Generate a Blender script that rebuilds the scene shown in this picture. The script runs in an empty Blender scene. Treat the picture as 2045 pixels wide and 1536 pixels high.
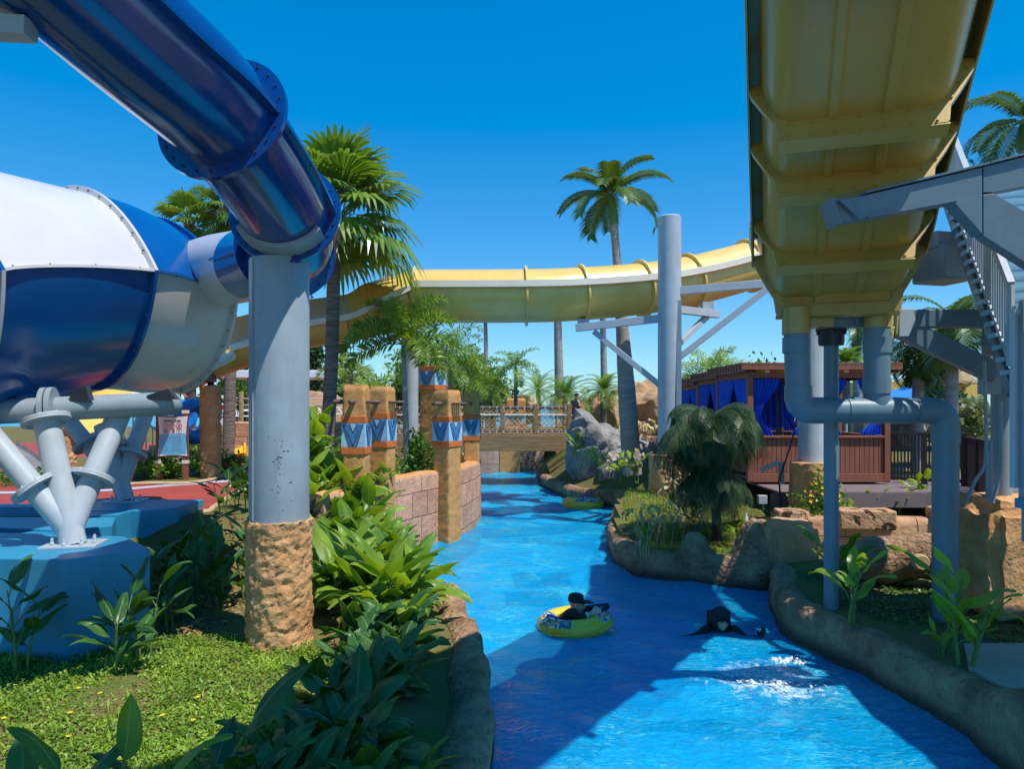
import bpy, bmesh, math, random
import numpy as np
from mathutils import Vector, Matrix, noise
from math import sin, cos, pi, radians, sqrt, atan2, tan
V = Vector
scene = bpy.context.scene
COL = scene.collection
F, CX, HY, H = 1480.0, 1022.5, 808.0, 3.28
UP = V((0, 0, 1))
RNG = random.Random(7)

def W(px, py, Y):
    return V(((px - CX) * Y / F, Y, H - (py - HY) * Y / F))
def G(px, py, z=0.0):
    Y = F * (H - z) / (py - HY)
    return V(((px - CX) * Y / F, Y, z))
def sstep(a, b, x):
    t = max(0.0, min(1.0, (x - a) / (b - a)))
    return t * t * (3 - 2 * t)

# ---------------------------------------------------------------- materials
def _n(nt, t, **kw):
    n = nt.nodes.new(t)
    for k, v in kw.items():
        setattr(n, k, v)
    return n
def rgba(c):
    return (c[0], c[1], c[2], 1.0)

def mat(name, col, rough=.5, metal=0.0, var=.18, scale=4.0, col2=None, bump=0.0, bscale=25.0,
        spec=.5, coat=0.0, dirt=0.0, dirt_col=(.05, .04, .03), stretch=None, bdist=.02, detail=6.0, sheen=0, wet=0):
    m = bpy.data.materials.new(name); m.use_nodes = True
    nt = m.node_tree; b = nt.nodes['Principled BSDF']; L = nt.links.new
    tc = _n(nt, 'ShaderNodeTexCoord')
    mp = _n(nt, 'ShaderNodeMapping')
    if stretch: mp.inputs['Scale'].default_value = stretch
    L(tc.outputs['Object'], mp.inputs['Vector'])
    nz = _n(nt, 'ShaderNodeTexNoise'); nz.inputs['Scale'].default_value = scale
    nz.inputs['Detail'].default_value = detail; nz.inputs['Roughness'].default_value = .62
    L(mp.outputs[0], nz.inputs['Vector'])
    cr = _n(nt, 'ShaderNodeValToRGB')
    cr.color_ramp.elements[0].position = .33; cr.color_ramp.elements[1].position = .68
    if col2 is None:
        lo = [c * (1 - var) for c in col]; hi = [min(1, c * (1 + var)) for c in col]
    else:
        lo, hi = col2, col
    cr.color_ramp.elements[0].color = rgba(lo); cr.color_ramp.elements[1].color = rgba(hi)
    L(nz.outputs['Fac'], cr.inputs['Fac'])
    out = cr.outputs['Color']
    if dirt > 0:
        n2 = _n(nt, 'ShaderNodeTexNoise'); n2.inputs['Scale'].default_value = scale * .6
        n2.inputs['Detail'].default_value = 10; n2.inputs['Roughness'].default_value = .75
        mp2 = _n(nt, 'ShaderNodeMapping'); mp2.inputs['Scale'].default_value = (3, 3, .5)
        L(tc.outputs['Object'], mp2.inputs['Vector']); L(mp2.outputs[0], n2.inputs['Vector'])
        r2 = _n(nt, 'ShaderNodeValToRGB')
        r2.color_ramp.elements[0].position = .5; r2.color_ramp.elements[1].position = .78
        L(n2.outputs['Fac'], r2.inputs['Fac'])
        mu = _n(nt, 'ShaderNodeMath', operation='MULTIPLY'); mu.inputs[1].default_value = dirt
        L(r2.outputs['Color'], mu.inputs[0])
        mx = _n(nt, 'ShaderNodeMixRGB'); mx.inputs['Color2'].default_value = rgba(dirt_col)
        L(mu.outputs[0], mx.inputs['Fac']); L(out, mx.inputs['Color1']); out = mx.outputs['Color']
    if wet:
        sz = _n(nt, 'ShaderNodeSeparateXYZ'); L(tc.outputs['Object'], sz.inputs[0])
        wz = _n(nt, 'ShaderNodeMath', operation='MULTIPLY_ADD'); wz.inputs[1].default_value = -.22; L(nz.outputs['Fac'], wz.inputs[0]); L(sz.outputs['Z'], wz.inputs[2])
        wr = _n(nt, 'ShaderNodeMapRange'); wr.inputs['From Min'].default_value = -.06; wr.inputs['From Max'].default_value = wet; wr.inputs['To Min'].default_value = .85; wr.inputs['To Max'].default_value = 0; L(wz.outputs[0], wr.inputs['Value'])
        wm = _n(nt, 'ShaderNodeMixRGB'); wm.inputs['Color2'].default_value = (.05, .05, .04, 1); L(wr.outputs[0], wm.inputs['Fac']); L(out, wm.inputs['Color1']); out = wm.outputs[0]
    L(out, b.inputs['Base Color'])
    b.inputs['Metallic'].default_value = metal
    b.inputs['Specular IOR Level'].default_value = spec
    b.inputs['Coat Weight'].default_value = coat
    b.inputs['Coat Roughness'].default_value = .12
    rr = _n(nt, 'ShaderNodeMapRange')
    rr.inputs['To Min'].default_value = max(.02, rough - .1); rr.inputs['To Max'].default_value = min(1, rough + .1)
    L(nz.outputs['Fac'], rr.inputs['Value']); L(rr.outputs[0], b.inputs['Roughness'])
    if bump > 0:
        nb = _n(nt, 'ShaderNodeTexNoise'); nb.inputs['Scale'].default_value = bscale; nb.inputs['Detail'].default_value = 8
        L(mp.outputs[0], nb.inputs['Vector'])
        bp = _n(nt, 'ShaderNodeBump'); bp.inputs['Strength'].default_value = bump; bp.inputs['Distance'].default_value = bdist
        L(nb.outputs['Fac'], bp.inputs['Height']); L(bp.outputs[0], b.inputs['Normal'])
    return m

def leafmat(name, col, col2, trans=.3, rough=.38, midrib=None, veins=False, tcol=None, nscale=1.6, spec=.5):
    m = bpy.data.materials.new(name); m.use_nodes = True
    nt = m.node_tree; b = nt.nodes['Principled BSDF']; L = nt.links.new
    o = nt.nodes['Material Output']
    g = _n(nt, 'ShaderNodeNewGeometry'); oi = _n(nt, 'ShaderNodeObjectInfo')
    nz = _n(nt, 'ShaderNodeTexNoise'); nz.inputs['Scale'].default_value = nscale; nz.inputs['Detail'].default_value = 5
    L(g.outputs['Position'], nz.inputs['Vector'])
    ad = _n(nt, 'ShaderNodeMath', operation='MULTIPLY_ADD'); ad.inputs[1].default_value = .35
    ri = _n(nt, 'ShaderNodeMath', operation='MULTIPLY_ADD'); ri.inputs[1].default_value = .45; ri.inputs[2].default_value = -.4
    L(g.outputs['Random Per Island'], ri.inputs[0])
    L(oi.outputs['Random'], ad.inputs[0])
    s2 = _n(nt, 'ShaderNodeMath', operation='ADD'); L(nz.outputs['Fac'], s2.inputs[0]); L(ri.outputs[0], s2.inputs[1])
    L(s2.outputs[0], ad.inputs[2])
    cr = _n(nt, 'ShaderNodeValToRGB')
    cr.color_ramp.elements[0].position = .25; cr.color_ramp.elements[1].position = .8
    cr.color_ramp.elements[0].color = rgba(col); cr.color_ramp.elements[1].color = rgba(col2)
    L(ad.outputs[0], cr.inputs['Fac'])
    out = cr.outputs['Color']
    if midrib:
        uv = _n(nt, 'ShaderNodeUVMap'); sp = _n(nt, 'ShaderNodeSeparateXYZ'); L(uv.outputs[0], sp.inputs[0])
        a = _n(nt, 'ShaderNodeMath', operation='SUBTRACT'); a.inputs[1].default_value = .5; L(sp.outputs['X'], a.inputs[0])
        ab = _n(nt, 'ShaderNodeMath', operation='ABSOLUTE'); L(a.outputs[0], ab.inputs[0])
        mr = _n(nt, 'ShaderNodeMapRange'); mr.inputs['From Min'].default_value = .02; mr.inputs['From Max'].default_value = .05
        mr.inputs['To Min'].default_value = .75; mr.inputs['To Max'].default_value = 0; L(ab.outputs[0], mr.inputs['Value'])
        mx = _n(nt, 'ShaderNodeMixRGB'); mx.inputs['Color2'].default_value = rgba(midrib)
        L(mr.outputs[0], mx.inputs['Fac']); L(out, mx.inputs['Color1']); out = mx.outputs[0]
        if veins:
            wv = _n(nt, 'ShaderNodeMath', operation='MULTIPLY_ADD'); wv.inputs[1].default_value = .55
            L(ab.outputs[0], wv.inputs[0])
            ng = _n(nt, 'ShaderNodeMath', operation='SUBTRACT'); L(sp.outputs['Y'], ng.inputs[0]); L(wv.outputs[0], ng.inputs[1]); wv.inputs[2].default_value = 0
            fr = _n(nt, 'ShaderNodeMath', operation='MULTIPLY'); fr.inputs[1].default_value = 160; L(ng.outputs[0], fr.inputs[0])
            sn = _n(nt, 'ShaderNodeMath', operation='SINE'); L(fr.outputs[0], sn.inputs[0])
            bp = _n(nt, 'ShaderNodeBump'); bp.inputs['Strength'].default_value = .35; bp.inputs['Distance'].default_value = .006
            L(sn.outputs[0], bp.inputs['Height']); L(bp.outputs[0], b.inputs['Normal'])
    L(out, b.inputs['Base Color']); b.inputs['Roughness'].default_value = rough; b.inputs['Specular IOR Level'].default_value = spec
    tr = _n(nt, 'ShaderNodeBsdfTranslucent')
    hs = _n(nt, 'ShaderNodeMixRGB', blend_type='MULTIPLY'); hs.inputs['Fac'].default_value = 1
    hs.inputs['Color2'].default_value = rgba(tcol or (1.9, 1.7, .5)); L(out, hs.inputs['Color1']); L(hs.outputs[0], tr.inputs['Color'])
    ms = _n(nt, 'ShaderNodeMixShader'); ms.inputs['Fac'].default_value = trans
    L(b.outputs[0], ms.inputs[1]); L(tr.outputs[0], ms.inputs[2]); L(ms.outputs[0], o.inputs['Surface'])
    return m

# ---------------------------------------------------------------- mesh builder
class MB:
    def __init__(s):
        s.v = []; s.f = []; s.m = []; s.uv = []
    def add(s, vs, fs, mi=0, uv=None):
        o = len(s.v); s.v += [tuple(p) for p in vs]
        s.uv += list(uv) if uv is not None else [(0, 0)] * len(vs)
        s.f += [tuple(i + o for i in q) for q in fs]
        s.m += list(mi) if isinstance(mi, (list, tuple)) else [mi] * len(fs)
        return s
    def merge(s, t, M=None, dmi=0):
        vs = [M @ V(p) for p in t.v] if M is not None else t.v
        return s.add(vs, t.f, [i + dmi for i in t.m], t.uv)
    def box(s, c, size, rz=0.0, mi=0, R=None):
        hx, hy, hz = size[0] / 2, size[1] / 2, size[2] / 2
        R = R if R is not None else Matrix.Rotation(rz, 3, 'Z')
        c = V(c)
        vs = [c + R @ V((x * hx, y * hy, z * hz)) for z in (-1, 1) for x, y in ((-1, -1), (1, -1), (1, 1), (-1, 1))]
        return s.add(vs, [(3, 2, 1, 0), (4, 5, 6, 7), (0, 1, 5, 4), (1, 2, 6, 5), (2, 3, 7, 6), (3, 0, 4, 7)], mi)
    def beam(s, a, b, w, h, mi=0, up=UP):
        a, b = V(a), V(b); t = (b - a).normalized()
        x = t.cross(up)
        if x.length < 1e-4: x = t.cross(V((0, 1, 0)))
        x.normalize(); z = x.cross(t)
        R = Matrix((x, t, z)).transposed()
        return s.box((a + b) / 2, (w, (b - a).length, h), R=R, mi=mi)
    def tube(s, pts, r, n=12, cap=True, mi=0, a0=0.0, ell=1.0):
        pts = [V(p) for p in pts]; k = len(pts)
        rs = r if isinstance(r, (list, tuple)) else [r] * k
        tan_ = []
        for i in range(k):
            t = pts[min(i + 1, k - 1)] - pts[max(i - 1, 0)]
            tan_.append(t.normalized() if t.length > 1e-9 else UP.copy())
        ref = V((1, 0, 0)) if abs(tan_[0].x) < .9 else V((0, 1, 0))
        x = (ref - tan_[0] * ref.dot(tan_[0])).normalized()
        vs = []; uv = []; d = 0
        for i in range(k):
            x = (x - tan_[i] * x.dot(tan_[i])).normalized(); y = tan_[i].cross(x)
            if i: d += (pts[i] - pts[i - 1]).length
            for j in range(n):
                a = a0 + 2 * pi * j / n
                vs.append(pts[i] + (x * cos(a) + y * sin(a) * ell) * rs[i]); uv.append((j / n, d))
        fs = [(i * n + j, i * n + (j + 1) % n, (i + 1) * n + (j + 1) % n, (i + 1) * n + j) for i in range(k - 1) for j in range(n)]
        if cap:
            fs.append(tuple(reversed(range(n)))); fs.append(tuple((k - 1) * n + j for j in range(n)))
        return s.add(vs, fs, mi, uv)
    def lathe(s, prof, c=(0, 0, 0), n=24, mi=0, axis=None):
        c = V(c); k = len(prof)
        q = axis.normalized().to_track_quat('Z', 'Y').to_matrix() if axis is not None else Matrix.Identity(3)
        vs = []; uv = []
        for r, z in prof:
            for j in range(n):
                a = 2 * pi * j / n; vs.append(c + q @ V((r * cos(a), r * sin(a), z))); uv.append((j / n, z))
        fs = [(i * n + j, i * n + (j + 1) % n, (i + 1) * n + (j + 1) % n, (i + 1) * n + j) for i in range(k - 1) for j in range(n)]
        if prof[0] == prof[-1]: return s.add(vs, fs, mi, uv)
        if prof[0][0] > 1e-4: fs.append(tuple(reversed(range(n))))
        if prof[-1][0] > 1e-4: fs.append(tuple((k - 1) * n + j for j in range(n)))
        return s.add(vs, fs, mi, uv)
    def sweep(s, prof, path, closed=False, mi=0, scl=None, cap=False, frames=None):
        """prof: list of (side, up); path: points; frame from world Z"""
        k = len(path); n = len(prof); vs = []; uv = []; d = 0
        path = [V(p) for p in path]
        for i in range(k):
            if frames: x, z = frames[i]
            else:
                t = (path[min(i + 1, k - 1)] - path[max(i - 1, 0)]).normalized()
                x = t.cross(UP).normalized(); z = x.cross(t)
            if i: d += (path[i] - path[i - 1]).length
            sc = scl[i] if scl else 1.0
            acc = 0
            for j, (a, b) in enumerate(prof):
                if j: acc += math.hypot(a - prof[j - 1][0], b - prof[j - 1][1])
                vs.append(path[i] + x * a * sc + z * b * sc); uv.append((d, acc))
        m = n if closed else n - 1
        fs = [(i * n + j, (i + 1) * n + j, (i + 1) * n + (j + 1) % n, i * n + (j + 1) % n) for i in range(k - 1) for j in range(m)]
        if cap:
            fs.append(tuple(range(n))); fs.append(tuple(reversed([(k - 1) * n + j for j in range(n)])))
        return s.add(vs, fs, mi, uv)
    def prism(s, poly, d, mi=0):
        """poly of 3d points extruded by vector d"""
        n = len(poly); d = V(d); vs = [V(p) for p in poly] + [V(p) + d for p in poly]
        fs = [tuple(range(n)), tuple(reversed(range(n, 2 * n)))] + [(i, i + n, (i + 1) % n + n, (i + 1) % n) for i in range(n)]
        return s.add(vs, fs, mi)
    def disp(s, amp, freq, seed=0.0, start=0, aniso=(1, 1, 1), keep=None):
        for i in range(start, len(s.v)):
            p = V(s.v[i])
            if keep and keep(p): continue
            q = V((p.x * freq * aniso[0] + seed, p.y * freq * aniso[1], p.z * freq * aniso[2]))
            s.v[i] = tuple(p + noise.noise_vector(q) * amp + noise.noise_vector(q * 2.7) * amp * .45)
        return s
    def ico(s, c, r, sub=3, mi=0, amp=0, freq=1, seed=0):
        bm = bmesh.new(); bmesh.ops.create_icosphere(bm, subdivisions=sub, radius=1)
        r = V(r) if not isinstance(r, (int, float)) else V((r, r, r)); c = V(c)
        vs = []
        for v in bm.verts:
            p = v.co.copy(); k = 1.0
            if amp:
                q = p * freq + V((seed, seed * .7, 0)); k += amp * noise.noise(q) + amp * .5 * noise.noise(q * 2.3) + amp * .25 * noise.noise(q * 5)
            vs.append(c + V((p.x * r.x, p.y * r.y, p.z * r.z)) * k)
        fs = [tuple(v.index for v in f.verts) for f in bm.faces]; bm.free()
        return s.add(vs, fs, mi)

WL = {}
def _mesh(name, mb, mats, smooth, org):
    me = bpy.data.meshes.new(name)
    a = np.array(mb.v, dtype=np.float64) - np.array(org)
    me.from_pydata(a.tolist(), [], mb.f)
    mats = mats if isinstance(mats, (list, tuple)) else [mats]
    for m in mats: me.materials.append(m)
    if len(mats) > 1: me.polygons.foreach_set('material_index', mb.m)
    uvl = me.uv_layers.new(name='UVMap')
    li = np.zeros(len(me.loops), dtype=np.int32); me.loops.foreach_get('vertex_index', li)
    uvl.data.foreach_set('uv', np.array(mb.uv, dtype=np.float32)[li].ravel())
    if smooth is True: me.shade_smooth()
    elif smooth: me.shade_smooth(); me.set_sharp_from_angle(angle=radians(smooth))
    me.update()
    return me
def part(name, mb, mats, parent=None, smooth=40, bevel=0.0, label=None, kind=None, org=None):
    o_ = WL[parent.name] if parent is not None else V(org or (0, 0, 0))
    me = _mesh(name, mb, mats, smooth, o_)
    o = bpy.data.objects.new(name, me); COL.objects.link(o)
    if parent is not None: o.parent = parent
    else: o.location = o_
    WL[o.name] = V(o_)
    if bevel:
        b = o.modifiers.new('edge', 'BEVEL'); b.width = bevel; b.segments = 2; b.limit_method = 'ANGLE'; b.angle_limit = radians(35)
        b.harden_normals = False
    if label: o['label'] = label
    if kind: o['kind'] = kind
    return o
def thing(name, label, cat, loc=(0, 0, 0), group=None):
    o = bpy.data.objects.new(name, None); COL.objects.link(o); o.location = loc
    o.empty_display_size = .2
    WL[o.name] = V(loc)
    o['label'] = label; o['category'] = cat
    if group: o['group'] = group
    return o
def solo(name, mb, mats, label, cat, org, group=None, smooth=40, bevel=0, kind=None):
    o = part(name, mb, mats, None, smooth, bevel, org=org)
    o['label'] = label; o['category'] = cat
    if group: o['group'] = group
    if kind: o['kind'] = kind
    return o
def split(name, mb, mats, parent, smooth=40, bevel=0.0):
    n = len(mb.v); par = list(range(n))
    def find(i):
        while par[i] != i: par[i] = par[par[i]]; i = par[i]
        return i
    for f in mb.f:
        a = find(f[0])
        for j in f[1:]:
            b = find(j)
            if a != b: par[b] = a
    groups = {}
    for k, f in enumerate(mb.f): groups.setdefault(find(f[0]), []).append(k)
    out = []
    for ks in groups.values():
        vs = sorted({i for k in ks for i in mb.f[k]}); rm_ = {o: i for i, o in enumerate(vs)}
        m = MB(); m.v = [mb.v[i] for i in vs]; m.uv = [mb.uv[i] for i in vs]; m.f = [tuple(rm_[i] for i in mb.f[k]) for k in ks]; m.m = [mb.m[k] for k in ks]
        out.append(part(name, m, mats, parent, smooth, bevel))
    return out
def struct(name, mb, mats, smooth=40):
    o = part(name, mb, mats, None, smooth); o['kind'] = 'structure'; return o
def dup(root, loc, rz=0.0, scale=1.0, label=None, group=None):
    r = root.copy(); COL.objects.link(r); r.location = loc; r.rotation_euler = (0, 0, rz)
    r.scale = (scale,) * 3 if isinstance(scale, (int, float)) else scale
    if label: r['label'] = label
    if group: r['group'] = group
    for ch in list(root.children):
        c = ch.copy(); COL.objects.link(c); c.parent = r
        for g in list(ch.children):
            d = g.copy(); COL.objects.link(d); d.parent = c
    return r

def spline(pts, n=8):
    """Catmull-Rom through points"""
    pts = [V(p) for p in pts]; out = []
    P = [pts[0] * 2 - pts[1]] + pts + [pts[-1] * 2 - pts[-2]]
    for i in range(1, len(P) - 2):
        a, b, c, d = P[i - 1:i + 3]
        for k in range(n):
            t = k / n
            out.append(.5 * ((2 * b) + (c - a) * t + (2 * a - 5 * b + 4 * c - d) * t * t + (3 * b - a - 3 * c + d) * t ** 3))
    out.append(pts[-1]); return out
def resample(pts, step):
    out = [V(pts[0])]; acc = 0
    for a, b in zip(pts, pts[1:]):
        a, b = V(a), V(b); L = (b - a).length
        if L < 1e-6: continue
        while acc + step <= L + 1e-9 and L > 0:
            acc += step; out.append(a.lerp(b, acc / L))
            if acc > L: break
        acc -= L if acc >= 0 else 0
        if acc < -step: acc = 0
    # simple and safe: rebuild by arc length
    ds = [0]
    for a, b in zip(pts, pts[1:]): ds.append(ds[-1] + (V(b) - V(a)).length)
    n = max(2, int(ds[-1] / step)); out = []; j = 0
    for i in range(n + 1):
        d = ds[-1] * i / n
        while j < len(ds) - 2 and ds[j + 1] < d: j += 1
        t = (d - ds[j]) / max(1e-9, ds[j + 1] - ds[j]); out.append(V(pts[j]).lerp(V(pts[j + 1]), min(1, max(0, t))))
    return out

# ---------------------------------------------------------------- palette
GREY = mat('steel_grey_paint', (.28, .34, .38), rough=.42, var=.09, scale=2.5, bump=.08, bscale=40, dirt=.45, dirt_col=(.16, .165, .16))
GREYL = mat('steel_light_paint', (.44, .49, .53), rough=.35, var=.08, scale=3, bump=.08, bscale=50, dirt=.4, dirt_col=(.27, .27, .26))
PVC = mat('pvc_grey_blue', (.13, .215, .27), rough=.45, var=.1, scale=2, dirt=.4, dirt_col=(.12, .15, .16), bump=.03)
GREYD = mat('steel_grey_shaded', (.13, .19, .235), rough=.42, var=.1, scale=2.5, bump=.08, bscale=40, dirt=.4, dirt_col=(.1, .12, .13))  # shaded copy of the grey steel: tower shadow put into the colour
DARKMETAL = mat('dark_metal', (.03, .035, .045), rough=.5, var=.2)
PLASTER = mat('carved_plaster', (.72, .41, .19), rough=.9, col2=(.5, .25, .1), scale=3.5, bump=.9, bscale=16, bdist=.03, spec=.2, dirt=.3, dirt_col=(.2, .1, .05))
PLASTER_S = mat('column_plaster', (.72, .37, .14), rough=.92, col2=(.55, .27, .09), scale=6, bump=.8, bscale=45, bdist=.02, spec=.2, dirt=.2, dirt_col=(.25, .12, .06))
ROCK = mat('rock_edge_mortar', (.58, .36, .21), rough=.85, col2=(.25, .14, .075), scale=2.6, bump=1, bscale=13, bdist=.14, spec=.25, dirt=.35, dirt_col=(.12, .085, .06), wet=.08)
ROCKG = mat('grey_boulder', (.40, .375, .34), rough=.9, col2=(.15, .145, .14), scale=1.3, bump=1, bscale=5, bdist=.12, spec=.2, dirt=.5, dirt_col=(.09, .085, .08))
ROCKT = mat('tan_boulder', (.52, .33, .18), rough=.9, col2=(.3, .17, .09), scale=.8, bump=.9, bscale=3, bdist=.15, spec=.2)
BLUE = mat('blue_fibreglass', (.002, .085, .31), rough=.2, var=.1, scale=1.5, coat=.5, bump=.05, bscale=70, dirt=.15, dirt_col=(.01, .09, .28))
BLUED = mat('blue_tube_fibreglass', (.002, .045, .22), rough=.16, var=.12, scale=1.5, coat=.8, bump=.05, bscale=70, dirt=.12, dirt_col=(.02, .05, .15))
WHITE = mat('white_fibreglass', (.64, .62, .62), rough=.3, var=.04, scale=1.2, coat=.3, bump=.04, bscale=70, dirt=.12, dirt_col=(.55, .5, .45))
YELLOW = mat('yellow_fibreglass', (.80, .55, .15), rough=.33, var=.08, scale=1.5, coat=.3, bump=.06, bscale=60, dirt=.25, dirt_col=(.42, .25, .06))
YELLOWD = mat('yellow_trough_fibreglass', (.42, .275, .06), rough=.38, var=.08, scale=1.5, coat=.2, bump=.08, bscale=60, dirt=.3, dirt_col=(.4, .28, .08))  # yellow darkened so the trough carries its underside shade in the colour
CREAM = mat('cream_lip', (.82, .74, .62), rough=.4, var=.05, scale=2, dirt=.2, dirt_col=(.5, .42, .3))
BEIGE = mat('beige_lining', (.56, .47, .38), rough=.6, var=.06, scale=2, dirt=.2, dirt_col=(.4, .32, .24))
POOLBLUE = mat('pool_blue_paint', (.03, .26, .44), rough=.45, var=.12, scale=2.0, dirt=.3, dirt_col=(.1, .22, .26), bump=.12, bscale=60)
WOOD = mat('weathered_timber', (.42, .27, .13), rough=.8, col2=(.22, .14, .07), scale=3, stretch=(.5, 6, 6), bump=.5, bscale=8, spec=.2)
CABWOOD = mat('cabana_timber', (.27, .095, .055), rough=.6, var=.2, scale=4, stretch=(4, 4, .4), bump=.2, bscale=12)
DECKM = mat('deck_boards', (.2, .15, .15), rough=.7, var=.12, scale=5)
FENCE = mat('fence_dark_brown', (.06, .034, .03), rough=.55, var=.2, scale=6)
CURTAIN = mat('blue_curtain', (.008, .10, .70), rough=.8, var=.15, scale=4)
PEG = mat('peg_wood', (.17, .1, .08), rough=.7, var=.2, scale=8)
ORANGE = mat('orange_band', (.66, .17, .035), rough=.75, var=.12, scale=9, bump=.4, bscale=40)
BANDBLUE = mat('band_blue', (.05, .22, .47), rough=.7, var=.2, scale=9, bump=.4, bscale=40)
BANDLIGHT = mat('band_light_blue', (.38, .6, .78), rough=.7, var=.12, scale=9, bump=.4, bscale=40)
GROOVE = mat('dark_groove', (.07, .045, .03), rough=.9, var=.2)
TRUNK = mat('palm_trunk', (.3, .24, .21), rough=.9, col2=(.13, .1, .085), scale=2.2, stretch=(1, 1, 9), bump=.9, bscale=5, bdist=.05, spec=.2)
TRUNKG = mat('royal_trunk', (.42, .39, .36), rough=.85, col2=(.25, .23, .21), scale=2, stretch=(1, 1, 7), bump=.5, bscale=4, spec=.2)
STEM = mat('plant_stem', (.12, .2, .04), rough=.6, var=.3, scale=6)
SHAFT = mat('crown_shaft', (.1, .22, .05), rough=.4, var=.2, scale=3)
ROPE = mat('rope', (.5, .36, .17), rough=.9, var=.2, scale=20)
WROPE = mat('white_rope', (.75, .73, .68), rough=.8, var=.08)
SKIN = mat('skin', (.72, .43, .30), rough=.55, var=.08, scale=9)
BLACKCLOTH = mat('black_rashguard', (.012, .013, .017), rough=.7, var=.3, scale=14)
HAIR = mat('dark_hair', (.012, .009, .008), rough=.6, var=.3, scale=30)
SIGNWHITE = mat('sign_white', (.8, .8, .84), rough=.4, var=.03)
INK = mat('sign_ink', (.03, .05, .12), rough=.6, var=.05)
REDM = mat('sign_red', (.6, .025, .03), rough=.45, var=.08)
SIGNBLUE = mat('sign_cyan', (.12, .5, .8), rough=.45, var=.12, scale=8)
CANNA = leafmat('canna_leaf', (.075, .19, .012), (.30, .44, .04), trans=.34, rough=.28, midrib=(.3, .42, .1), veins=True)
CANNAD = leafmat('broad_leaf_shaded', (.022, .085, .016), (.075, .19, .03), trans=.22, midrib=(.16, .28, .07), veins=True, rough=.25)  # darker leaf copy for plants out of the sun; shade is in the colour
PALMLEAF = leafmat('feather_palm_leaf', (.10, .21, .03), (.32, .45, .08), trans=.33, rough=.36)
PALMDARK = leafmat('dark_palm_leaf', (.03, .085, .02), (.11, .19, .035), trans=.2, rough=.4)
FANLEAF = leafmat('fan_palm_leaf', (.05, .13, .018), (.19, .31, .05), trans=.25, rough=.33)
BUSH = leafmat('bush_leaf', (.05, .15, .012), (.2, .36, .035), trans=.25)
GRASSL = leafmat('ground_cover_leaf', (.11, .22, .015), (.36, .50, .06), trans=.3, rough=.45, nscale=3)
DRY = leafmat('withered_leaf', (.4, .28, .12), (.62, .52, .3), trans=.2, rough=.8)
WEEP = leafmat('weeping_leaf', (.016, .045, .014), (.07, .12, .035), trans=.2, rough=.45)
YFLOWER = mat('yellow_petal', (.9, .6, .02), rough=.6, var=.1)
RFLOWER = mat('orange_petal', (.85, .16, .03), rough=.6, var=.15)
# ================================================================ GROUND, RIVER, PATHS
SKY_STR, SKY_SAT, SKY_HUE = .15, 1.5, .495
LB = [(-.3, 1), (-.22, 5), (-.17, 6.67), (-.2, 7.68), (-.28, 8.64), (-.44, 9.67), (-.62, 10.5), (-.95, 11.4), (-1.6, 12.6), (-2.4, 13.8),
      (-2.9, 15), (-2.57, 16), (-1.72, 17.9), (-1.29, 18.6), (-.92, 20.8), (-1, 22.5), (-1.6, 24.5), (-3.2, 27), (-8, 28.5), (-14, 29)]
FB = [(-14, 36.5), (-4, 36.2), (-1.5, 35.6), (1.2, 37.2)]
FBW = [(x, y - .35) for x, y in FB]
RB1 = [(1.3, 36.5), (1.21, 34.2), (1.15, 31), (1.23, 29.1), (1.88, 26), (2.88, 24), (3.42, 23.3)]
RB2 = [(3.5, 22.4), (3.22, 21.4), (2.74, 20.06), (2.28, 17.85), (2.09, 16.07), (2.2, 14.6), (2.62, 14), (3.44, 13.5), (4.08, 13.2), (4.55, 13.15)]
RB3 = [(4.5, 12.9), (4.27, 12.4), (4.02, 11.5), (3.86, 10.6), (3.98, 9.87), (4.18, 9.12), (4.3, 8.2), (4.41, 7.44), (4.37, 6.72), (4.34, 6.29), (4.3, 5), (4.2, 1)]
RIVER = np.array(LB + FB + RB1 + RB2 + RB3)

def river_sd(P):
    A = RIVER; B = np.roll(RIVER, -1, axis=0)
    d = np.full(len(P), 1e9); ins = np.zeros(len(P), bool)
    for a, b in zip(A, B):
        e = b - a; t = np.clip(((P - a) @ e) / (e @ e), 0, 1)
        d = np.minimum(d, np.linalg.norm(P - a - t[:, None] * e, axis=1))
        c = (a[1] > P[:, 1]) != (b[1] > P[:, 1])
        with np.errstate(divide='ignore', invalid='ignore'):
            xi = (b[0] - a[0]) * (P[:, 1] - a[1]) / (b[1] - a[1]) + a[0]
        ins ^= c & (P[:, 0] < xi)
    return np.where(ins, -d, d)
def npss(a, b, x):
    t = np.clip((x - a) / (b - a), 0, 1); return t * t * (3 - 2 * t)
def ground_h(P):
    x, y = P[:, 0], P[:, 1]
    k = npss(-4.6, -3.2, x)
    left = .45 + .93 * npss(10.9 + 1.8 * k, 12.6 + 2.6 * k, y)
    left = left - .12 * npss(1.5, .4, -x) * (y < 11)
    right = .5 + .45 * npss(13.8, 16.2, y) + .45 * npss(16.8, 20, y)
    isl = .42 + .5 * npss(14.5, 19, y) + .5 * npss(20, 27, y)
    kk = npss(4.2, 5.5, x)
    right = np.where(y > 13, isl * (1 - kk) + right * kk, right)
    side = np.where(x < .3, left, right)
    far = npss(33, 37, y)
    return side * (1 - far) + 1.38 * far
def gz(x, y):
    return float(ground_h(np.array([[x, y]]))[0])

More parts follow.
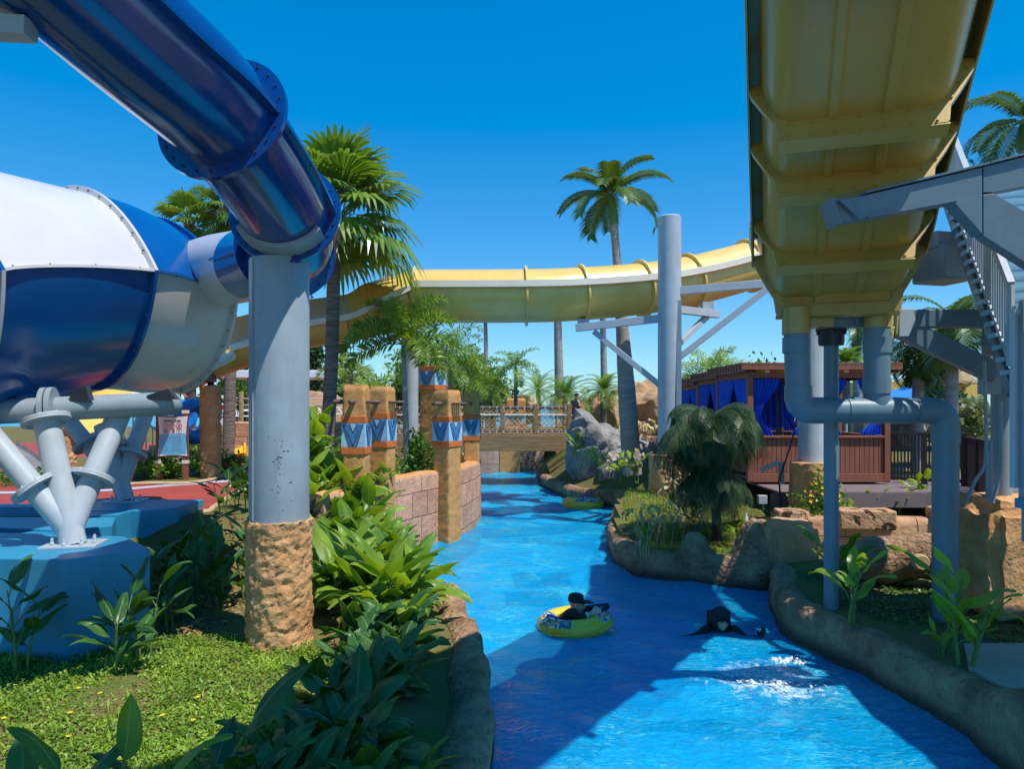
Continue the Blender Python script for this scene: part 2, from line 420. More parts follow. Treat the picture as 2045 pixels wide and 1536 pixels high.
_x = np.concatenate([np.arange(-60, -10, 2.0), np.arange(-10, 11, .16), np.arange(11, 61, 2.0)])
_y = np.concatenate([np.arange(-12, 2, 1.0), np.arange(2, 40, .16), np.arange(40, 66, 2.0)])
XX, YY = np.meshgrid(_x, _y); PP = np.stack([XX.ravel(), YY.ravel()], 1)
SD = river_sd(PP); HH = ground_h(PP)
nzv = np.array([noise.noise(V((p[0] * .9, p[1] * .9, 0))) * .06 + noise.noise(V((p[0] * 4, p[1] * 4, 3))) * .015 for p in PP])
flat = npss(-4.6, -5.2, PP[:, 0]) * npss(12, 13, PP[:, 1])
_cap = np.where((PP[:, 0] > .3) & (PP[:, 1] > 19) & (PP[:, 1] < 37.2), .40 + np.maximum(SD - .3, 0) * .8, 9)
_cap = np.where((PP[:, 0] <= .3) & (PP[:, 0] > -4.6) & (PP[:, 1] > 11) & (PP[:, 1] < 14.4), .25 + np.maximum(SD - .2, 0) * .9, _cap)
HH = np.minimum(HH, _cap)
HH = np.where(SD < .14, -.9, HH + nzv * (1 - flat))
mb = MB(); nx, ny = len(_x), len(_y)
mb.add(np.column_stack([PP, HH]).tolist(), [(j * nx + i, j * nx + i + 1, (j + 1) * nx + i + 1, (j + 1) * nx + i) for j in range(ny - 1) for i in range(nx - 1)])
SOIL = mat('soil_and_turf', (.11, .15, .03), rough=.95, col2=(.2, .13, .065), scale=1.1, bump=.8, bscale=30, spec=.1, dirt=.3, dirt_col=(.26, .18, .1))
struct('ground', mb, SOIL)

# sand shelf and sea beyond
SAND = mat('sand', (.5, .4, .27), rough=.95, var=.1, bump=.3)
mb = MB(); mb.add([(-600, 64, 1.25), (600, 64, 1.25), (600, 130, -.6), (-600, 130, -.6)], [(0, 1, 2, 3)])
mb.add([(-600, -300, -.95), (600, -300, -.95), (600, 66, -.95), (-600, 66, -.95)], [(0, 1, 2, 3)])
struct('beach', mb, SAND)
SEA = mat('lagoon_water', (.02, .36, .42), rough=.25, col2=(.01, .22, .36), scale=.03, bump=.2, bscale=1.2)
mb = MB(); mb.add([(-4000, 118, -.5), (4000, 118, -.5), (4000, 6000, -.5), (-4000, 6000, -.5)], [(0, 1, 2, 3)])
struct('sea', mb, SEA)

# lazy river water : displaced sheet with painted-pool blue
def water_mat():
    m = bpy.data.materials.new('river_water'); m.use_nodes = True
    nt = m.node_tree; nt.nodes.remove(nt.nodes['Principled BSDF']); L = nt.links.new; out = nt.nodes['Material Output']
    tc = _n(nt, 'ShaderNodeTexCoord')
    def noise_(scale, vec, detail=5, rough=.6, dist=0):
        n = _n(nt, 'ShaderNodeTexNoise'); n.inputs['Scale'].default_value = scale; n.inputs['Detail'].default_value = detail; n.inputs['Roughness'].default_value = rough; n.inputs['Distortion'].default_value = dist; L(vec, n.inputs['Vector']); return n
    def mapping(sx, sy):
        q = _n(nt, 'ShaderNodeMapping'); q.inputs['Scale'].default_value = (sx, sy, 1); L(tc.outputs['Object'], q.inputs[0]); return q.outputs[0]
    # ripples
    n1 = noise_(5.5, mapping(.75, 1.3), 5, .6, .8); n2 = noise_(20, mapping(.7, 1.3), 4, .6, .4)
    hs = _n(nt, 'ShaderNodeMath', operation='MULTIPLY_ADD'); hs.inputs[1].default_value = .3; L(n2.outputs['Fac'], hs.inputs[0]); L(n1.outputs['Fac'], hs.inputs[2])
    bp = _n(nt, 'ShaderNodeBump'); bp.inputs['Strength'].default_value = 1; bp.inputs['Distance'].default_value = .055; L(hs.outputs[0], bp.inputs['Height'])
    # tint of the water column, with sparkle and caustic streaks painted into it
    nf = noise_(1, mapping(4.5, 11), 7, .68, 1.3); nl = noise_(.9, mapping(1, 1), 4, .55, .5)
    ad = _n(nt, 'ShaderNodeMath', operation='MULTIPLY_ADD'); ad.inputs[1].default_value = .55; L(nl.outputs['Fac'], ad.inputs[0]); L(nf.outputs['Fac'], ad.inputs[2])
    cr = _n(nt, 'ShaderNodeValToRGB'); e = cr.color_ramp.elements
    e[0].position = .58; e[0].color = (.26, .72, 1, 1); e[1].position = .96; e[1].color = (.5, .95, 1.0, 1); L(ad.outputs[0], cr.inputs[0])
    tr = _n(nt, 'ShaderNodeBsdfTransparent'); L(cr.outputs[0], tr.inputs['Color'])
    rf = _n(nt, 'ShaderNodeBsdfRefraction'); rf.inputs['IOR'].default_value = 1.33; rf.inputs['Roughness'].default_value = .02; L(cr.outputs[0], rf.inputs['Color']); L(bp.outputs[0], rf.inputs['Normal'])
    m0 = _n(nt, 'ShaderNodeMixShader'); m0.inputs[0].default_value = .0; L(tr.outputs[0], m0.inputs[1]); L(rf.outputs[0], m0.inputs[2])
    df = _n(nt, 'ShaderNodeBsdfDiffuse'); df.inputs['Color'].default_value = (.0, .50, .97, 1); L(bp.outputs[0], df.inputs['Normal'])
    sn = noise_(1, mapping(7, 17), 6, .7, 1.6); ss = _n(nt, 'ShaderNodeMath', operation='MULTIPLY_ADD'); ss.inputs[1].default_value = .5; L(nl.outputs['Fac'], ss.inputs[0]); L(sn.outputs['Fac'], ss.inputs[2])
    c2 = _n(nt, 'ShaderNodeValToRGB'); e = c2.color_ramp.elements; e[0].position = .55; e[0].color = (0, .38, .97, 1); e[1].position = .96; e[1].color = (.22, .88, 1, 1); k2 = e.new(.8); k2.color = (.0, .55, 1.0, 1)  # bright glints and dark ripples painted into the diffuse colour
    L(ss.outputs[0], c2.inputs[0]); L(c2.outputs[0], df.inputs['Color'])
    m1 = _n(nt, 'ShaderNodeMixShader'); m1.inputs[0].default_value = .55; L(m0.outputs[0], m1.inputs[1]); L(df.outputs[0], m1.inputs[2])
    gl = _n(nt, 'ShaderNodeBsdfGlossy'); gl.inputs['Roughness'].default_value = .05; L(bp.outputs[0], gl.inputs['Normal'])
    fr = _n(nt, 'ShaderNodeFresnel'); fr.inputs['IOR'].default_value = 1.33; L(bp.outputs[0], fr.inputs['Normal'])
    m2 = _n(nt, 'ShaderNodeMixShader'); L(fr.outputs[0], m2.inputs[0]); L(m1.outputs[0], m2.inputs[1]); L(gl.outputs[0], m2.inputs[2])
    # aerated foam spreading from the jet
    fc_ = G(1540, 1358); fm = _n(nt, 'ShaderNodeMapping'); fm.inputs['Location'].default_value = (-fc_.x, -fc_.y / .85, 0); fm.inputs['Scale'].default_value = (1, 1 / .85, 1)
    L(tc.outputs['Object'], fm.inputs[0]); ln = _n(nt, 'ShaderNodeVectorMath', operation='LENGTH'); L(fm.outputs[0], ln.inputs[0])
    fn = noise_(6, tc.outputs['Object'], 12, .78, .7)
    fs_ = _n(nt, 'ShaderNodeMath', operation='MULTIPLY_ADD'); fs_.inputs[1].default_value = -.25; L(ln.outputs['Value'], fs_.inputs[0]); L(fn.outputs['Fac'], fs_.inputs[2])
    fr_ = _n(nt, 'ShaderNodeMapRange'); fr_.inputs['From Min'].default_value = .34; fr_.inputs['From Max'].default_value = .5; fr_.inputs['To Max'].default_value = .8; L(fs_.outputs[0], fr_.inputs['Value'])
    fd = _n(nt, 'ShaderNodeBsdfDiffuse'); fd.inputs['Color'].default_value = (.66, .8, .88, 1); L(bp.outputs[0], fd.inputs['Normal'])
    m3 = _n(nt, 'ShaderNodeMixShader'); L(fr_.outputs[0], m3.inputs[0]); L(m2.outputs[0], m3.inputs[1]); L(fd.outputs[0], m3.inputs[2]); L(m3.outputs[0], out.inputs['Surface'])
    return m
BEDM = mat('painted_pool_floor', (.2, .85, .97), rough=.8, col2=(.14, .72, .95), scale=1.2, bump=.3, bscale=8, spec=.2)
mb = MB(); xs = np.arange(-14, 5.8, .4); ys = np.arange(1, 38.4, .4); X2, Y2 = np.meshgrid(xs, ys); nx, ny = len(xs), len(ys)
mb.add(np.column_stack([X2.ravel(), Y2.ravel(), np.full(X2.size, -.72)]).tolist(), [(j * nx + i, j * nx + i + 1, (j + 1) * nx + i + 1, (j + 1) * nx + i) for j in range(ny - 1) for i in range(nx - 1)])
struct('river_bed', mb, BEDM)
WATER = water_mat()
mb = MB(); xs = np.arange(-14, 5.6, .09); ys = np.arange(1, 38.2, .09)
X2, Y2 = np.meshgrid(xs, ys)
Z2 = .018 * np.sin(X2 * 3.1 + Y2 * 1.7 + np.sin(Y2 * 2.1)) + .014 * np.sin(Y2 * 4.3 - X2 * 2.2 + 1.3 * np.sin(X2 * 2.7)) + .01 * np.sin(X2 * 7.1 + 2 * np.sin(Y2 * 3.3)) + .006 * np.sin(Y2 * 11 + X2 * 5)
P2 = np.stack([X2.ravel(), Y2.ravel()], 1); sdw = river_sd(P2).reshape(X2.shape)
nx, ny = len(xs), len(ys); keep = (sdw < .5)
fs = [(j * nx + i, j * nx + i + 1, (j + 1) * nx + i + 1, (j + 1) * nx + i) for j in range(ny - 1) for i in range(nx - 1) if keep[j, i]]
used = sorted({i for f in fs for i in f}); rm = {o: k for k, o in enumerate(used)}
vv = np.column_stack([P2, Z2.ravel()])[used]
mb.add(vv.tolist(), [tuple(rm[i] for i in f) for f in fs], 0, [(float(q), 0.0) for q in sdw.ravel()[used]])
struct('water', mb, WATER, smooth=True)

# red rubber path with grey bands
RED = mat('red_rubber_surface', (.42, .07, .05), rough=.75, col2=(.30, .055, .04), scale=1.2, bump=.15, bscale=120, dirt=.25, dirt_col=(.3, .12, .1), spec=.3)
PGREY = mat('grey_rubber_band', (.46, .47, .52), rough=.75, var=.1, scale=2, spec=.3)
mb = MB(); path_edge = [(-26, 13.1), (-7, 13.0), (-5.46, 12.9), (-5.5, 13.6), (-5.75, 15), (-5.9, 16.8), (-6.1, 22), (-6.6, 30), (-7, 36), (-26, 36)]
mb.prism([V((x, y, 1.42)) for x, y in path_edge], (0, 0, -.5)); mb.f[0] = tuple(reversed(mb.f[0]))
struct('path', mb, RED, smooth=False)
def ribbon(pts, w, z):
    m = MB(); m.sweep([(-w / 2, 0), (w / 2, 0)], [V((p[0], p[1], z)) for p in pts]); m.f = [tuple(reversed(q)) for q in m.f]; return m
mb = MB()
mb.merge(ribbon(spline([G(-150, 987, 1.43), G(0, 984, 1.43), G(195, 980, 1.43), G(330, 970, 1.43), G(440, 962, 1.43), G(498, 955, 1.43)], 6), .42, 1.428))
mb.merge(ribbon([G(300, 897.5, 1.43), G(430, 897, 1.43), G(560, 897, 1.43)], .8, 1.428))
struct('path_band', mb, PGREY)
KERB = mat('beige_kerb', (.5, .37, .22), rough=.9, var=.15, scale=6, bump=.4)
mb = MB(); mb.tube(spline([V((-7.0, 12.97, 1.40)), V((-5.46, 12.88, 1.40)), V((-5.46, 13.6, 1.40)), V((-5.72, 15, 1.40)), V((-5.86, 16.8, 1.4)), V((-6.05, 22, 1.4))], 8), .05, 8)
solo('path_kerb', mb, KERB, 'thin beige kerb along the edge of the red path above the broad-leaved plants', 'kerb', (-5.5, 13, 1.36))
# planter bed set in the red path
bed = [G(*p, 1.45) for p in [(60, 978), (190, 970), (300, 966), (380, 965), (450, 952), (468, 942), (440, 925), (380, 915), (200, 912), (60, 916)]]
mb = MB(); mb.prism([V((p.x, p.y, 1.45)) for p in bed], (0, 0, -.06)); mb.f[0] = tuple(reversed(mb.f[0]))
struct('planting_bed', mb, SOIL, smooth=False)
mb = MB(); mb.tube(spline([V((p.x, p.y, 1.45)) for p in bed[:7]], 6), .045, 8)
solo('bed_kerb', mb, KERB, 'curved beige kerb around the planting bed under the rule sign', 'kerb', bed[2])

# timber deck walk in front of the cabanas
mb = MB()
for i in range(26):
    y = 15.55 + i * .15
    mb.box((9.2, y, 1.43), (7.2, .14, .04))
mb.box((9.1, 15.47, 1.28), (7.4, .05, .3)); mb.box((9.4, 23.4, 1.34), (9, 8.2, .1))
struct('deck', mb, DECKM, smooth=False)

# paved slab at lower right
mb = MB(); q = [(1925, 1285), (2110, 1285), (2160, 1400), (2000, 1370), (1935, 1335)]
mb.prism([G(*p, .555) for p in q], (0, 0, -.2)); mb.f[0] = tuple(reversed(mb.f[0]))
struct('paving_slab', mb, mat('concrete_slab', (.42, .33, .25), rough=.9, var=.12, scale=3, bump=.3), smooth=False)

# ================================================================ ROCK EDGES
def rock_edge(pts, hfun, width, seed, inner=None, n=8, flip=1):
    path = resample(spline([V((p[0], p[1], 0)) for p in pts], n), .09)
    mb = MB(); k = len(path)
    prof0 = [(-.05, -1.0), (.0, -.1), (.05, .15), (.04, .55), (.07, .82), (.2, .99), (.42, 1.04), (.66, .99), (.88, .85), (1.0, .55), (1.04, .0), (1.02, -1.0)]
    vs = []; fs = []
    for i, p in enumerate(path):
        t = (path[min(i + 1, k - 1)] - path[max(i - 1, 0)]).normalized(); s_ = V((t.y, -t.x, 0)) * flip
        h = hfun(i / (k - 1), p); w = width(i / (k - 1), p) if callable(width) else width
        e = min(1, .35 + min(i, k - 1 - i) * .09 / .3)
        for a, b in prof0:
            q = p + s_ * (a * w) + UP * (b * (h * e if b > 0 else .8))
            r = noise.noise(V((q.x * 1.6 + seed, q.y * 1.6, q.z * 1.6))) * .10 + noise.noise(V((q.x * 4.5 + seed, q.y * 4.5, q.z * 4.5))) * .045 + noise.noise(V((q.x * 12, q.y * 12, q.z * 12))) * .014
            if b > 0: q = q - s_ * r * .7 + UP * r * .6
            vs.append(q)
    n_ = len(prof0)
    fs = [(i * n_ + j, i * n_ + j + 1, (i + 1) * n_ + j + 1, (i + 1) * n_ + j) for i in range(k - 1) for j in range(n_ - 1)]
    if flip > 0: fs = [tuple(reversed(q)) for q in fs]
    fs.append(tuple(range(n_)) if flip > 0 else tuple(reversed(range(n_)))); fs.append(tuple(reversed(range((k - 1) * n_, k * n_))) if flip > 0 else tuple(range((k - 1) * n_, k * n_)))
    mb.add(vs, fs); return mb
# left bank (path runs away from the camera, land on its left => flip -1)
mb = rock_edge([(-.25, 3.2)] + LB[1:8] + [(-1.2, 11.9)], lambda t, p: .46 - .02 * t + .16 * math.exp(-((p.y - 10.9) / .5) ** 2) + .1 * math.exp(-((p.y - 8.2) / .4) ** 2), .46, 3.1, flip=-1)
solo('rock_edge', mb, ROCK, 'brown rock edging along the left bank beside the dark broad-leaved plants', 'rock edge', (-.4, 7.5, 0), smooth=60)
mb = rock_edge(RB1 + [(3.95, 22.9)], lambda t, p: .42 + .2 * math.exp(-((t - .25) / .05) ** 2) + .14 * math.exp(-((t - .93) / .05) ** 2), .55, 9.2, flip=-1)
solo('rock_edge', mb, ROCK, 'far low rock edging of the river below the grey boulder', 'rock edge', (1.6, 28, 0), smooth=60)
mb = rock_edge([(4.3, 23.2)] + RB2, lambda t, p: .5 + .12 * math.exp(-((t - .25) / .06) ** 2) + .38 * math.exp(-((p.x - 3.28) / .24) ** 4) * (p.y < 14.5) + .25 * math.exp(-((p.x - 4.3) / .3) ** 2) * (p.y < 14), .5, 5.7, flip=-1)
solo('rock_edge', mb, ROCK, 'rock edging around the grassy island with a stump-shaped knob', 'rock edge', (2.6, 15, 0), smooth=60)
mb = rock_edge(RB3, lambda t, p: .52 + .12 * math.exp(-((p.y - 12.2) / .5) ** 2) + .2 * math.exp(-((p.y - 6.6) / .35) ** 2), .5, 1.3, flip=-1)
solo('rock_edge', mb, ROCK, 'brown rock edging along the shaded near right bank', 'rock edge', (4.2, 9, 0), smooth=60)
# big bluff block at the inner corner and dark rock with pipe stub
mb = MB()
c = G(1530, 1150); mb.ico((4.75, 13.75, .42), (.62, .55, .78), 5, amp=.16, freq=1.6, seed=2); mb.ico((4.45, 13.35, .15), (.45, .3, .5), 4, amp=.2, freq=1.5, seed=5)
solo('rock_outcrop', mb, ROCK, 'sunlit tan rock outcrop at the corner of the island by the shaded inlet', 'rock', (4.75, 13.75, 0), smooth=60)
t = thing('rock_log', 'dark log-shaped rock with a capped pipe stub behind the thin post', 'rock', (6.0, 11.4, .5))
mb = MB(); mb.tube(resample([V((5.2, 11.5, .75)), V((5.8, 11.45, .88)), V((6.35, 11.35, .98)), V((6.62, 11.25, .9))], .08), [.34] * 4 + [.36] * 20, 18)
mb.tube(resample([V((6.5, 11.2, .95)), V((6.62, 11.0, .7)), V((6.68, 10.9, .3))], .08), .2, 14); mb.ico((7.6, 11.7, .8), (.8, .4, .42), 4, amp=.2, freq=1.5)
n0 = len(mb.v); mb.disp(.06, 2.4, 4)
part('rock_body', mb, ROCK, t, smooth=60)
mb = MB(); mb.lathe([(.11, 0), (.12, .05), (.12, .3), (.1, .33)], (6.1, 11.28, .92), 16, axis=V((-.1, -1, .05)))
part('pipe_stub', mb, mat('stub_cap', (.5, .36, .2), rough=.8), t)

# stone block terrace wall right of the island
def block_mat(name, c1, c2, mortar, bw, bh, sq=0.0):
    m = bpy.data.materials.new(name); m.use_nodes = True
    nt = m.node_tree; b = nt.nodes['Principled BSDF']; L = nt.links.new
    uv = _n(nt, 'ShaderNodeUVMap'); tc = _n(nt, 'ShaderNodeTexCoord')
    nz0 = _n(nt, 'ShaderNodeTexNoise'); nz0.inputs['Scale'].default_value = 6; L(tc.outputs['Object'], nz0.inputs['Vector'])
    mxv = _n(nt, 'ShaderNodeMixRGB'); mxv.inputs['Fac'].default_value = .018; L(uv.outputs[0], mxv.inputs[1]); L(nz0.outputs['Color'], mxv.inputs[2])
    br = _n(nt, 'ShaderNodeTexBrick'); br.offset = .37; br.offset_frequency = 2; br.squash = .7; br.squash_frequency = 3
    br.inputs['Color1'].default_value = rgba(c1); br.inputs['Color2'].default_value = rgba(c2); br.inputs['Mortar'].default_value = rgba(mortar)
    br.inputs['Scale'].default_value = 1; br.inputs['Mortar Size'].default_value = .009; br.inputs['Mortar Smooth'].default_value = .25
    br.inputs['Brick Width'].default_value = bw; br.inputs['Row Height'].default_value = bh; br.inputs['Bias'].default_value = 0
    L(mxv.outputs[0], br.inputs['Vector'])
    nz = _n(nt, 'ShaderNodeTexNoise'); nz.inputs['Scale'].default_value = 2.5; nz.inputs['Detail'].default_value = 10; nz.inputs['Roughness'].default_value = .7; L(tc.outputs['Object'], nz.inputs['Vector'])
    cr = _n(nt, 'ShaderNodeValToRGB'); cr.color_ramp.elements[0].position = .3; cr.color_ramp.elements[1].position = .72
    cr.color_ramp.elements[0].color = (.58, .5, .48, 1); cr.color_ramp.elements[1].color = (1.2, 1.1, 1.0, 1); L(nz.outputs['Fac'], cr.inputs[0])
    mx = _n(nt, 'ShaderNodeMixRGB', blend_type='MULTIPLY'); mx.inputs['Fac'].default_value = .85; L(br.outputs['Color'], mx.inputs[1]); L(cr.outputs[0], mx.inputs[2]); L(mx.outputs[0], b.inputs['Base Color']); b.inputs['Roughness'].default_value = .88; b.inputs['Specular IOR Level'].default_value = .25
    n2 = _n(nt, 'ShaderNodeTexNoise'); n2.inputs['Scale'].default_value = 11; n2.inputs['Detail'].default_value = 10; L(tc.outputs['Object'], n2.inputs['Vector'])
    sb = _n(nt, 'ShaderNodeMath', operation='MULTIPLY_ADD'); sb.inputs[1].default_value = -1.3; L(br.outputs['Fac'], sb.inputs[0]); L(n2.outputs['Fac'], sb.inputs[2])
    bp = _n(nt, 'ShaderNodeBump'); bp.inputs['Strength'].default_value = .9; bp.inputs['Distance'].default_value = .035; L(sb.outputs[0], bp.inputs['Height']); L(bp.outputs[0], b.inputs['Normal'])
    return m
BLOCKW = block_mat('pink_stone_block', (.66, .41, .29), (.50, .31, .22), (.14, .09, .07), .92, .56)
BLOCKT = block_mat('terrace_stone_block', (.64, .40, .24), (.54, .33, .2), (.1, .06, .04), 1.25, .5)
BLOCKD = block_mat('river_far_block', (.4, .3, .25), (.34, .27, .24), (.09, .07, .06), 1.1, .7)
mb = MB(); pth = spline([V((5.0, 14.1, .3)), V((5.9, 13.95, .3)), V((7.2, 13.75, .3)), V((8.6, 13.6, .3)), V((10.5, 13.6, .3))], 10)
mb.sweep([(.0, 0), (.02, .72), (-.03, .82), (-.12, .86), (-.4, .86), (-.45, .3)], pth, cap=True)
mb.disp(.015, 3); 
for x, y, z, w_, h_ in ((5.25, 13.95, .8, .55, 1.0), (6.6, 13.9, 1.14, 1.0, .36), (8.6, 13.72, 1.16, 1.6, .4)):
    mb.box((x, y, z), (w_, .5, h_), rz=-.12)
mb.f = [tuple(reversed(q)) if i < 50 else q for i, q in enumerate(mb.f)]
solo('terrace_wall', mb, BLOCKT, 'low tan stone block wall with stepped top behind the grey pipes', 'wall', (7, 13.8, .4), bevel=.03)
# rock end of that wall facing the inlet
mb = MB(); mb.box((5.15, 13.6, .75), (.95, .55, 1.1), rz=.1); 
mb2 = MB(); 
bm_ = bmesh.new()
def rough_box(c, size, rz, seed, amp=.05, cuts=10, freq=3.2):
    bm = bmesh.new(); bmesh.ops.create_cube(bm, size=1)
    bmesh.ops.bevel(bm, geom=bm.edges[:], offset=.12, segments=3, affect='EDGES')
    bmesh.ops.subdivide_edges(bm, edges=bm.edges[:], cuts=cuts, use_grid_fill=True)
    R = Matrix.Rotation(rz, 3, 'Z'); m = MB(); vs = []
    for v in bm.verts:
        p = V(c) + R @ V((v.co.x * size[0], v.co.y * size[1], v.co.z * size[2]))
        q = p * freq + V((seed, 0, 0)); p += noise.noise_vector(q) * amp + noise.noise_vector(q * 2.6) * amp * .5
        vs.append(p)
    m.add(vs, [tuple(v.index for v in f.verts) for f in bm.faces]); bm.free(); return m
mb = rough_box((5.02, 13.42, .62), (.9, .5, 1.15), .12, 2.0, .045, 6)
solo('rock_block', mb, mat('sunlit_rock_block', (.62, .38, .21), rough=.9, col2=(.42, .25, .13), scale=3, bump=.9, bscale=10, bdist=.04, spec=.2), 'squared tan rock block ending the terrace wall at the river inlet', 'rock', (5, 13.45, 0), smooth=60)
# ================================================================ BLUE TUBE SLIDE + CHECKERED BARREL
def ringframes(path):
    path = [V(p) for p in path]; k = len(path); out = []
    for i in range(k):
        t = (path[min(i + 1, k - 1)] - path[max(i - 1, 0)]).normalized()
        x = t.cross(UP).normalized(); out.append((t, x, x.cross(t)))
    return path, out
def flange(mb, p, t, x, z, r0, r1, th, mi=0, n=40, a0=0, a1=2 * pi, fn=None):
    vs = []; full = abs(a1 - a0 - 2 * pi) < 1e-6; m = n if full else n + 1
    for i in range(m):
        a = a0 + (a1 - a0) * i / n; lu, lv = fn(a) if fn else (cos(a), sin(a)); d = x * lu + z * lv
        for r, s in ((r0, -th / 2), (r1, -th / 2), (r1, th / 2), (r0, th / 2)): vs.append(p + d * r + t * s)
    fs = []
    for i in range(n):
        j = (i + 1) % m
        for q in range(4): fs.append((i * 4 + q, j * 4 + q, j * 4 + (q + 1) % 4, i * 4 + (q + 1) % 4))
    if not full: fs += [(0, 1, 2, 3), tuple((m - 1) * 4 + q for q in (3, 2, 1, 0))]
    mb.add(vs, fs, mi)
def bolts(mb, p, t, x, z, r, th, n, size=.014, a0=0, a1=2 * pi, fn=None):
    for i in range(n):
        a = a0 + (a1 - a0) * i / n; lu, lv = fn(a) if fn else (cos(a), sin(a)); d = x * lu + z * lv
        mb.tube([p + d * r - t * (th / 2 + .022), p + d * r + t * (th / 2 + .022)], size, 6)

F1 = W(444, 236, 6.95); F2 = W(570, 425, 8.7); F3 = W(566, 512, 9.5)
tpath = [V((-5.45, 2.0, 8.3)), V((-4.33, 4.0, 7.37)), W(222, 30, 5.85), F1, F2, F3 + V((0, .1, .1)), W(500, 528, 10.9), W(440, 540, 11.9), W(400, 556, 12.3)]
tp = spline(tpath, 14); tp, tf = ringframes(tp)
R0 = .515
slide = thing('tube_slide', 'dark blue enclosed tube slide curving overhead at upper left', 'water slide', (F2.x, F2.y, .4))
iF = {k: k * 14 for k in range(len(tpath))}
def tube_part(i0, i1, r0, r1, m, name='tube_section'):
    mb = MB(); mb.tube(tp[i0:i1 + 1], [r0 + (r1 - r0) * k / (i1 - i0) for k in range(i1 - i0 + 1)], 56, cap=False)
    return part(name, mb, m, slide, smooth=True)
tube_part(0, iF[3], R0, R0, BLUED); tube_part(iF[3], iF[4], R0, R0, BLUED); tube_part(iF[4], iF[5], R0, R0, BLUED)
tube_part(iF[5], iF[6], R0, R0 * 1.02, BLUED); tube_part(iF[6], iF[8], R0 * 1.02, R0 * 1.2, WHITE)
# longitudinal seam flanges
mb = MB()
for sgn in (-1, 1):
    prof = [(sgn * (R0 - .01), -.018), (sgn * (R0 + .075), -.018), (sgn * (R0 + .075), .018), (sgn * (R0 - .01), .018)]
    mb.sweep(prof, tp[:iF[6] + 1], closed=True)
ang = radians(28)
mb2 = MB()
for v in mb.v: mb2.v.append(v)
split('seam_flange', mb, BLUED, slide)
mb = MB()
for k in range(20, iF[5], 4):
    for sgn in (-1, 1): mb.tube([tp[k] + tf[k][1] * sgn * (R0 + .045) - tf[k][2] * .03, tp[k] + tf[k][1] * sgn * (R0 + .045) + tf[k][2] * .03], .009, 6)
split('seam_bolt', mb, DARKMETAL, slide)
for k, m in ((iF[3], BLUED), (iF[4], BLUED), (iF[5], BLUED)):
    mb = MB(); flange(mb, tp[k], *tf[k], R0 - .02, R0 + .13, .05, n=64); r = part('joint_flange', mb, m, slide, smooth=40)
    mb = MB(); bolts(mb, tp[k], *tf[k], R0 + .07, .05, 24, .011); split('bolt', mb, DARKMETAL, r)
# grey clamp on the tube at the top left corner
clamp = thing('slide_bracket', 'grey steel clamp and beam under the blue tube in the top left corner', 'bracket', W(20, 60, 5.4))
mb = MB(); kk = iF[2] - 5
flange(mb, tp[kk], *tf[kk], R0 + .003, R0 + .05, .2, n=48, a0=radians(170), a1=radians(370)); part('clamp_band', mb, GREY, clamp)
mb = MB(); mb.beam(W(62, 58, 5.35), W(-160, 48, 5.35), .16, .13); mb.box(W(30, 30, 5.4), (.2, .14, .1)); split('beam', mb, GREY, clamp)

# barrel
C0 = W(-250, 570, 8.3); 
bp_ = [W(-520, 600, 7.2), W(-215, 592, 8.85), W(162, 578, 11.0), W(318, 612, 12.55), W(392, 572, 13.7)]
br_ = [1.9, 1.72, 1.44, 1.42, .42]
bps = spline(bp_, 12); rs = []
for i in range(len(bps)):
    s = i / 12; a = min(int(s), len(br_) - 2); u = s - a; u = u * u * (3 - 2 * u); rs.append(br_[a] + (br_[a + 1] - br_[a]) * u)
bps, bf = ringframes(bps)
barrel = thing('barrel_slide', 'fat checkered white and blue barrel slide on grey pipes at left', 'water slide', (bps[24].x, bps[24].y, 1.6))
BETA = radians(34)
def lens(a):
    q = (a % (2 * pi)); sx = 1 if q < pi / 2 or q > 3 * pi / 2 else -1; sz = 1 if q < pi else -1
    m = q if q <= pi / 2 else (pi - q if q <= pi else (q - pi if q <= 1.5 * pi else 2 * pi - q))
    th = BETA + m * (pi / 2 - BETA) / (pi / 2)
    u, v = sx * cos(th) / cos(BETA), sz * (sin(th) - sin(BETA)) / (1 - sin(BETA)); c, s = cos(ROLL), sin(ROLL)
    return u * c - v * s, u * s + v * c
ROLL = radians(7)
NQ = 4; A0 = 0.0      # seam angle : first seam on the camera side
def barrel_panel(i0, i1, q, m, nm='panel', bulge=.06):
    mb = MB(); n = 18; vs = []; idx = list(range(i0, i1 + 1)); uv = []
    for i in idx:
        s = (i - i0) / (i1 - i0)
        for j in range(n + 1):
            a = A0 + (q + j / n) * (2 * pi / NQ); t, x, z = bf[i]
            u = j / n
            r = rs[i] * (1 + bulge * .35 * sin(pi * s))
            lu, lv = lens(a); vs.append(bps[i] + (x * lu + z * lv) * r)
    w = n + 1
    fs = [(i * w + j, i * w + j + 1, (i + 1) * w + j + 1, (i + 1) * w + j) for i in range(len(idx) - 1) for j in range(n)]
    mb.add(vs, fs); return part(nm, mb, m, barrel, smooth=True)
for k in range(4):
    for q in range(NQ):
        par = (k + q) % 2 or k == 3
        m = WHITE if par else BLUE
        barrel_panel(k * 12, k * 12 + 12, q, m)
mb = MB(); mbw = MB()
for k in (1, 2, 3):
    i = k * 12
    for q in range(NQ):
        m_ = mbw if ((k + q) % 2 == 0) else mb
        flange(m_, bps[i], *bf[i], rs[i] - .02, rs[i] + .085, .05, n=18, a0=A0 + q * pi / 2, a1=A0 + (q + 1) * pi / 2, fn=lens)
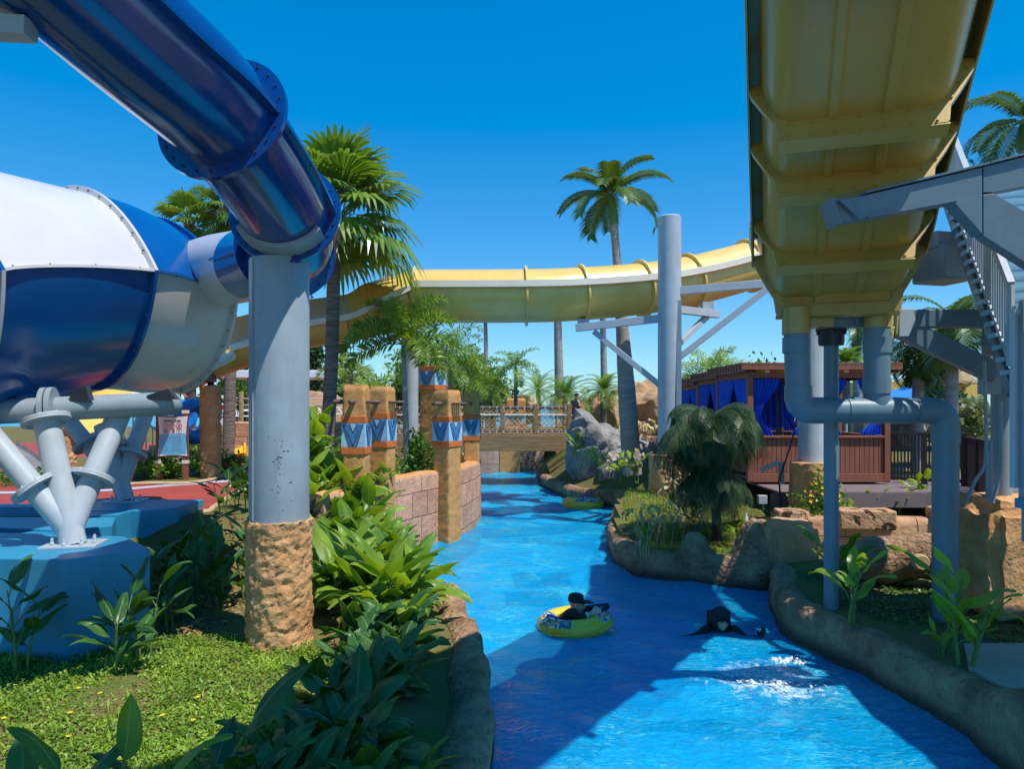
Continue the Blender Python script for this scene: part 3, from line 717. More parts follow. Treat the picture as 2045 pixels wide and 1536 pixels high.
for q in range(NQ):
    a = A0 + q * pi / 2
    for k in range(4):
        prof_pts = bps[k * 12:k * 12 + 13]; fr = []; vs = []
        for i in range(k * 12, k * 12 + 13):
            t, x, z = bf[i]; lu, lv = lens(a); d = x * lu + z * lv; e = -x * lv + z * lu
            for r, s in ((rs[i] - .02, -.018), (rs[i] + .06, -.018), (rs[i] + .06, .018), (rs[i] - .02, .018)): vs.append(bps[i] + d * r + e * s)
        fs = [(i * 4 + c, (i + 1) * 4 + c, (i + 1) * 4 + (c + 1) % 4, i * 4 + (c + 1) % 4) for i in range(12) for c in range(4)]
        (mbw if (k + q) % 2 else mb).add(vs, fs)
part('blue_seam', mb, BLUE, barrel); part('white_seam', mbw, WHITE, barrel)
mb = MB()
for k in (2, 3): bolts(mb, bps[k * 12], *bf[k * 12], rs[k * 12] + .045, .05, 34, .011, fn=lens)
for q in (0, 1):
    a = A0 + q * pi / 2
    for i in range(8, 38, 3):
        t, x, z = bf[i]; lu, lv = lens(a); d = x * lu + z * lv; e = -x * lv + z * lu; p = bps[i] + d * (rs[i] + .03)
        mb.tube([p - e * .035, p + e * .035], .01, 6)
split('bolt', mb, DARKMETAL, barrel)

# ---- pillar under the tube
pil = thing('support_pillar', 'tall grey steel pillar with carved plaster foot under the blue tube', 'pillar', (G(557, 1290, .42).x, 8.8, .42))
px_, py_ = WL[pil.name].x, 8.8
mb = MB(); zt = H - (520 - HY) * 8.8 / F; zb = H - (1038 - HY) * 8.8 / F
mb.lathe([(.345, zb - .1), (.345, zt - .02), (.335, zt)], (px_, py_, 0), 64)
s = mb; 
part('post', mb, GREY, pil)
mb = MB(); mb.box((px_ - .345 * cos(radians(50)), py_ - .345 * sin(radians(50)), (zb + zt) / 2), (.022, .03, zt - zb - .05), rz=radians(-40)); part('weld_seam', mb, GREY, pil)
def plaster_cyl(c, r, z0, z1, seed, amp=.04, n=96, freq=5.5):
    mb = MB(); k = max(8, int((z1 - z0) / .025)); pr = [(r * .96, z0)] + [(r, z0 + (z1 - z0) * i / k) for i in range(k + 1)] + [(r * .8, z1 + .01), (r * .4, z1 + .012), (0.001, z1 + .012)]
    mb.lathe(pr, c, n)
    for i, v in enumerate(mb.v):
        p = V(v); d = V((p.x - c[0], p.y - c[1], 0)); 
        if d.length < .05: continue
        q = V((p.x * freq + seed, p.y * freq, p.z * freq * .8))
        w1 = noise.noise(q); q2 = q * 2.1 + V((w1 * 1.5, w1, 0)); rg = 1 - abs(noise.noise(q2)) * 2.2
        mb.v[i] = tuple(p + d.normalized() * (amp * .8 * w1 + amp * .8 * rg - amp * .3) + UP * (noise.noise(q * 1.4) * .025 if p.z > z1 - .03 else 0))
    return mb
mb = plaster_cyl((px_, py_, 0), .375, .3, zb, 1.0, amp=.03, freq=9); part('plaster_foot', mb, PLASTER, pil, smooth=70)
mb = MB()
sd_ = iF[4]
flange(mb, tp[sd_ - 1] , *tf[sd_ - 1], R0 + .005, R0 + .06, .34, n=32, a0=radians(215), a1=radians(325)); mb.lathe([(.2, zt), (.26, zt + .1), (.1, zt + .25)], (px_, py_, 0), 24)
part('saddle', mb, GREY, pil)
CHIP = mat('paint_chip', (.05, .06, .08), rough=.9)
mb = MB(); rr = random.Random(4)
for i in range(30):
    a = radians(-90 + rr.gauss(18, 12)); z = H - (rr.choice([885, 940, 900, 970, 1010, 930]) + rr.gauss(0, 12) - HY) * 8.45 / F
    p = V((px_ + .3462 * cos(a), py_ + .3462 * sin(a), z)); t = V((-sin(a), cos(a), 0)); w_, h_ = rr.uniform(.003, .02), rr.uniform(.003, .012)
    mb.add([p - t * w_ - UP * h_ * .4, p + t * w_ * .6 - UP * h_, p + t * w_ + UP * h_ * .5, p - t * w_ * .3 + UP * h_], [(0, 1, 2, 3)])
part('paint_chips', mb, CHIP, pil, smooth=False, kind='stuff')

# ---- pipe supports of the barrel
def pipe_leg(mb, a, b, r=.15, fl=None):
    mb.tube([a, b], r, 28)
    for s_ in (fl or []):
        p = V(a).lerp(V(b), s_); d = (V(b) - V(a)).normalized()
        mb.lathe([(r, -.03), (r + .13, -.03), (r + .13, -.002), (r, -.002)], p, 28, axis=d); mb.lathe([(r, .002), (r + .13, .002), (r + .13, .03), (r, .03)], p, 28, axis=d)
        q = d.to_track_quat('Z', 'Y').to_matrix()
        for i in range(8):
            aa = 2 * pi * i / 8; o = q @ V(((r + .08) * cos(aa), (r + .08) * sin(aa), 0)); mb.tube([p + o - d * .05, p + o + d * .05], .018, 6)
TZ = 1.56
def ysupport(foot, tips, label, flanges, jt):
    t = thing('pipe_support', label, 'slide support', foot)
    mb = MB(); f = V(foot); ax = V(tips[1]) - f
    j = f + ax * jt
    pipe_leg(mb, f, tips[1], .15, [flanges[1]] if flanges[1] else None); part('leg', mb, GREYL, t)
    for i in (0, 2):
        mb = MB(); pipe_leg(mb, j, tips[i], .14, [flanges[i]]); part('leg', mb, GREYL, t)
    mb = MB(); mb.box(f + V((0, 0, .015)), (.62, .5, .03), rz=.2)
    for i in range(8):
        aa = 2 * pi * i / 8; p = f + V((.25 * cos(aa), .2 * sin(aa), 0)); mb.lathe([(.03, .03), (.03, .06), (.018, .062), (.018, .11), (.01, .115)], p, 6)
    part('base_plate', mb, GREYL, t, bevel=.006)
    return t
f1 = G(147, 1090, TZ); f2 = G(252, 1002, TZ)
ysupport(f1, [W(-80, 800, f1.y - .1), W(92, 838, f1.y + .25), W(250, 800, f1.y + .9)], 'near white pipe support with three flanged legs on the blue tank block', [.33, .995, .38], .12)
ysupport(f2, [W(120, 820, f2.y + .2), W(205, 850, f2.y + .3), W(300, 800, f2.y + .8)], 'rear shaded pipe support with flanged legs behind the near one', [.55, .7, .35], .22)
t = thing('header_pipe', 'horizontal grey pipe with bolted ring carrying the barrel', 'pipe', W(100, 815, f1.y + .25))
mb = MB(); yp = f1.y + .25; A_, B_ = W(-200, 832, yp - .3), W(338, 806, yp + .55); mb.tube([A_, B_], .155, 28, cap=False)
dd = (B_ - A_).normalized(); mb.lathe([(.155, 0), (.15, .06), (.12, .12), (.07, .15), (.001, .16)], B_, 28, axis=dd); part('pipe', mb, GREY, t)
mb = MB(); c = W(98, 816, yp + .1); mb.lathe([(.155, -.07), (.27, -.07), (.27, -.01), (.155, -.01)], c, 28, axis=dd); mb.lathe([(.155, .01), (.27, .01), (.27, .07), (.155, .07)], c, 28, axis=dd); split('ring_joint', mb, GREY, t)
mb = MB()
mb.prism([W(a, b, yp + .1) for a, b in ((138, 784), (171, 771), (179, 800), (140, 800))], (.03, .05, 0)); mb.prism([W(a, b, yp + .35) for a, b in ((292, 790), (335, 776), (352, 798), (296, 798))], (.03, .05, 0))
split('gusset', mb, DARKMETAL, t)

# ---- blue catch tank with buttress blocks
tank = thing('splash_tank', 'painted blue concrete tank with stepped buttress blocks under the barrel', 'tank', (-6.0, 10.0, .4))
fc = G(130, 1118, TZ); rc = G(300, 1097, TZ); 
mb = MB()
blk = [V((-9.0, fc.y + .35, 0)), V((fc.x, fc.y, 0)), V((rc.x, rc.y, 0)), V((rc.x - .75, rc.y + .85, 0)), V((-9.0, rc.y + 1.5, 0))]
mb.prism([V((p.x, p.y, TZ)) for p in blk], (0, 0, -1.4)); part('block', mb, POOLBLUE, tank, smooth=False, bevel=.012)
r2 = G(258, 1028, TZ - .02)
mb = MB(); b2 = [V((-8.0, 10.7, 0)), V((r2.x - .05, 10.25, 0)), V((r2.x + .25, 10.75, 0)), V((r2.x - .1, 11.5, 0)), V((-8.0, 11.5, 0))]
mb.prism([V((p.x, p.y, TZ - .03)) for p in b2], (0, 0, -1.4)); part('block', mb, POOLBLUE, tank, smooth=False, bevel=.012)
r3 = G(391, 1003, TZ)
mb = MB(); b3 = [V((-7.4, 12.0, 0)), V((r3.x - .35, 12.0, 0)), V((r3.x, 12.35, 0)), V((r3.x, 13.4, 0)), V((-7.4, 13.4, 0))]
mb.prism([V((p.x, p.y, TZ)) for p in b3], (0, 0, -1.5)); part('block', mb, POOLBLUE, tank, smooth=False, bevel=.012)
mb = MB(); mb.prism([V((x, y, TZ - .012)) for x, y in ((-6.9, 11.4), (r3.x - .6, 11.6), (r3.x - .6, 12.3), (-6.9, 12.2))], (0, 0, -1.4)); mb.box((-9, 12.8, TZ - .75), (5, .4, 1.45)); mb.box((-6.55, 9.9, .85), (.5, 1.4, 1.3)); mb.box((-6.6, 11.6, .8), (.4, .9, 1.3))
split('rim_wall', mb, POOLBLUE, tank)
mb = MB(); mb.add([(-12, 9.2, 1.22), (-6.4, 9.2, 1.22), (-6.4, 12.9, 1.22), (-12, 12.9, 1.22)], [(0, 1, 2, 3)])
part('tank_water', mb, mat('tank_water', (.01, .09, .2), rough=.06, var=.2, scale=3, bump=.4, bscale=6), tank)
# chrome ladder rail
t = MB(); la = spline([G(78, 1004, 1.3), W(100, 930, 12.7), W(115, 890, 12.7), W(121, 888, 12.75), W(124, 900, 12.8), W(125, 970, 12.9)], 6); t.tube(la, .028, 10)
solo('grab_rail', t, mat('chrome', (.7, .72, .75), rough=.2, metal=1, var=.03), 'bent chrome grab rail on the tank rim behind the white pipes', 'handrail', la[0])

# ================================================================ YELLOW TUBE SLIDE
TY = [(-9.2, 15.6, 3.35), *[tuple(W(px, py, y)) for px, py, y in ((395, 712, 19.2), (480, 680, 20.0), (600, 645, 20.4), (705, 628, 20.5))]]
ytop = [W(832, 592, 20.5), W(1050, 591, 20.5), W(1160, 587, 20.7), W(1280, 577, 21.2), W(1375, 562, 21.8), W(1495, 531, 22.7), W(1600, 496, 23.2), W(1720, 470, 23.2)]
ysl = thing('tube_slide', 'long yellow tube slide with cream seam crossing above the river', 'water slide', (0, 20.5, 1.4))
RY = .735
yp_ = spline(ytop, 12); yp_, yf = ringframes(yp_)
for k in range(7):
    mb = MB(); mb.tube(yp_[k * 12:k * 12 + 13], RY, 48, cap=False); part('tube_section', mb, YELLOW, ysl, smooth=True)
for k in range(0, 7):
    i = k * 12; mb = MB(); flange(mb, yp_[i], *yf[i], RY - .02, RY + .1, .06, n=56); part('joint_flange', mb, YELLOW, ysl)
# side seam flange, camera side = +x of frame (t.cross(up)) when path runs to +X
mb = MB()
mb.sweep([(RY - .02, .13), (RY + .13, .13), (RY + .13, .30), (RY + .03, .31), (RY - .06, .33)], yp_)
mb.sweep([(-RY + .02, .1), (-RY - .12, .1), (-RY - .12, .16), (-RY + .02, .16)], yp_, closed=True)
split('seam_lip', mb, CREAM, ysl)
# open flume continuing to the left and down
fl = spline([V(p) for p in TY] + [ytop[0] + V((0, 0, -.0))], 12); fl, ff = ringframes(fl); n = len(fl)
def fprof(a0, a1, r, m=14): return [(r * cos(radians(a0 + (a1 - a0) * i / m)), r * sin(radians(a0 + (a1 - a0) * i / m))) for i in range(m + 1)]
mb = MB(); vs = []; 
N = 24; lip = []; lipb = []
for i in range(n):
    u = i / (n - 1); s = sstep(.80, 1.0, u)
    a_near = radians(-12 + 22 * s); a_far = radians(-180)
    t, x, z = ff[i]; row = []
    for j in range(N + 1):
        a = a_near + (a_far - a_near) * j / N; vs.append(fl[i] + (x * cos(a) + z * sin(a)) * RY)
    lip.append(fl[i] + (x * cos(a_near) + z * sin(a_near)) * RY)
mb.add(vs, [(i * (N + 1) + j, (i + 1) * (N + 1) + j, (i + 1) * (N + 1) + j + 1, i * (N + 1) + j + 1) for i in range(n - 1) for j in range(N)])
part('flume', mb, YELLOW, ysl, smooth=True)
mb = MB(); vs = []
for i, p in enumerate(lip):
    t, x, z = ff[i]
    for a, b in ((-.03, -.09), (.12, -.09), (.12, .06), (.02, .1), (-.06, .09)): vs.append(p + x * a + z * b)
mb.add(vs, [(i * 5 + j, (i + 1) * 5 + j, (i + 1) * 5 + (j + 1) % 5, i * 5 + (j + 1) % 5) for i in range(n - 1) for j in range(5)])
part('flume_lip', mb, CREAM, ysl)
mb = MB(); vs = []; m_ = int(n * .80)
for i in range(m_):
    t, x, z = ff[i]
    for j in range(9):
        a = radians(-180 - 62 * j / 8); vs.append(fl[i] + (x * cos(a) + z * sin(a)) * RY * (1 if j else 1))
mb.add(vs, [(i * 9 + j, (i + 1) * 9 + j, (i + 1) * 9 + j + 1, i * 9 + j + 1) for i in range(m_ - 1) for j in range(8)])
part('inner_wall', mb, BEIGE, ysl, smooth=True)
mb = MB(); vs = []
for i in range(m_ - 1, n):
    t, x, z = ff[i]
    for j in range(17):
        a = radians(-180 - (62 + 118 * sstep(m_ - 1, n - 1, i)) * j / 16); vs.append(fl[i] + (x * cos(a) + z * sin(a)) * RY)
mb.add(vs, [(i * 17 + j, (i + 1) * 17 + j, (i + 1) * 17 + j + 1, i * 17 + j + 1) for i in range(n - m_) for j in range(16)])
part('flume_hood', mb, YELLOW, ysl, smooth=True)
mb = MB()
for k in (36, 47):
    flange(mb, fl[k], *ff[k], RY - .02, RY + .09, .06, n=32, a0=radians(180), a1=radians(350))
part('joint_flange', mb, YELLOW, ysl)

# ---- support post with brackets for the yellow tube
pp = W(1337, 900, 19.3); post = thing('slide_post', 'grey round post with bracket arms carrying the yellow tube', 'post', (pp.x, pp.y, 1.0))
zt = H - (432 - HY) * 19.3 / F
mb = MB(); mb.lathe([(.3, 1.7), (.3, zt - .03), (.27, zt), (.001, zt)], (pp.x, pp.y, 0), 40); part('column', mb, GREYL, post)
mb = MB(); mb.beam(W(1356, 600, 19.1), W(1356, 905, 19.0), .13, .13); part('rear_channel', mb, GREY, post)
def arm(a, b, w=.16, h=.2, m=GREYL):
    mb = MB(); mb.beam(a, b, w, h); part('bracket_arm', mb, m, post, bevel=.008)
yA = 19.6
arm(W(1150, 655, 19.9), W(1318, 636, 19.4)); arm(W(1186, 662, 19.85), W(1316, 768, 19.4), .14, .15)
arm(W(1352, 581, 19.2), W(1538, 566, 18.8)); arm(W(1354, 716, 19.1), W(1536, 574, 18.75), .15, .16)
arm(W(1352, 618, 19.6), W(1434, 628, 20.6)); arm(W(1352, 690, 19.5), W(1412, 632, 20.5), .13, .14)
mb = MB()
for px, py in ((1412, 612), (1165, 646)): mb.box(W(px, py, 20.5), (.3, .3, .22)); 
split('saddle', mb, GREYL, post)
mb = plaster_cyl((pp.x, pp.y, 0), .52, .8, H - (908 - HY) * 19.3 / F, 3.0, amp=.05, n=64, freq=3); part('plaster_foot', mb, PLASTER, post, smooth=70)
# second grey post far behind the foxtail palm
p2 = W(822, 850, 23); mb = MB(); mb.lathe([(.21, 1.3), (.21, H - (648 - HY) * 23 / F)], (p2.x, 23, 0), 28)
mb.box((p2.x, 23, H - (650 - HY) * 23 / F), (.7, .9, .16))
solo('slide_post', mb, GREYL, 'slim grey post under the yellow tube behind the foxtail palm', 'post', (p2.x, 23, 1.3))

# ================================================================ YELLOW TROUGH OVERHEAD
tr = thing('open_slide', 'wide yellow open trough slide overhead at right seen from below', 'water slide', (3.9, 8.5, .5))
line = lambda Y: V((3.36 + (Y - 7.2) * .345, Y, 10.08 - .574 * Y))
knots = [V((.2, -1.6, 10.6)), V((1.2, 1.2, 9.25)), V((2.1, 3.6, 7.88)), line(5.97), line(7.2), line(8.2), line(9.45), V((4.72, 11.2, 4.98)), V((5.35, 13.4, 5.75)), V((6.2, 16.5, 6.9))]
kp = spline(knots, 14); kp, kf = ringframes(kp)
def ywhere(Y):
    return min(range(len(kp)), key=lambda i: abs(kp[i].y - Y))
W2 = .76
prof = [(-1.02, .98), (-1.02, .62), (-.98, .42), (-.9, .2), (-.8, .05), (-.70, .0), (-.34, .0), (-.31, -.03), (-.23, -.03), (-.2, .0), (.2, .0), (.23, -.03), (.31, -.03), (.34, .0), (.70, .0), (.8, .05), (.9, .2), (.98, .42), (1.02, .62), (1.02, .98)]
end = ywhere(13.2)
prof = [(a * .88, b * .92) for a, b in prof]
mb = MB(); mb.sweep(prof, kp[:end + 1]); nf = len(mb.f)
prof2 = [(a * .975, b + .03) for a, b in prof]; mb.sweep(list(reversed(prof2)), kp[:end + 1])
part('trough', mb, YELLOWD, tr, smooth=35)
mb = MB()
for s_ in (-1, 1):
    mb.sweep([(s_ * .90, .89), (s_ * 1.03, .89), (s_ * 1.03, .5), (s_ * 1.01, .5), (s_ * 1.01, .92), (s_ * .88, .92)], kp[:end + 1], closed=True)
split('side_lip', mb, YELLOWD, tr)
def rib(Y, depth=.26, th=.05):
    i = ywhere(Y); t, x, z = kf[i]; c = line(Y) if 5.5 < Y < 9.6 else kp[i]
    outer = [(-1.17, .62), (-1.12, .45), (-.98, .18), (-.86, -.02), (-.83, -depth + .03), (-.8, -depth), (.8, -depth), (.83, -depth + .03), (.86, -.02), (.98, .18), (1.12, .45), (1.17, .62)]
    inner = [(1.02, .62), (.98, .42), (.9, .2), (.8, .05), (.7, 0), (-.7, 0), (-.8, .05), (-.9, .2), (-.98, .42), (-1.02, .62)]
    outer = [(a * .88, b * .92) for a, b in outer]; inner = [(a * .88, b * .92) for a, b in inner]
    o = len(outer); poly = [c + x * a + z * b for a, b in outer + [(a * .99, b + .01) for a, b in inner]]
    # triangulate strip between outer and inner
    m = MB(); idx_o = list(range(o)); idx_i = list(range(len(poly) - 1, o - 1, -1))
    vs = [p - t * th / 2 for p in poly] + [p + t * th / 2 for p in poly]; K = len(poly); fs = []
    a = b = 0
    while a < len(idx_o) - 1 or b < len(idx_i) - 1:
        ta = (a + 1) / (len(idx_o) - 1); tb = (b + 1) / (len(idx_i) - 1)
        if b == len(idx_i) - 1 or (a < len(idx_o) - 1 and ta <= tb):
            tri = (idx_o[a], idx_o[a + 1], idx_i[b]); a += 1
        else:
            tri = (idx_o[a], idx_i[b + 1], idx_i[b]); b += 1
        fs.append(tri); fs.append(tuple(q + K for q in reversed(tri)))
    for q in range(K): fs.append((q, q + K, (q + 1) % K + K, (q + 1) % K))
    m.add(vs, fs)
    m.sweep([(-.73, -depth * .92), (-.73, -depth * .92 - .02), (.73, -depth * .92 - .02), (.73, -depth * .92)], [c - t * .02, c + t * .14], closed=True, frames=[(x, z), (x, z)], cap=True)
    r = part('rib', m, YELLOWD, tr, smooth=False)
    bb = MB()
    for k in range(7):
        u = -.63 + 1.26 * k / 6
        for w_ in (-depth + .05, -.045): bb.tube([c + x * u + z * w_ - t * .045, c + x * u + z * w_ + t * .03], .014, 6)
    for s_ in (-1, 1):
        for u, w_ in ((.77, .07), (.86, .25), (.94, .44)): bb.tube([c + x * u * s_ + z * w_ - t * .045, c + x * u * s_ + z * w_ + t * .03], .014, 6)
    split('bolt', bb, YELLOWD, r)
for Y in (5.62, 7.05, 7.68, 8.66, 9.42): rib(Y)
mb = MB(); c = line(9.2); 
mb.box(W(1700, 590, 9.3), (.85, .06, .16), R=Matrix((kf[ywhere(9.3)][1], kf[ywhere(9.3)][0], kf[ywhere(9.3)][2])).transposed())
mb.box(W(1620, 646, 9.75), (.46, .3, .12))
split('injection_box', mb, YELLOWD, tr)
mb = MB(); mb.lathe([(.175, 0), (.175, .34)], W(1590, 668, 9.55), 28); mb.lathe([(.165, 0), (.165, .34)], W(1752, 655, 9.55), 28)
split('inlet_spout', mb, YELLOWD, tr)

# ---- pvc feed pipes
pv = thing('feed_pipe', 'grey blue water feed pipe with two risers, tee and elbow under the trough', 'pipe', (G(1890, 1222, .55).x, 9.55, .55))
Yp = 9.55; r = .158
def ptube(pts, r_, m=PVC, name='pipe_run', n=28):
    mb = MB(); mb.tube(pts, r_, n); part(name, mb, m, pv)
cor = W(1594, 820, Yp); tee = W(1751, 820, Yp); cor2 = W(1888, 820, Yp)
def elbow(c, d1, d2, R_=.24): return spline([c + d1 * R_, c + d1 * R_ * .45 + d2 * R_ * .06, c + d1 * R_ * .06 + d2 * R_ * .45, c + d2 * R_], 5)
Xd = V((1, 0, 0))
ptube([W(1590, 645, Yp), cor + UP * .22], r); ptube([tee, tee + UP * 1.15], r); ptube([cor + Xd * .2, cor2 - Xd * .2], r)
ptube([cor2 - UP * .2, V((cor2.x, Yp, .35))], r)
mb = MB(); mb.tube(elbow(cor, UP, Xd), r + .012, 28); part('elbow', mb, PVC, pv)
mb = MB(); mb.tube(elbow(cor2, -Xd, -UP), r + .012, 28); part('elbow', mb, PVC, pv)
mb = MB()
for p, ax in ((W(1590, 690, Yp), UP), (cor + UP * .22, UP), (cor + Xd * .3, Xd), (tee - Xd * .3, Xd), (tee + Xd * .3, Xd), (tee + UP * .32, UP), (W(1752, 690, Yp), UP), (cor2 - Xd * .3, Xd), (cor2 - UP * .32, UP)):
    mb.lathe([(r, -.1), (r + .013, -.1), (r + .013, .1), (r, .1)], p, 28, axis=ax)
mb.lathe([(r, -.3), (r + .012, -.3), (r + .012, .3), (r, .3)], tee, 28, axis=Xd)
split('coupling', mb, PVC, pv)
vp = W(1660, 700, 10.1); t = thing('valve_post', 'thin grey riser pipe topped by a dark bolted valve flange', 'pipe', (vp.x, 10.1, .5))
mb = MB(); mb.lathe([(.098, .3), (.098, H - (690 - HY) * 10.1 / F)], (vp.x, 10.1, 0), 24); part('riser', mb, PVC, t)
mb = MB(); zz = H - (690 - HY) * 10.1 / F
mb.lathe([(.12, zz - .0), (.16, zz), (.17, zz + .06), (.17, zz + .2), (.2, zz + .2), (.2, zz + .26), (.1, zz + .26), (.1, zz + .42)], (vp.x, 10.1, 0), 24)
for i in range(8):
    a = 2 * pi * i / 8; mb.tube([V((vp.x + .185 * cos(a), 10.1 + .185 * sin(a), zz + .15)), V((vp.x + .185 * cos(a), 10.1 + .185 * sin(a), zz + .32))], .02, 6)
part('valve_flange', mb, DARKMETAL, t)
# thick grey post behind with plaster foot
bpz = W(1620, 900, 14.9); t = thing('slide_post', 'thick grey post on a plaster foot with yellow flowers behind the feed pipe', 'post', (bpz.x, 14.9, .9))
mb = MB(); mb.lathe([(.245, 1.5), (.245, H - (625 - HY) * 14.9 / F)], (bpz.x, 14.9, 0), 36); part('column', mb, GREYL, t)
mb = plaster_cyl((bpz.x, 14.9, 0), .42, .6, H - (924 - HY) * 14.9 / F, 6.0, amp=.04, n=64, freq=4); part('plaster_foot', mb, PLASTER, t, smooth=70)

# ================================================================ STEEL TOWER ARMS
def ibeam(a, b, w, h, mb, up=UP, tf_=.025, tw=.03):
    a, b = V(a), V(b); t = (b - a).normalized(); x = t.cross(up).normalized(); z = x.cross(t)
    L_ = (b - a).length; R = Matrix((x, t, z)).transposed(); c = (a + b) / 2
    mb.box(c + z * (h / 2 - tf_ / 2), (w, L_, tf_), R=R); mb.box(c - z * (h / 2 - tf_ / 2), (w, L_, tf_), R=R); mb.box(c, (tw, L_ - .004, h - 2 * tf_ - .004), R=R)
Ya = 7.45
ar = thing('steel_arm', 'upper grey steel cantilever arm reaching under the yellow trough', 'support arm', W(2045, 360, Ya))
def wpoly(pts, Y, th, m, nm, parent, bev=.006):
    mb = MB(); mb.prism([W(px, py, Y) for px, py in pts], (0, th, 0)); part(nm, mb, m, parent, smooth=False, bevel=bev)
Ya = 7.25
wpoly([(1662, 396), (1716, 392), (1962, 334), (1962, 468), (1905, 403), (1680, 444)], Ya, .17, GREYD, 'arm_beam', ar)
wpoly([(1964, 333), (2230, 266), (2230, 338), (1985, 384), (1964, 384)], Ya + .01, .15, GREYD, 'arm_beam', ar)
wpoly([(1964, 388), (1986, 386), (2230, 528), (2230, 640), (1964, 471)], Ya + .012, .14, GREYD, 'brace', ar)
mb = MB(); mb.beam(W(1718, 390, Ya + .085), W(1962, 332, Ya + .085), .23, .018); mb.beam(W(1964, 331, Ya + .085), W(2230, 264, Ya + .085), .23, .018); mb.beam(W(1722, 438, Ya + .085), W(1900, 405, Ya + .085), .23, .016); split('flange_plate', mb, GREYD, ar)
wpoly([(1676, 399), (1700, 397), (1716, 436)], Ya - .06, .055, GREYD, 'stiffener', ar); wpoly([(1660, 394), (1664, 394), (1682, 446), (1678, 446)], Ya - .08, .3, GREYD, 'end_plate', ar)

lo = thing('steel_arm', 'lower grey beam with knee brace joining the feed pipes to the stair', 'support arm', W(1970, 640, 9.9))
Yl = 9.75
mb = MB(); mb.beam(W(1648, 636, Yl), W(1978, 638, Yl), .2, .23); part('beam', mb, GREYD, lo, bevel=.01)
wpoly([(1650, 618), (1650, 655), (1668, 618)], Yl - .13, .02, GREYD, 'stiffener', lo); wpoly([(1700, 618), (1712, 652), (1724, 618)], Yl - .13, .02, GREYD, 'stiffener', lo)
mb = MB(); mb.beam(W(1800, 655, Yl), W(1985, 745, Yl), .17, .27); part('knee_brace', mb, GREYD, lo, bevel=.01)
wpoly([(1796, 617), (1824, 617), (1830, 640), (1815, 672), (1796, 672)], Yl - .125, .03, GREYL, 'gusset', lo)
TOWEL = mat('yellow_towel', (.55, .5, .2), rough=.95, col2=(.38, .36, .14), scale=10, bump=.6, bscale=30)
mb = MB(); 
for k, (a, b, c_, d) in enumerate((((1779, 616), (1796, 616), (1792, 672), (1776, 668)), ((1774, 655), (1790, 650), (1784, 683), (1762, 680)))):
    vs = []; fs = []; 
    for i in range(9):
        for j in range(9):
            u, v = i / 8, j / 8
            p = W(*(V((a[0], a[1], 0)).lerp(V((b[0], b[1], 0)), u).lerp(V((d[0], d[1], 0)).lerp(V((c_[0], c_[1], 0)), u), v).xy), Yl - .14 - .03 * sin(u * 9 + k) * (.4 + v)); vs.append(p)
    fs = [(i * 9 + j, i * 9 + j + 1, (i + 1) * 9 + j + 1, (i + 1) * 9 + j) for i in range(8) for j in range(8)]; mb.add(vs, fs)
o = solo('towel', mb, TOWEL, 'yellowish rag hanging over the lower steel beam', 'towel', W(1785, 640, Yl - .14), smooth=True)
sm = o.modifiers.new('thick', 'SOLIDIFY'); sm.thickness = .015

# ================================================================ STAIR
st = thing('stair_tower', 'light grey steel stair with baluster railing climbing at far right', 'stair', (7.2, 11, .6))
S0 = W(2018, 800, 8.2); S1 = W(1884, 398, 10.9)       # left stringer, bottom and top (lower edge)
sdir = (S1 - S0); hor = V((sdir.x, sdir.y, 0)).normalized(); wid = V((hor.y, -hor.x, 0)) * 1.35
STEEL = GREYL
mb = MB()
for o in (V((0, 0, 0)), wid): mb.beam(S0 + o + V((0, 0, .1)), S1 + o + V((0, 0, .1)), .05, .18)
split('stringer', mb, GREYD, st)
TREADM = mat('stair_tread_blue', (.3, .5, .6), rough=.5, var=.08)
ns = 20
for i in range(ns):
    p = S0.lerp(S1, (i + .5) / ns) + V((0, 0, .24)); mb = MB(); mb.box(p + wid / 2 - hor * .03, (1.45, .29, .04), rz=atan2(wid.y, wid.x)); mb.box(p + wid / 2 - hor * .16 - V((0, 0, .09)), (1.28, .02, .14), rz=atan2(wid.y, wid.x))
    mb.box(p - wid.normalized() * .035, (.035, .19, .055), rz=atan2(wid.y, wid.x))
    part('tread', mb, TREADM if True else STEEL, st)
def railing(a, b, off, nm='railing', hgt=1.0, nb=26, ends=True):
    mb = MB(); a, b = V(a) + off, V(b) + off
    mb.beam(a + UP * hgt, b + UP * hgt, .07, .09); mb.beam(a + UP * .12, b + UP * .12, .04, .05)
    for i in range(nb + 1):
        p = a.lerp(b, i / nb); w_ = .06 if i % 9 == 0 else .022; mb.box(p + UP * (hgt / 2 + .04), (w_, w_, hgt - .08), rz=.4)
    return part(nm, mb, GREYL, st)
railing(S0 + UP * .3, S1 + UP * .3, V((0, 0, 0)), nb=34, hgt=.98); railing(S0 + UP * .3, S1 + UP * .3, wid, nb=34, hgt=.98)
# landings
mb = MB(); c = S1 + wid / 2 + hor * .55 + V((0, 0, .2)); mb.box(c, (1.5, 1.1, .1), rz=atan2(wid.y, wid.x)); part('landing', mb, STEEL, st)
railing(S1 + UP * .25 - wid * .05, S1 + UP * .25 + hor * 1.1 - wid * .05, V((0, 0, 0)), nb=10, hgt=.8)
mb = MB(); bx_ = W(1885, 530, 10.8); mb.box(bx_, (.58, .6, .5), rz=.25); mb.box(bx_ + UP * .33, (.64, .42, .24), rz=.25); part('landing_box', mb, GREY, st, bevel=.03)
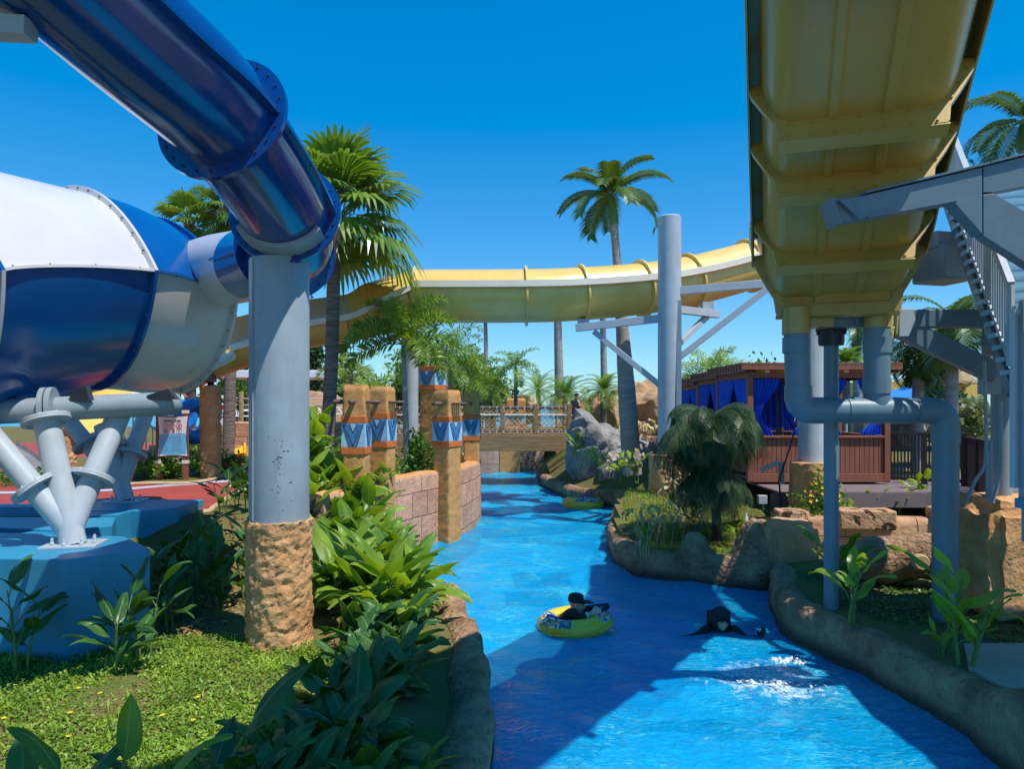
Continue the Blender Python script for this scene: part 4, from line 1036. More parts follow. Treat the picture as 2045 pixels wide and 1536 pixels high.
# lower landing with panels at the right edge
LB0 = W(2028, 640, 9.15)
mb = MB(); mb.box((5.95, 7.45, 2.22), (1.05, 1.1, .1)); part('landing', mb, POOLBLUE, st)
railing(V((5.42, 8.0, 2.3)), V((6.4, 8.0, 2.3)), V((0, 0, 0)), nb=10, hgt=2.0)
mb = MB(); mb.box((5.5, 7.95, 3.3), (.08, .08, 2.2)); mb.box((5.95, 7.93, 2.02), (.98, .03, .42)); split('panel', mb, GREY, st)
mb = MB(); mb.lathe([(.125, .5), (.125, 3.75)], (W(2000, 900, 9.9).x, 9.9, 0), 24);  part('column', mb, GREY, st)
mb = MB(); mb.beam(W(1975, 700, 9.8), W(1978, 600, 10.2), .16, .2); mb.box(W(1976, 765, 9.8), (.22, .16, .3)); split('bracket', mb, GREY, st)
# conduits
mb = MB()
for pts in ([(1925, 1010), (1948, 960), (1968, 920), (1968, 800), (1965, 720)], [(1983, 1005), (1996, 950), (1999, 900), (1998, 800)], [(1972, 1000), (1972, 900)], [(1978, 1000), (1978, 880)]):
    mb.tube(spline([W(a, b, 9.55) for a, b in pts], 6), .022, 8)
solo('conduit', mb, GREY, 'bundle of thin grey conduits rising from the plaster pedestal', 'conduit', W(1970, 1005, 9.55))
mb = rough_box((W(1985, 1110, 9.9).x + .25, 9.95, 1.25), (1.3, 1.0, 1.6), .12, 8.0, .05, 10, 4.5)
solo('pedestal', mb, PLASTER, 'broad carved plaster pedestal under the stair column at right', 'pedestal', (6.7, 9.95, .5), smooth=70)
# unseen tower deck behind the arms, added and sized to shade the right bank
tw = thing('shade_platform', 'unseen grey steel tower platform added beyond the right edge to shade the bank', 'platform', (8.4, 5.5, .6))
mb = MB(); mb.box((8.05, 6.0, 5.6), (3.9, 3.8, .12)); mb.box((8.05, 6.0, 5.35), (3.7, 3.6, .12)); split('floor', mb, GREY, tw)
for x, y in ((7.0, 7.6), (9.8, 7.6), (7.0, 4.4), (9.8, 4.4)):
    mb = MB(); mb.box((x, y, 2.95), (.2, .2, 5)); part('leg', mb, GREY, tw)
# ================================================================ STONE WALL + TOTEM COLUMNS
wp = [(-3.3, 13.0), (-3.14, 13.5), (-2.96, 15.0), (-2.57, 16), (-1.72, 17.9), (-1.29, 18.6), (-.92, 20.8), (-1.0, 22.5), (-1.6, 24.5), (-3.2, 27), (-8, 28.5), (-14, 29)]
pth = resample(spline([V((x, y, 0)) for x, y in wp], 8), .12)
mb = MB(); mb.sweep([(0, -1), (0, 1.58), (-.03, 1.66), (-.1, 1.69), (-.36, 1.69), (-.4, 1.5), (-.42, .2)], pth, cap=True)
for i in range(len(mb.v)):
    p = V(mb.v[i]); 
    mb.v[i] = tuple(p + noise.noise_vector(p * 2.3) * .018)
mb.m = [1 if (f[0] % 7 in (2, 3, 4) and len(f) == 4 and f[0] % 7 + 1 == f[3] % 7) else 0 for f in mb.f]
solo('stone_wall', mb, [BLOCKW, PLASTER_S], 'curved pink stone block wall standing in the river below the totem columns', 'wall', (-1.7, 18, 0), smooth=60)
mb = MB(); pth = resample(spline([V((x, y, 0)) for x, y in [(-16, 36.0)] + FBW[1:] + [(1.6, 36.9)]], 6), .3)
mb.sweep([(0, -.3), (0, 1.25), (-.05, 1.36), (-.5, 1.38)], [p for p in pth]); mb.f = [tuple(reversed(f)) for f in mb.f]
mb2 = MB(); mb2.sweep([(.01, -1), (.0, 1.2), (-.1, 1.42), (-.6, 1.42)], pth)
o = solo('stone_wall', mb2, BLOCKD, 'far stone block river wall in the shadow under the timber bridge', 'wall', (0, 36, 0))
mb = MB(); mb.box((W(1125, 920, 36).x, 36.6, .7), (.7, .9, 3))
solo('bridge_abutment', mb, PLASTER_S, 'plaster pier at the dark right end under the bridge', 'pier', (2.5, 36, 0), bevel=.03)
mb = MB(); mb.box((W(1018, 920, 36).x, 35.75, .7), (1.0, .3, 3)); 
solo('bridge_abutment', mb, PLASTER_S, 'plaster pier in the far river wall under the bridge', 'pier', (0, 36, 0), bevel=.03)

def totem(x, y, rot, z0, z1, s=.46, label='', z_band=None, pegs=True, group='totem columns with painted bands'):
    t = thing('totem_column', label, 'column', (x, y, z0), group)
    R = Matrix.Rotation(rot, 3, 'Z'); c = V((x, y, 0)); h = s / 2
    mb = MB(); sec = []
    for k in range(4):
        ca = [(1, 1), (-1, 1), (-1, -1), (1, -1)][k]
        for i in range(5):
            a = pi / 2 * k + pi / 2 * i / 4; sec.append((ca[0] * (h - .05) + .05 * cos(a), ca[1] * (h - .05) + .05 * sin(a)))
        nx_ = [(-1, 1), (-1, -1), (1, -1), (1, 1)][k]
        for i in range(1, 5): 
            u = i / 5; a_ = sec[-1] if i == 1 else a0_; a0_ = a_
            b_ = [(-(h - .05), h), (-h, -(h - .05)), (h - .05, -h), (h, h - .05)][k]; sec.append((a_[0] + (b_[0] - a_[0]) * u, a_[1] + (b_[1] - a_[1]) * u))
    zs = list(np.arange(z0 - .8, z1 - .05, .055)) + [z1 - .05, z1 - .02, z1]
    vs = []; m = len(sec)
    for z in zs:
        k = 1 - .14 * sstep(z1 - .09, z1, z)
        for a, b in sec:
            p = c + R @ V((a * k, b * k, 0)) + UP * z; q = p * 9
            vs.append(p + noise.noise_vector(q) * .014 + noise.noise_vector(q * 2.6) * .013)
    fs = [(i * m + j, i * m + (j + 1) % m, (i + 1) * m + (j + 1) % m, (i + 1) * m + j) for i in range(len(zs) - 1) for j in range(m)] + [tuple((len(zs) - 1) * m + j for j in range(m))]
    mb.add(vs, fs); part('shaft', mb, PLASTER_S, t, smooth=60)
    zb = z_band; 
    for za, zc in ((zb + .6, zb + .74), (zb, zb + .14)):
        mb = MB(); mb.box(c + UP * (za + zc) / 2, (s + .035, s + .035, zc - za), rot); mb.disp(.003, 20); part('orange_band', mb, ORANGE, t, bevel=.008)
    mb = MB(); mb.box(c + UP * (zb + .37), (s + .03, s + .03, .455), rot); r = part('blue_band', mb, BANDLIGHT, t, bevel=.006)
    for k in range(4):
        Rk = R @ Matrix.Rotation(k * pi / 2, 3, 'Z'); g = MB(); w_ = h - .01
        fp = lambda u, v, d: c + Rk @ V((u, -(h + .0152 + d), 0)) + UP * (zb + .37 + v)
        g2 = MB()
        for poly, mb_ in (([(-w_, .215), (-w_ * .36, .215), (0, .05), (w_ * .36, .215), (w_, .215), (w_ * .38, -.215), (-w_ * .38, -.215)], g),):
            n = len(poly); mb_.add([fp(u, v, .006) for u, v in poly] + [fp(u, v, -.002) for u, v in poly], [(0, 1, 2), (0, 2, 6), (6, 2, 5), (2, 3, 4), (2, 4, 5)] + [(i, i + n, (i + 1) % n + n, (i + 1) % n) for i in range(n)])
        part('chevron', g, BANDBLUE, r, smooth=False)
        for poly in ([(-w_ * .36, .222), (0, .05)], [(0, .05), (w_ * .36, .222)], [(-w_ * .93, .2), (-w_ * .36, -.2)], [(w_ * .93, .2), (w_ * .36, -.2)], [(-w_ * .62, .1), (-w_ * .0, -.2)], [(w_ * .62, .1), (0, -.2)]):
            (u0, v0), (u1, v1) = poly; g2.beam(fp(u0, v0, .007), fp(u1, v1, .007), .014, .006, up=(Rk @ V((0, -1, 0))))
        part('chevron_groove', g2, GROOVE, r, smooth=False)
    if pegs:
        zp = z1 - .33
        for k in range(4):
            Rk = R @ Matrix.Rotation(k * pi / 2, 3, 'Z')
            for u in ((0,) if k != 1 else (-.12, -.04, .04, .12)):
                mb = MB(); a = c + Rk @ V((u, -h + .02, 0)) + UP * zp; d = Rk @ V((0, -1, 0)); rr_ = .05 if k != 1 else .03
                mb.lathe([(rr_, 0), (rr_, .22), (rr_ * .8, .25), (rr_ * .3, .262), (.001, .263)], a, 14, axis=d); part('peg', mb, PEG, t)
    return t
totem(W(712, 900, 14.4).x, 14.4, radians(-4), .2, 3.66, label='leftmost totem column with painted blue chevron band, nearest the thick palm trunk', z_band=2.32, s=.44)
totem(W(763, 900, 15.75).x, 15.75, radians(-16), .2, 3.66, label='second totem column, partly behind the leftmost one', z_band=2.37, s=.44)
totem(W(893, 900, 17.95).x, 17.95, radians(-33), -.2, 3.63, label='broad totem column standing in the river, left of the last one on the wall', z_band=2.26, s=.49)
totem(W(942, 900, 21).x, 21.05, radians(-1), .2, 3.63, label='last totem column at the outer end of the curved wall beside the bridge', z_band=2.26, s=.44)
totem(W(864, 840, 23.5).x, 23.5, radians(-30), 1.3, 4.5, label='tall totem column rising behind the palm fronds', z_band=3.75, s=.6, pegs=False)
totem(W(1030, 840, 38.5).x, 38.5, 0, 1.3, 3.6, label='totem column seen through the middle of the bridge net', z_band=2.15, s=1.0, pegs=False)
totem(W(1128, 840, 38.0).x, 38.0, 0, 1.3, 3.6, label='totem column behind the right end of the bridge rail', z_band=2.15, s=.85, pegs=False)

# ================================================================ TIMBER BRIDGE
br = thing('timber_bridge', 'timber footbridge with rope net railing over the river', 'bridge', (0, 30.5, 1.4))
YB = 30.0; xl, xr = -5.2, W(1140, 868, YB).x
zt, zb_ = H - (869 - HY) * YB / F, H - (901 - HY) * YB / F
for y in (YB, YB + 2.2):
    mb = MB(); mb.box(((xl + xr) / 2, y, (zt + zb_) / 2), (xr - xl, .16, zt - zb_)); part('main_beam', mb, WOOD, br, bevel=.015)
mb = MB()
nb = int((xr - xl) / .2)
for i in range(nb): mb.box((xl + .1 + i * .2, YB + 1.1, zt + .03), (.19, 2.3, .05))
part('deck_boards', mb, WOOD, br, smooth=False)
for y in (YB + .05, YB + 2.15):
    for px in (1003.5, 1070.5, 1137.5, 936, 869):
        x = W(px, 800, YB).x; mb = MB(); mb.box((x, y, zt + .58), (.17, .17, 1.36)); part('post', mb, WOOD, br, bevel=.012)
    for py in (814, 862):
        mb = MB(); z = H - (py - HY) * YB / F; mb.tube(resample([V((xl, y - .02, z)), V((xr, y - .02, z))], .3), .045, 8); part('bamboo_rail', mb, PEG, br)
    net = MB(); z0, z1 = H - (861 - HY) * YB / F, H - (815 - HY) * YB / F; n = int((xr - xl) / .2)
    for i in range(-8, n + 1):
        for s_ in (0, 1):
            pts = []
            for j in range(9):
                x = xl + i * .2 + (j if not s_ else 8 - j) * (z1 - z0) / 8 * .9
                if xl < x < xr: pts.append(V((x + .02 * sin(j * 2 + i), y - .03 + .012 * s_, z0 + (z1 - z0) * j / 8)))
            if len(pts) > 2: net.tube(pts, .011, 4, cap=False)
    part('rope_net', net, ROPE, br)
    mb = MB(); z = H - (829 - HY) * YB / F; mb.tube(resample([V((xl, y - .06, z)), V((xr + .2, y - .06, z))], .4), .018, 6); part('white_rope', mb, WROPE, br)
mb = MB()
for y in (YB + .03,):
    for i in range(int((xr - xl) / .28)):
        for py in (814, 862): z = H - (py - HY) * YB / F; mb.box((xl + .1 + i * .28, y - .02, z), (.03, .1, .1))
part('rope_lashing', mb, WROPE, br, kind='stuff')

# ================================================================ BOULDERS
def boulder(pts_px, Y, depth, m, label, seed, amp=.12, freq=1.6, sub=6, extra=()):
    """outline polygon in the picture gives the face; body is a faceted lump around its area"""
    P = [W(px, py, Y) for px, py in pts_px]; cx = sum(p.x for p in P) / len(P); cz = sum(p.z for p in P) / len(P)
    mb = MB(); bm = bmesh.new(); bmesh.ops.create_icosphere(bm, subdivisions=sub, radius=1)
    ang = sorted([(atan2(p.z - cz, p.x - cx), math.hypot(p.x - cx, p.z - cz)) for p in P])
    def rad(a):
        for i in range(len(ang)):
            a0, r0 = ang[i - 1]; a1, r1 = ang[i]
            if i == 0:
                a0 -= 2 * pi
                if a > a1: continue
            if a0 <= a <= a1: t = (a - a0) / max(1e-6, a1 - a0); return r0 + (r1 - r0) * t
        a0, r0 = ang[-1]; a1, r1 = ang[0]; t = (a - a0) / (a1 + 2 * pi - a0); return r0 + (r1 - r0) * t
    vs = []
    for v in bm.verts:
        p = v.co; rr_ = math.hypot(p.x, p.z); a = atan2(p.z, p.x); r = rad(a)
        k = (1 - abs(p.y) ** 2.6) ** .5 if abs(p.y) < 1 else 0
        q = V((cx + cos(a) * r * k, Y + p.y * depth, cz + sin(a) * r * k))
        n = q * freq + V((seed, 0, 0))
        f_ = noise.noise(n); rid = 1 - abs(noise.noise(n * 1.7 + V((3, 1, 2)))) * 2
        cell = noise.cell(n * .9) if hasattr(noise, 'cell') else 0
        d = V((cos(a) * k, p.y * 1.2, sin(a) * k)); 
        q += d * (amp * f_ + amp * .7 * rid + amp * .35 * noise.noise(n * 4.5)) + noise.noise_vector(n * 9) * amp * .12
        vs.append(q)
    mb.add(vs, [tuple(v.index for v in f.verts) for f in bm.faces]); bm.free()
    return solo('boulder', mb, m, label, 'boulder', (cx, Y, cz - 1), smooth=28)
boulder([(1152, 820), (1168, 822), (1195, 850), (1240, 872), (1292, 884), (1316, 905), (1310, 960), (1230, 1000), (1160, 965), (1136, 930), (1140, 880), (1146, 840)], 27, 1.3, ROCKG, 'large grey cracked boulder sloping down beside the bridge end', 2.0, amp=.15, freq=1.0)
boulder([(1240, 900), (1290, 905), (1300, 960), (1260, 1000), (1215, 990), (1210, 930)], 25.3, .7, ROCKG, 'lower grey rock slab at the foot of the large boulder', 5.5, amp=.14, freq=1.3, sub=5)
boulder([(1160, 812), (1195, 803), (1225, 800), (1240, 830), (1280, 860), (1240, 890), (1170, 880), (1150, 850)], 39, 2, ROCKT, 'rounded tan rock left of the leaning palm trunk', 1.2, amp=.35, freq=.5)
boulder([(1215, 800), (1250, 780), (1290, 772), (1330, 768), (1370, 790), (1380, 860), (1300, 900), (1220, 880)], 43, 2.5, ROCKT, 'tall tan artificial rock hill behind the leaning palm', 7.2, amp=.5, freq=.4)
boulder([(1340, 770), (1390, 768), (1420, 790), (1420, 870), (1340, 880)], 41, 2, ROCKT, 'tan rock behind the grey bracket post', 4.4, amp=.4, freq=.5, sub=5)
boulder([(1010, 806), (1030, 800), (1062, 797), (1080, 806), (1070, 830), (1010, 830)], 50, 1.4, ROCKT, 'pale tan rock behind the bridge railing', 9.4, amp=.2, freq=.6, sub=4)
boulder([(1770, 835), (1800, 820), (1830, 822), (1838, 870), (1770, 875)], 21.5, .5, ROCKG, 'grey standing rock behind the dark slat fence', 3.4, amp=.12, freq=1.5, sub=4)
boulder([(560, 822), (600, 815), (690, 818), (700, 850), (560, 855)], 40, 1.5, ROCKT, 'low tan rock on the beach behind the thick palm trunk', 2.4, amp=.3, freq=.6, sub=4)

# ================================================================ CABANAS
def curtain(a, b, z0, z1, gather=None, folds=7, depth=.035):
    """cloth hung from a to b; gather = (fraction along, waist height, squeeze)"""
    a, b = V(a), V(b); d = b - a; nrm = V((d.y, -d.x, 0)).normalized(); mb = MB(); nu, nv = 40, 24; vs = []; uv = []
    for j in range(nv + 1):
        v = j / nv; z = z1 + (z0 - z1) * v
        for i in range(nu + 1):
            u = i / nu; s = u
            if gather:
                g, wz, sq = gather; vw = (z1 - wz) / (z1 - z0); k = sq * (sstep(0, vw, v) if v < vw else 1 - .75 * sstep(vw, 1, v)); s = u + (g - u) * k
            p = a + d * s; p.z = z
            p += nrm * (depth * sin(u * folds * 2 * pi + .6 * sin(v * 5)) * (1 + .4 * v) + .015 * noise.noise(V((u * 5, v * 5, z)))); vs.append(p); uv.append((u, v))
    w = nu + 1
    mb.add(vs, [(j * w + i, j * w + i + 1, (j + 1) * w + i + 1, (j + 1) * w + i) for j in range(nv) for i in range(nu)], 0, uv); return mb
def cabana(y, x0, x1, d, zb, label, first=False):
    t = thing('cabana', label, 'cabana', ((x0 + x1) / 2, y + d / 2, zb), 'timber cabanas with blue curtains')
    zt = zb + 2.52; zp = zb + 1.0; pw = .13
    def bx(nm, c, s, m=CABWOOD, bev=.006):
        mb = MB(); mb.box(c, s); return part(nm, mb, m, t, bevel=bev)
    xm = x0 + (x1 - x0) * .5
    for x in (x0, x1, xm):
        for yy in (y, y + d): bx('post', (x, yy, (zb + zt) / 2), (pw, pw, zt - zb))
    for yy in (y, y + d):
        bx('top_rail', ((x0 + x1) / 2, yy, zt - .07), (x1 - x0 + .1, .1, .16)); 
        bx('cap_rail', ((x0 + x1) / 2, yy, zp + .02), (x1 - x0 - .14, .14, .05)); bx('base_rail', ((x0 + x1) / 2, yy, zb + .08), (x1 - x0 + .1, .12, .2))
    bx('top_rail', (x0, y + d / 2, zt - .08), (.1, d - .14, .16)); bx('top_rail', (x1, y + d / 2, zt - .08), (.1, d - .14, .16))
    for (a, b) in ((x0, xm), (xm, x1)):
        mb = MB(); n = int((b - a - .13) / .105); st_ = (b - a - .14) / n
        for i in range(n): mb.box((a + .07 + (i + .5) * st_, y + .01, (zb + .18 + zp) / 2), (st_ - .012, .035, zp - zb - .2))
        mb.box(((a + b) / 2, y + .04, (zb + .18 + zp) / 2), (b - a - .15, .02, zp - zb - .22)); part('front_panel', mb, CABWOOD, t, smooth=False)
    for x in (x0, x1):
        mb = MB(); n = int(d / .11)
        for i in range(1, n): mb.box((x, y + i * d / n, (zb + .18 + zp) / 2), (.035, d / n - .012, zp - zb - .2))
        mb.box((x + .03, y + d / 2, (zb + .18 + zp) / 2), (.02, d - .14, zp - zb - .22)); part('side_panel', mb, CABWOOD, t, smooth=False)
        bx('cap_rail', (x, y + d / 2, zp + .02), (.14, d - .14, .05))
    mb = MB(); k = 14
    for i in range(k): mb.box(((x0 + x1) / 2, y - .2 + (d + .4) * i / (k - 1), zt + .09), (x1 - x0 + .5, .09, .12))
    mb.box(((x0 + x1) / 2, y + d / 2, zt + .17), (x1 - x0 + .5, d + .5, .04)); mb.box((x0 - .2, y + d / 2, zt + .06), (.06, d + .44, .16)); mb.box((x1 + .2, y + d / 2, zt + .06), (.06, d + .44, .16))
    part('slat_roof', mb, CABWOOD, t, smooth=False)
    mb = MB(); pal = [0, 1, 2, 0, 3, 1, 0, 2]
    for i in range(26): mb.box((x0 + .1 + (x1 - x0 - .2) * (i + .5) / 26, y - .075, zt - .0), ((x1 - x0 - .2) / 26 - .004, .02, .06), mi=(i * 7 % 4))
    part('woven_trim', mb, [WOOD, REDM, CREAM, ORANGE], t, smooth=False)
    zc0, zc1 = zp + .06, zt - .17
    wb = (x1 - x0) / 2
    C = lambda a, b, z0, g, nm='curtain', f=7: part(nm, curtain(a, b, z0, zc1, g, f), CURTAIN, t, smooth=True)
    C((x0 + .1, y + .03, 0), (x0 + wb * .45, y + .03, 0), zc0 - .1, (0.0, zp + .5, .72))
    C((xm - wb * .45, y + .03, 0), (xm - .09, y + .03, 0), zc0, (1.0, zp + .45, .68))
    C((xm + .1, y + .03, 0), (xm + wb * .42, y + .03, 0), zc0, (0.0, zp + .5, .7)); C((x1 - wb * .42, y + .03, 0), (x1 - .1, y + .03, 0), zc0, (1.0, zp + .5, .7))
    C((x0 + .2, y + d - .08, 0), (x1 - wb * .9, y + d - .08, 0), zc0 + .1, None, f=10)
    C((x0 - .02, y + .1, 0), (x0 - .02, y + d * .45, 0), zc0, (0.0, zp + .5, .55)); C((x0 - .02, y + d * .5, 0), (x0 - .02, y + d - .1, 0), zc0 - .05, (1.0, zp + .5, .4))
    mb = MB(); mb.box(((x0 + x1) / 2, y + d / 2, zb + .03), (x1 - x0 - .14, d - .1, .05)); part('floor', mb, DECKM, t)
    mb = MB(); mb.box((x0 + wb, y + d - .6, zb + .3), (wb * 1.7, .9, .45)); mb.box((x0 + wb, y + d - .22, zb + .65), (wb * 1.7, .2, .5)); split('day_bed', mb, mat('cushion', (.5, .45, .38), rough=.9), t)
    return t
cabana(17.0, W(1497, 0, 17).x, W(1770, 0, 17).x, 2.5, 1.52, 'nearest timber cabana with tied blue curtains behind the feed pipes')
cabana(20.4, W(1442, 0, 20.4).x, W(1442, 0, 20.4).x + 3.2, 2.4, 1.5, 'middle timber cabana with blue curtains, seen left of the nearest one')
cabana(23.8, W(1395, 0, 23.8).x, W(1395, 0, 23.8).x + 3.2, 2.2, 1.42, 'farthest timber cabana with blue curtains beside the bracket post')

# dark slat fence
def slat_fence(a, b, z0, z1, label, n):
    t = thing('slat_fence', label, 'fence', V(a) + UP * z0)
    a, b = V(a), V(b); d = (b - a); rz = atan2(d.y, d.x)
    mb = MB()
    for i in range(n): mb.box(a + d * ((i + .5) / n) + UP * (z0 + z1) / 2, (d.length / n * .5, .03, z1 - z0 - .1), rz)
    mb.box((a + b) / 2 + UP * (z1 - .02), (d.length, .08, .06), rz); mb.box((a + b) / 2 + UP * (z0 + .1), (d.length, .05, .08), rz); part('slat_panel', mb, FENCE, t, smooth=False)
    for u in (0, .5, 1): mb = MB(); mb.box(a + d * u + UP * (z0 + z1) / 2, (.12, .12, z1 - z0 + .04), rz); part('post', mb, FENCE, t)
fx = W(1778, 0, 17).x
slat_fence((fx + .1, 17.4, 0), (W(1925, 0, 16.6).x, 16.6, 0), 1.46, 2.62, 'dark brown slat fence between the nearest cabana and the stair', 22)
slat_fence((W(1925, 0, 16.6).x + .02, 16.5, 0), (W(1945, 0, 14.8).x + .2, 14.6, 0), 1.3, 2.55, 'dark brown slat fence turning toward the plaster pedestal', 16)

# ================================================================ DISTANT AND LEFT BACKGROUND
# rule sign
sg = thing('rule_sign', 'white and blue rule board headed JUNGLE SLIDE on two brown posts', 'sign', G(345, 958, 1.45))
ys = 18.0
def P_(px, py, dy=0): return W(px, py, ys + dy)
for px in (317.5, 370.5):
    mb = MB(); a = P_(px, 826); mb.box((a.x, ys, (a.z + 1.4) / 2), (.11, .11, a.z - 1.4)); mb.lathe([(.06, a.z), (.0, a.z + .03)], (a.x, ys, 0), 4); part('post', mb, CABWOOD, sg, bevel=.005)
    for py in (823, 923):
        mb = MB(); b_ = P_(px, py); mb.box(b_, (.135, .135, .08)); part('collar', mb, CREAM, sg, bevel=.005)
out = []
A_, B_, C_, D_ = (315, 832), (375, 831), (374, 911), (314.5, 912)
def bow(p, q, k, n=8): 
    dx, dy = q[0] - p[0], q[1] - p[1]; L_ = math.hypot(dx, dy)
    return [(p[0] + dx * i / n + dy / L_ * k * sin(pi * i / n) * -1, p[1] + dy * i / n + dx / L_ * k * sin(pi * i / n)) for i in range(n)]
for nm, ins, m, dy in (('frame', -2.2, mat('sign_frame', (.16, .04, .04), rough=.5), -.07), ('panel', 0, SIGNWHITE, -.078)):
    a, b, c_, d_ = [(p[0] + sx * ins, p[1] + sy * ins) for p, (sx, sy) in zip((A_, B_, C_, D_), ((1, 1), (-1, 1), (-1, -1), (1, -1)))]
    poly = bow(a, b, 2.0) + bow(b, c_, 3.2) + bow(c_, d_, 2.0) + bow(d_, a, 3.2)
    mb = MB(); mb.prism([P_(x, y, dy) for x, y in poly], (0, .03 if nm == 'frame' else .006, 0)); r = part(nm, mb, m, sg, smooth=False)
mb = MB(); mb.prism([P_(x, y, -.0815) for x, y in [(318, 868), (330, 867.5), (350, 866.5), (360, 865), (371.5, 866.5), (371.5, 880), (372.5, 906), (360, 908), (345, 908.5), (330, 908), (317, 907), (318, 890)]], (0, .003, 0)); part('blue_field', mb, SIGNBLUE, r, smooth=False)
def text(body, size, loc, m, parent, name='lettering', rot=(pi / 2, 0, 0), align='CENTER', bold=.0):
    cu = bpy.data.curves.new('txt', 'FONT'); cu.body = body; cu.size = size; cu.align_x = align; cu.extrude = .001; cu.offset = bold
    to = bpy.data.objects.new('txt', cu); COL.objects.link(to); dg = bpy.context.evaluated_depsgraph_get()
    me = bpy.data.meshes.new_from_object(to.evaluated_get(dg)); bpy.data.objects.remove(to); bpy.data.curves.remove(cu)
    o = bpy.data.objects.new(name, me); me.materials.clear(); me.materials.append(m); COL.objects.link(o); o.rotation_euler = rot
    if parent is not None: o.parent = parent; o.location = V(loc) - WL[parent.name]
    else: o.location = loc
    return o
text('JUNGLE SLIDE', .066, P_(344, 842.5, -.083), INK, r, bold=.002)
g1 = MB(); g2 = MB(); g3 = MB()
for i, px in enumerate((330.5, 344, 357.5)):
    c = P_(px, 850.5, -.082); g1.lathe([(.062, -.002), (.071, -.002), (.071, .002), (.062, .002), (.062, -.002)], c, 24, axis=V((0, -1, 0))); 
    k = .05 * .7; g1.beam(c + V((-k, 0, k)), c + V((k, 0, -k)), .004, .009, up=V((0, 1, 0)))
    g2.beam(c + V((-.035, 0, -.02)), c + V((.03, 0, .0)), .003, .014, up=V((0, 1, 0))); g2.ico(c + V((.02, 0, .022)), (.012, .002, .012), 2)
    c = P_(px, 861.5, -.082); 
    for (u, v, w_, h_) in ((0, .055, .12, .006), (0, -.055, .12, .006), (-.058, 0, .006, .11), (.058, 0, .006, .11)): g1.box(c + V((u, 0, v)), (w_, .003, h_))
    for u in ((-.02, .02), (0, .03), (0,))[i]: g2.ico(c + V((u, 0, .028)), (.012, .002, .012), 2); g2.box(c + V((u, 0, -.012)), (.02, .003, .06))
part('pictogram_ring', g1, REDM, r, smooth=False, kind='stuff'); part('pictogram_figure', g2, INK, r, kind='stuff')
rr = random.Random(3)
for i in range(15):
    py = 871 + i * 2.2; 
    for x0_, x1_ in (((321, 368),) if i < 4 else ((320, 342), (346, 368))):
        x1_ -= rr.uniform(0, 6); g3.box((P_((x0_ + x1_) / 2, py).x, ys - .0835, P_(0, py).z), ((x1_ - x0_) * ys / F, .001, .009))
part('text_lines', g3, mat('faint_print', (.25, .42, .6), rough=.6), r, smooth=False, kind='stuff')
# second small sign
s2 = thing('notice_board', 'small white notice with red header on a dark post behind the plaster column', 'sign', W(452, 870, 27))
mb = MB(); a = W(452, 800, 27); mb.box((a.x, 27.05, (a.z + 1.4) / 2), (.14, .14, a.z - 1.4)); part('post', mb, FENCE, s2)
mb = MB(); mb.prism([W(x, y, 26.9) for x, y in ((432, 808), (448, 808), (447, 815), (447, 850), (432, 855))], (0, .03, 0)); p_ = part('panel', mb, SIGNWHITE, s2, smooth=False)
mb = MB(); mb.prism([W(x, y, 26.89) for x, y in ((432, 808), (448, 808), (447, 817), (432, 817))], (0, .005, 0)); part('header', mb, REDM, p_, smooth=False)
mb = MB(); c = W(440, 829, 26.89); mb.lathe([(.1, -.002), (.12, -.002), (.12, .002), (.1, .002), (.1, -.002)], c, 20, axis=V((0, -1, 0))); mb.beam(c + V((-.07, 0, .07)), c + V((.07, 0, -.07)), .004, .02, up=V((0, 1, 0))); part('symbol', mb, INK, p_)
# plaster columns with little gable lanterns
def lantern_col(px, y, ptop, pbase, r, label):
    c = W(px, pbase, y); t = thing('plaster_column', label, 'column', c); zt = W(px, ptop, y).z
    mb = plaster_cyl((c.x, y, 0), r, c.z - .2, zt, px * .01, amp=.03, n=56, freq=4.5); part('shaft', mb, PLASTER, t, smooth=70)
    mb = MB(); mb.lathe([(.08, zt), (.08, zt + .1)], (c.x, y, 0), 12); part('stub', mb, DARKMETAL, t)
    for s_ in (-1, 1):
        mb = MB(); mb.box((c.x - .02 + s_ * .17, y, zt + .27), (.48, .6, .04), R=Matrix.Rotation(.35, 3, 'Z') @ Matrix.Rotation(s_ * .85, 3, 'Y')); part('roof_board', mb, WOOD, t, bevel=.006)
    mb = MB(); mb.box((c.x - .02, y, zt + .2), (.28, .45, .2), .35); part('lantern_body', mb, PEG, t)
lantern_col(421, 18.6, 771, 952, .245, 'round carved plaster column topped by a small gable lantern, right of the rule sign')
lantern_col(138, 18.0, 860, 968, .16, 'shaded plaster column under the barrel slide behind the white pipe legs')
lantern_col(352, 22.5, 800, 900, .18, 'plaster column with a pitched board top hidden behind the rule sign')
# white canopy
t = thing('canopy', 'flat white canopy on slim brown poles at the beach', 'canopy', W(465, 870, 33))
mb = MB(); a, b = W(405, 747, 33), W(640, 749, 33); mb.box(((a.x + b.x) / 2, 34.5, a.z), (b.x - a.x, 3, .34)); part('roof', mb, SIGNWHITE, t, bevel=.03)
for px in (470, 496, 560, 610):
    mb = MB(); p = W(px, 750, 33.3); mb.lathe([(.06, 1.3), (.06, p.z - .05)], (p.x, 33.3, 0), 10); part('pole', mb, PEG, t)
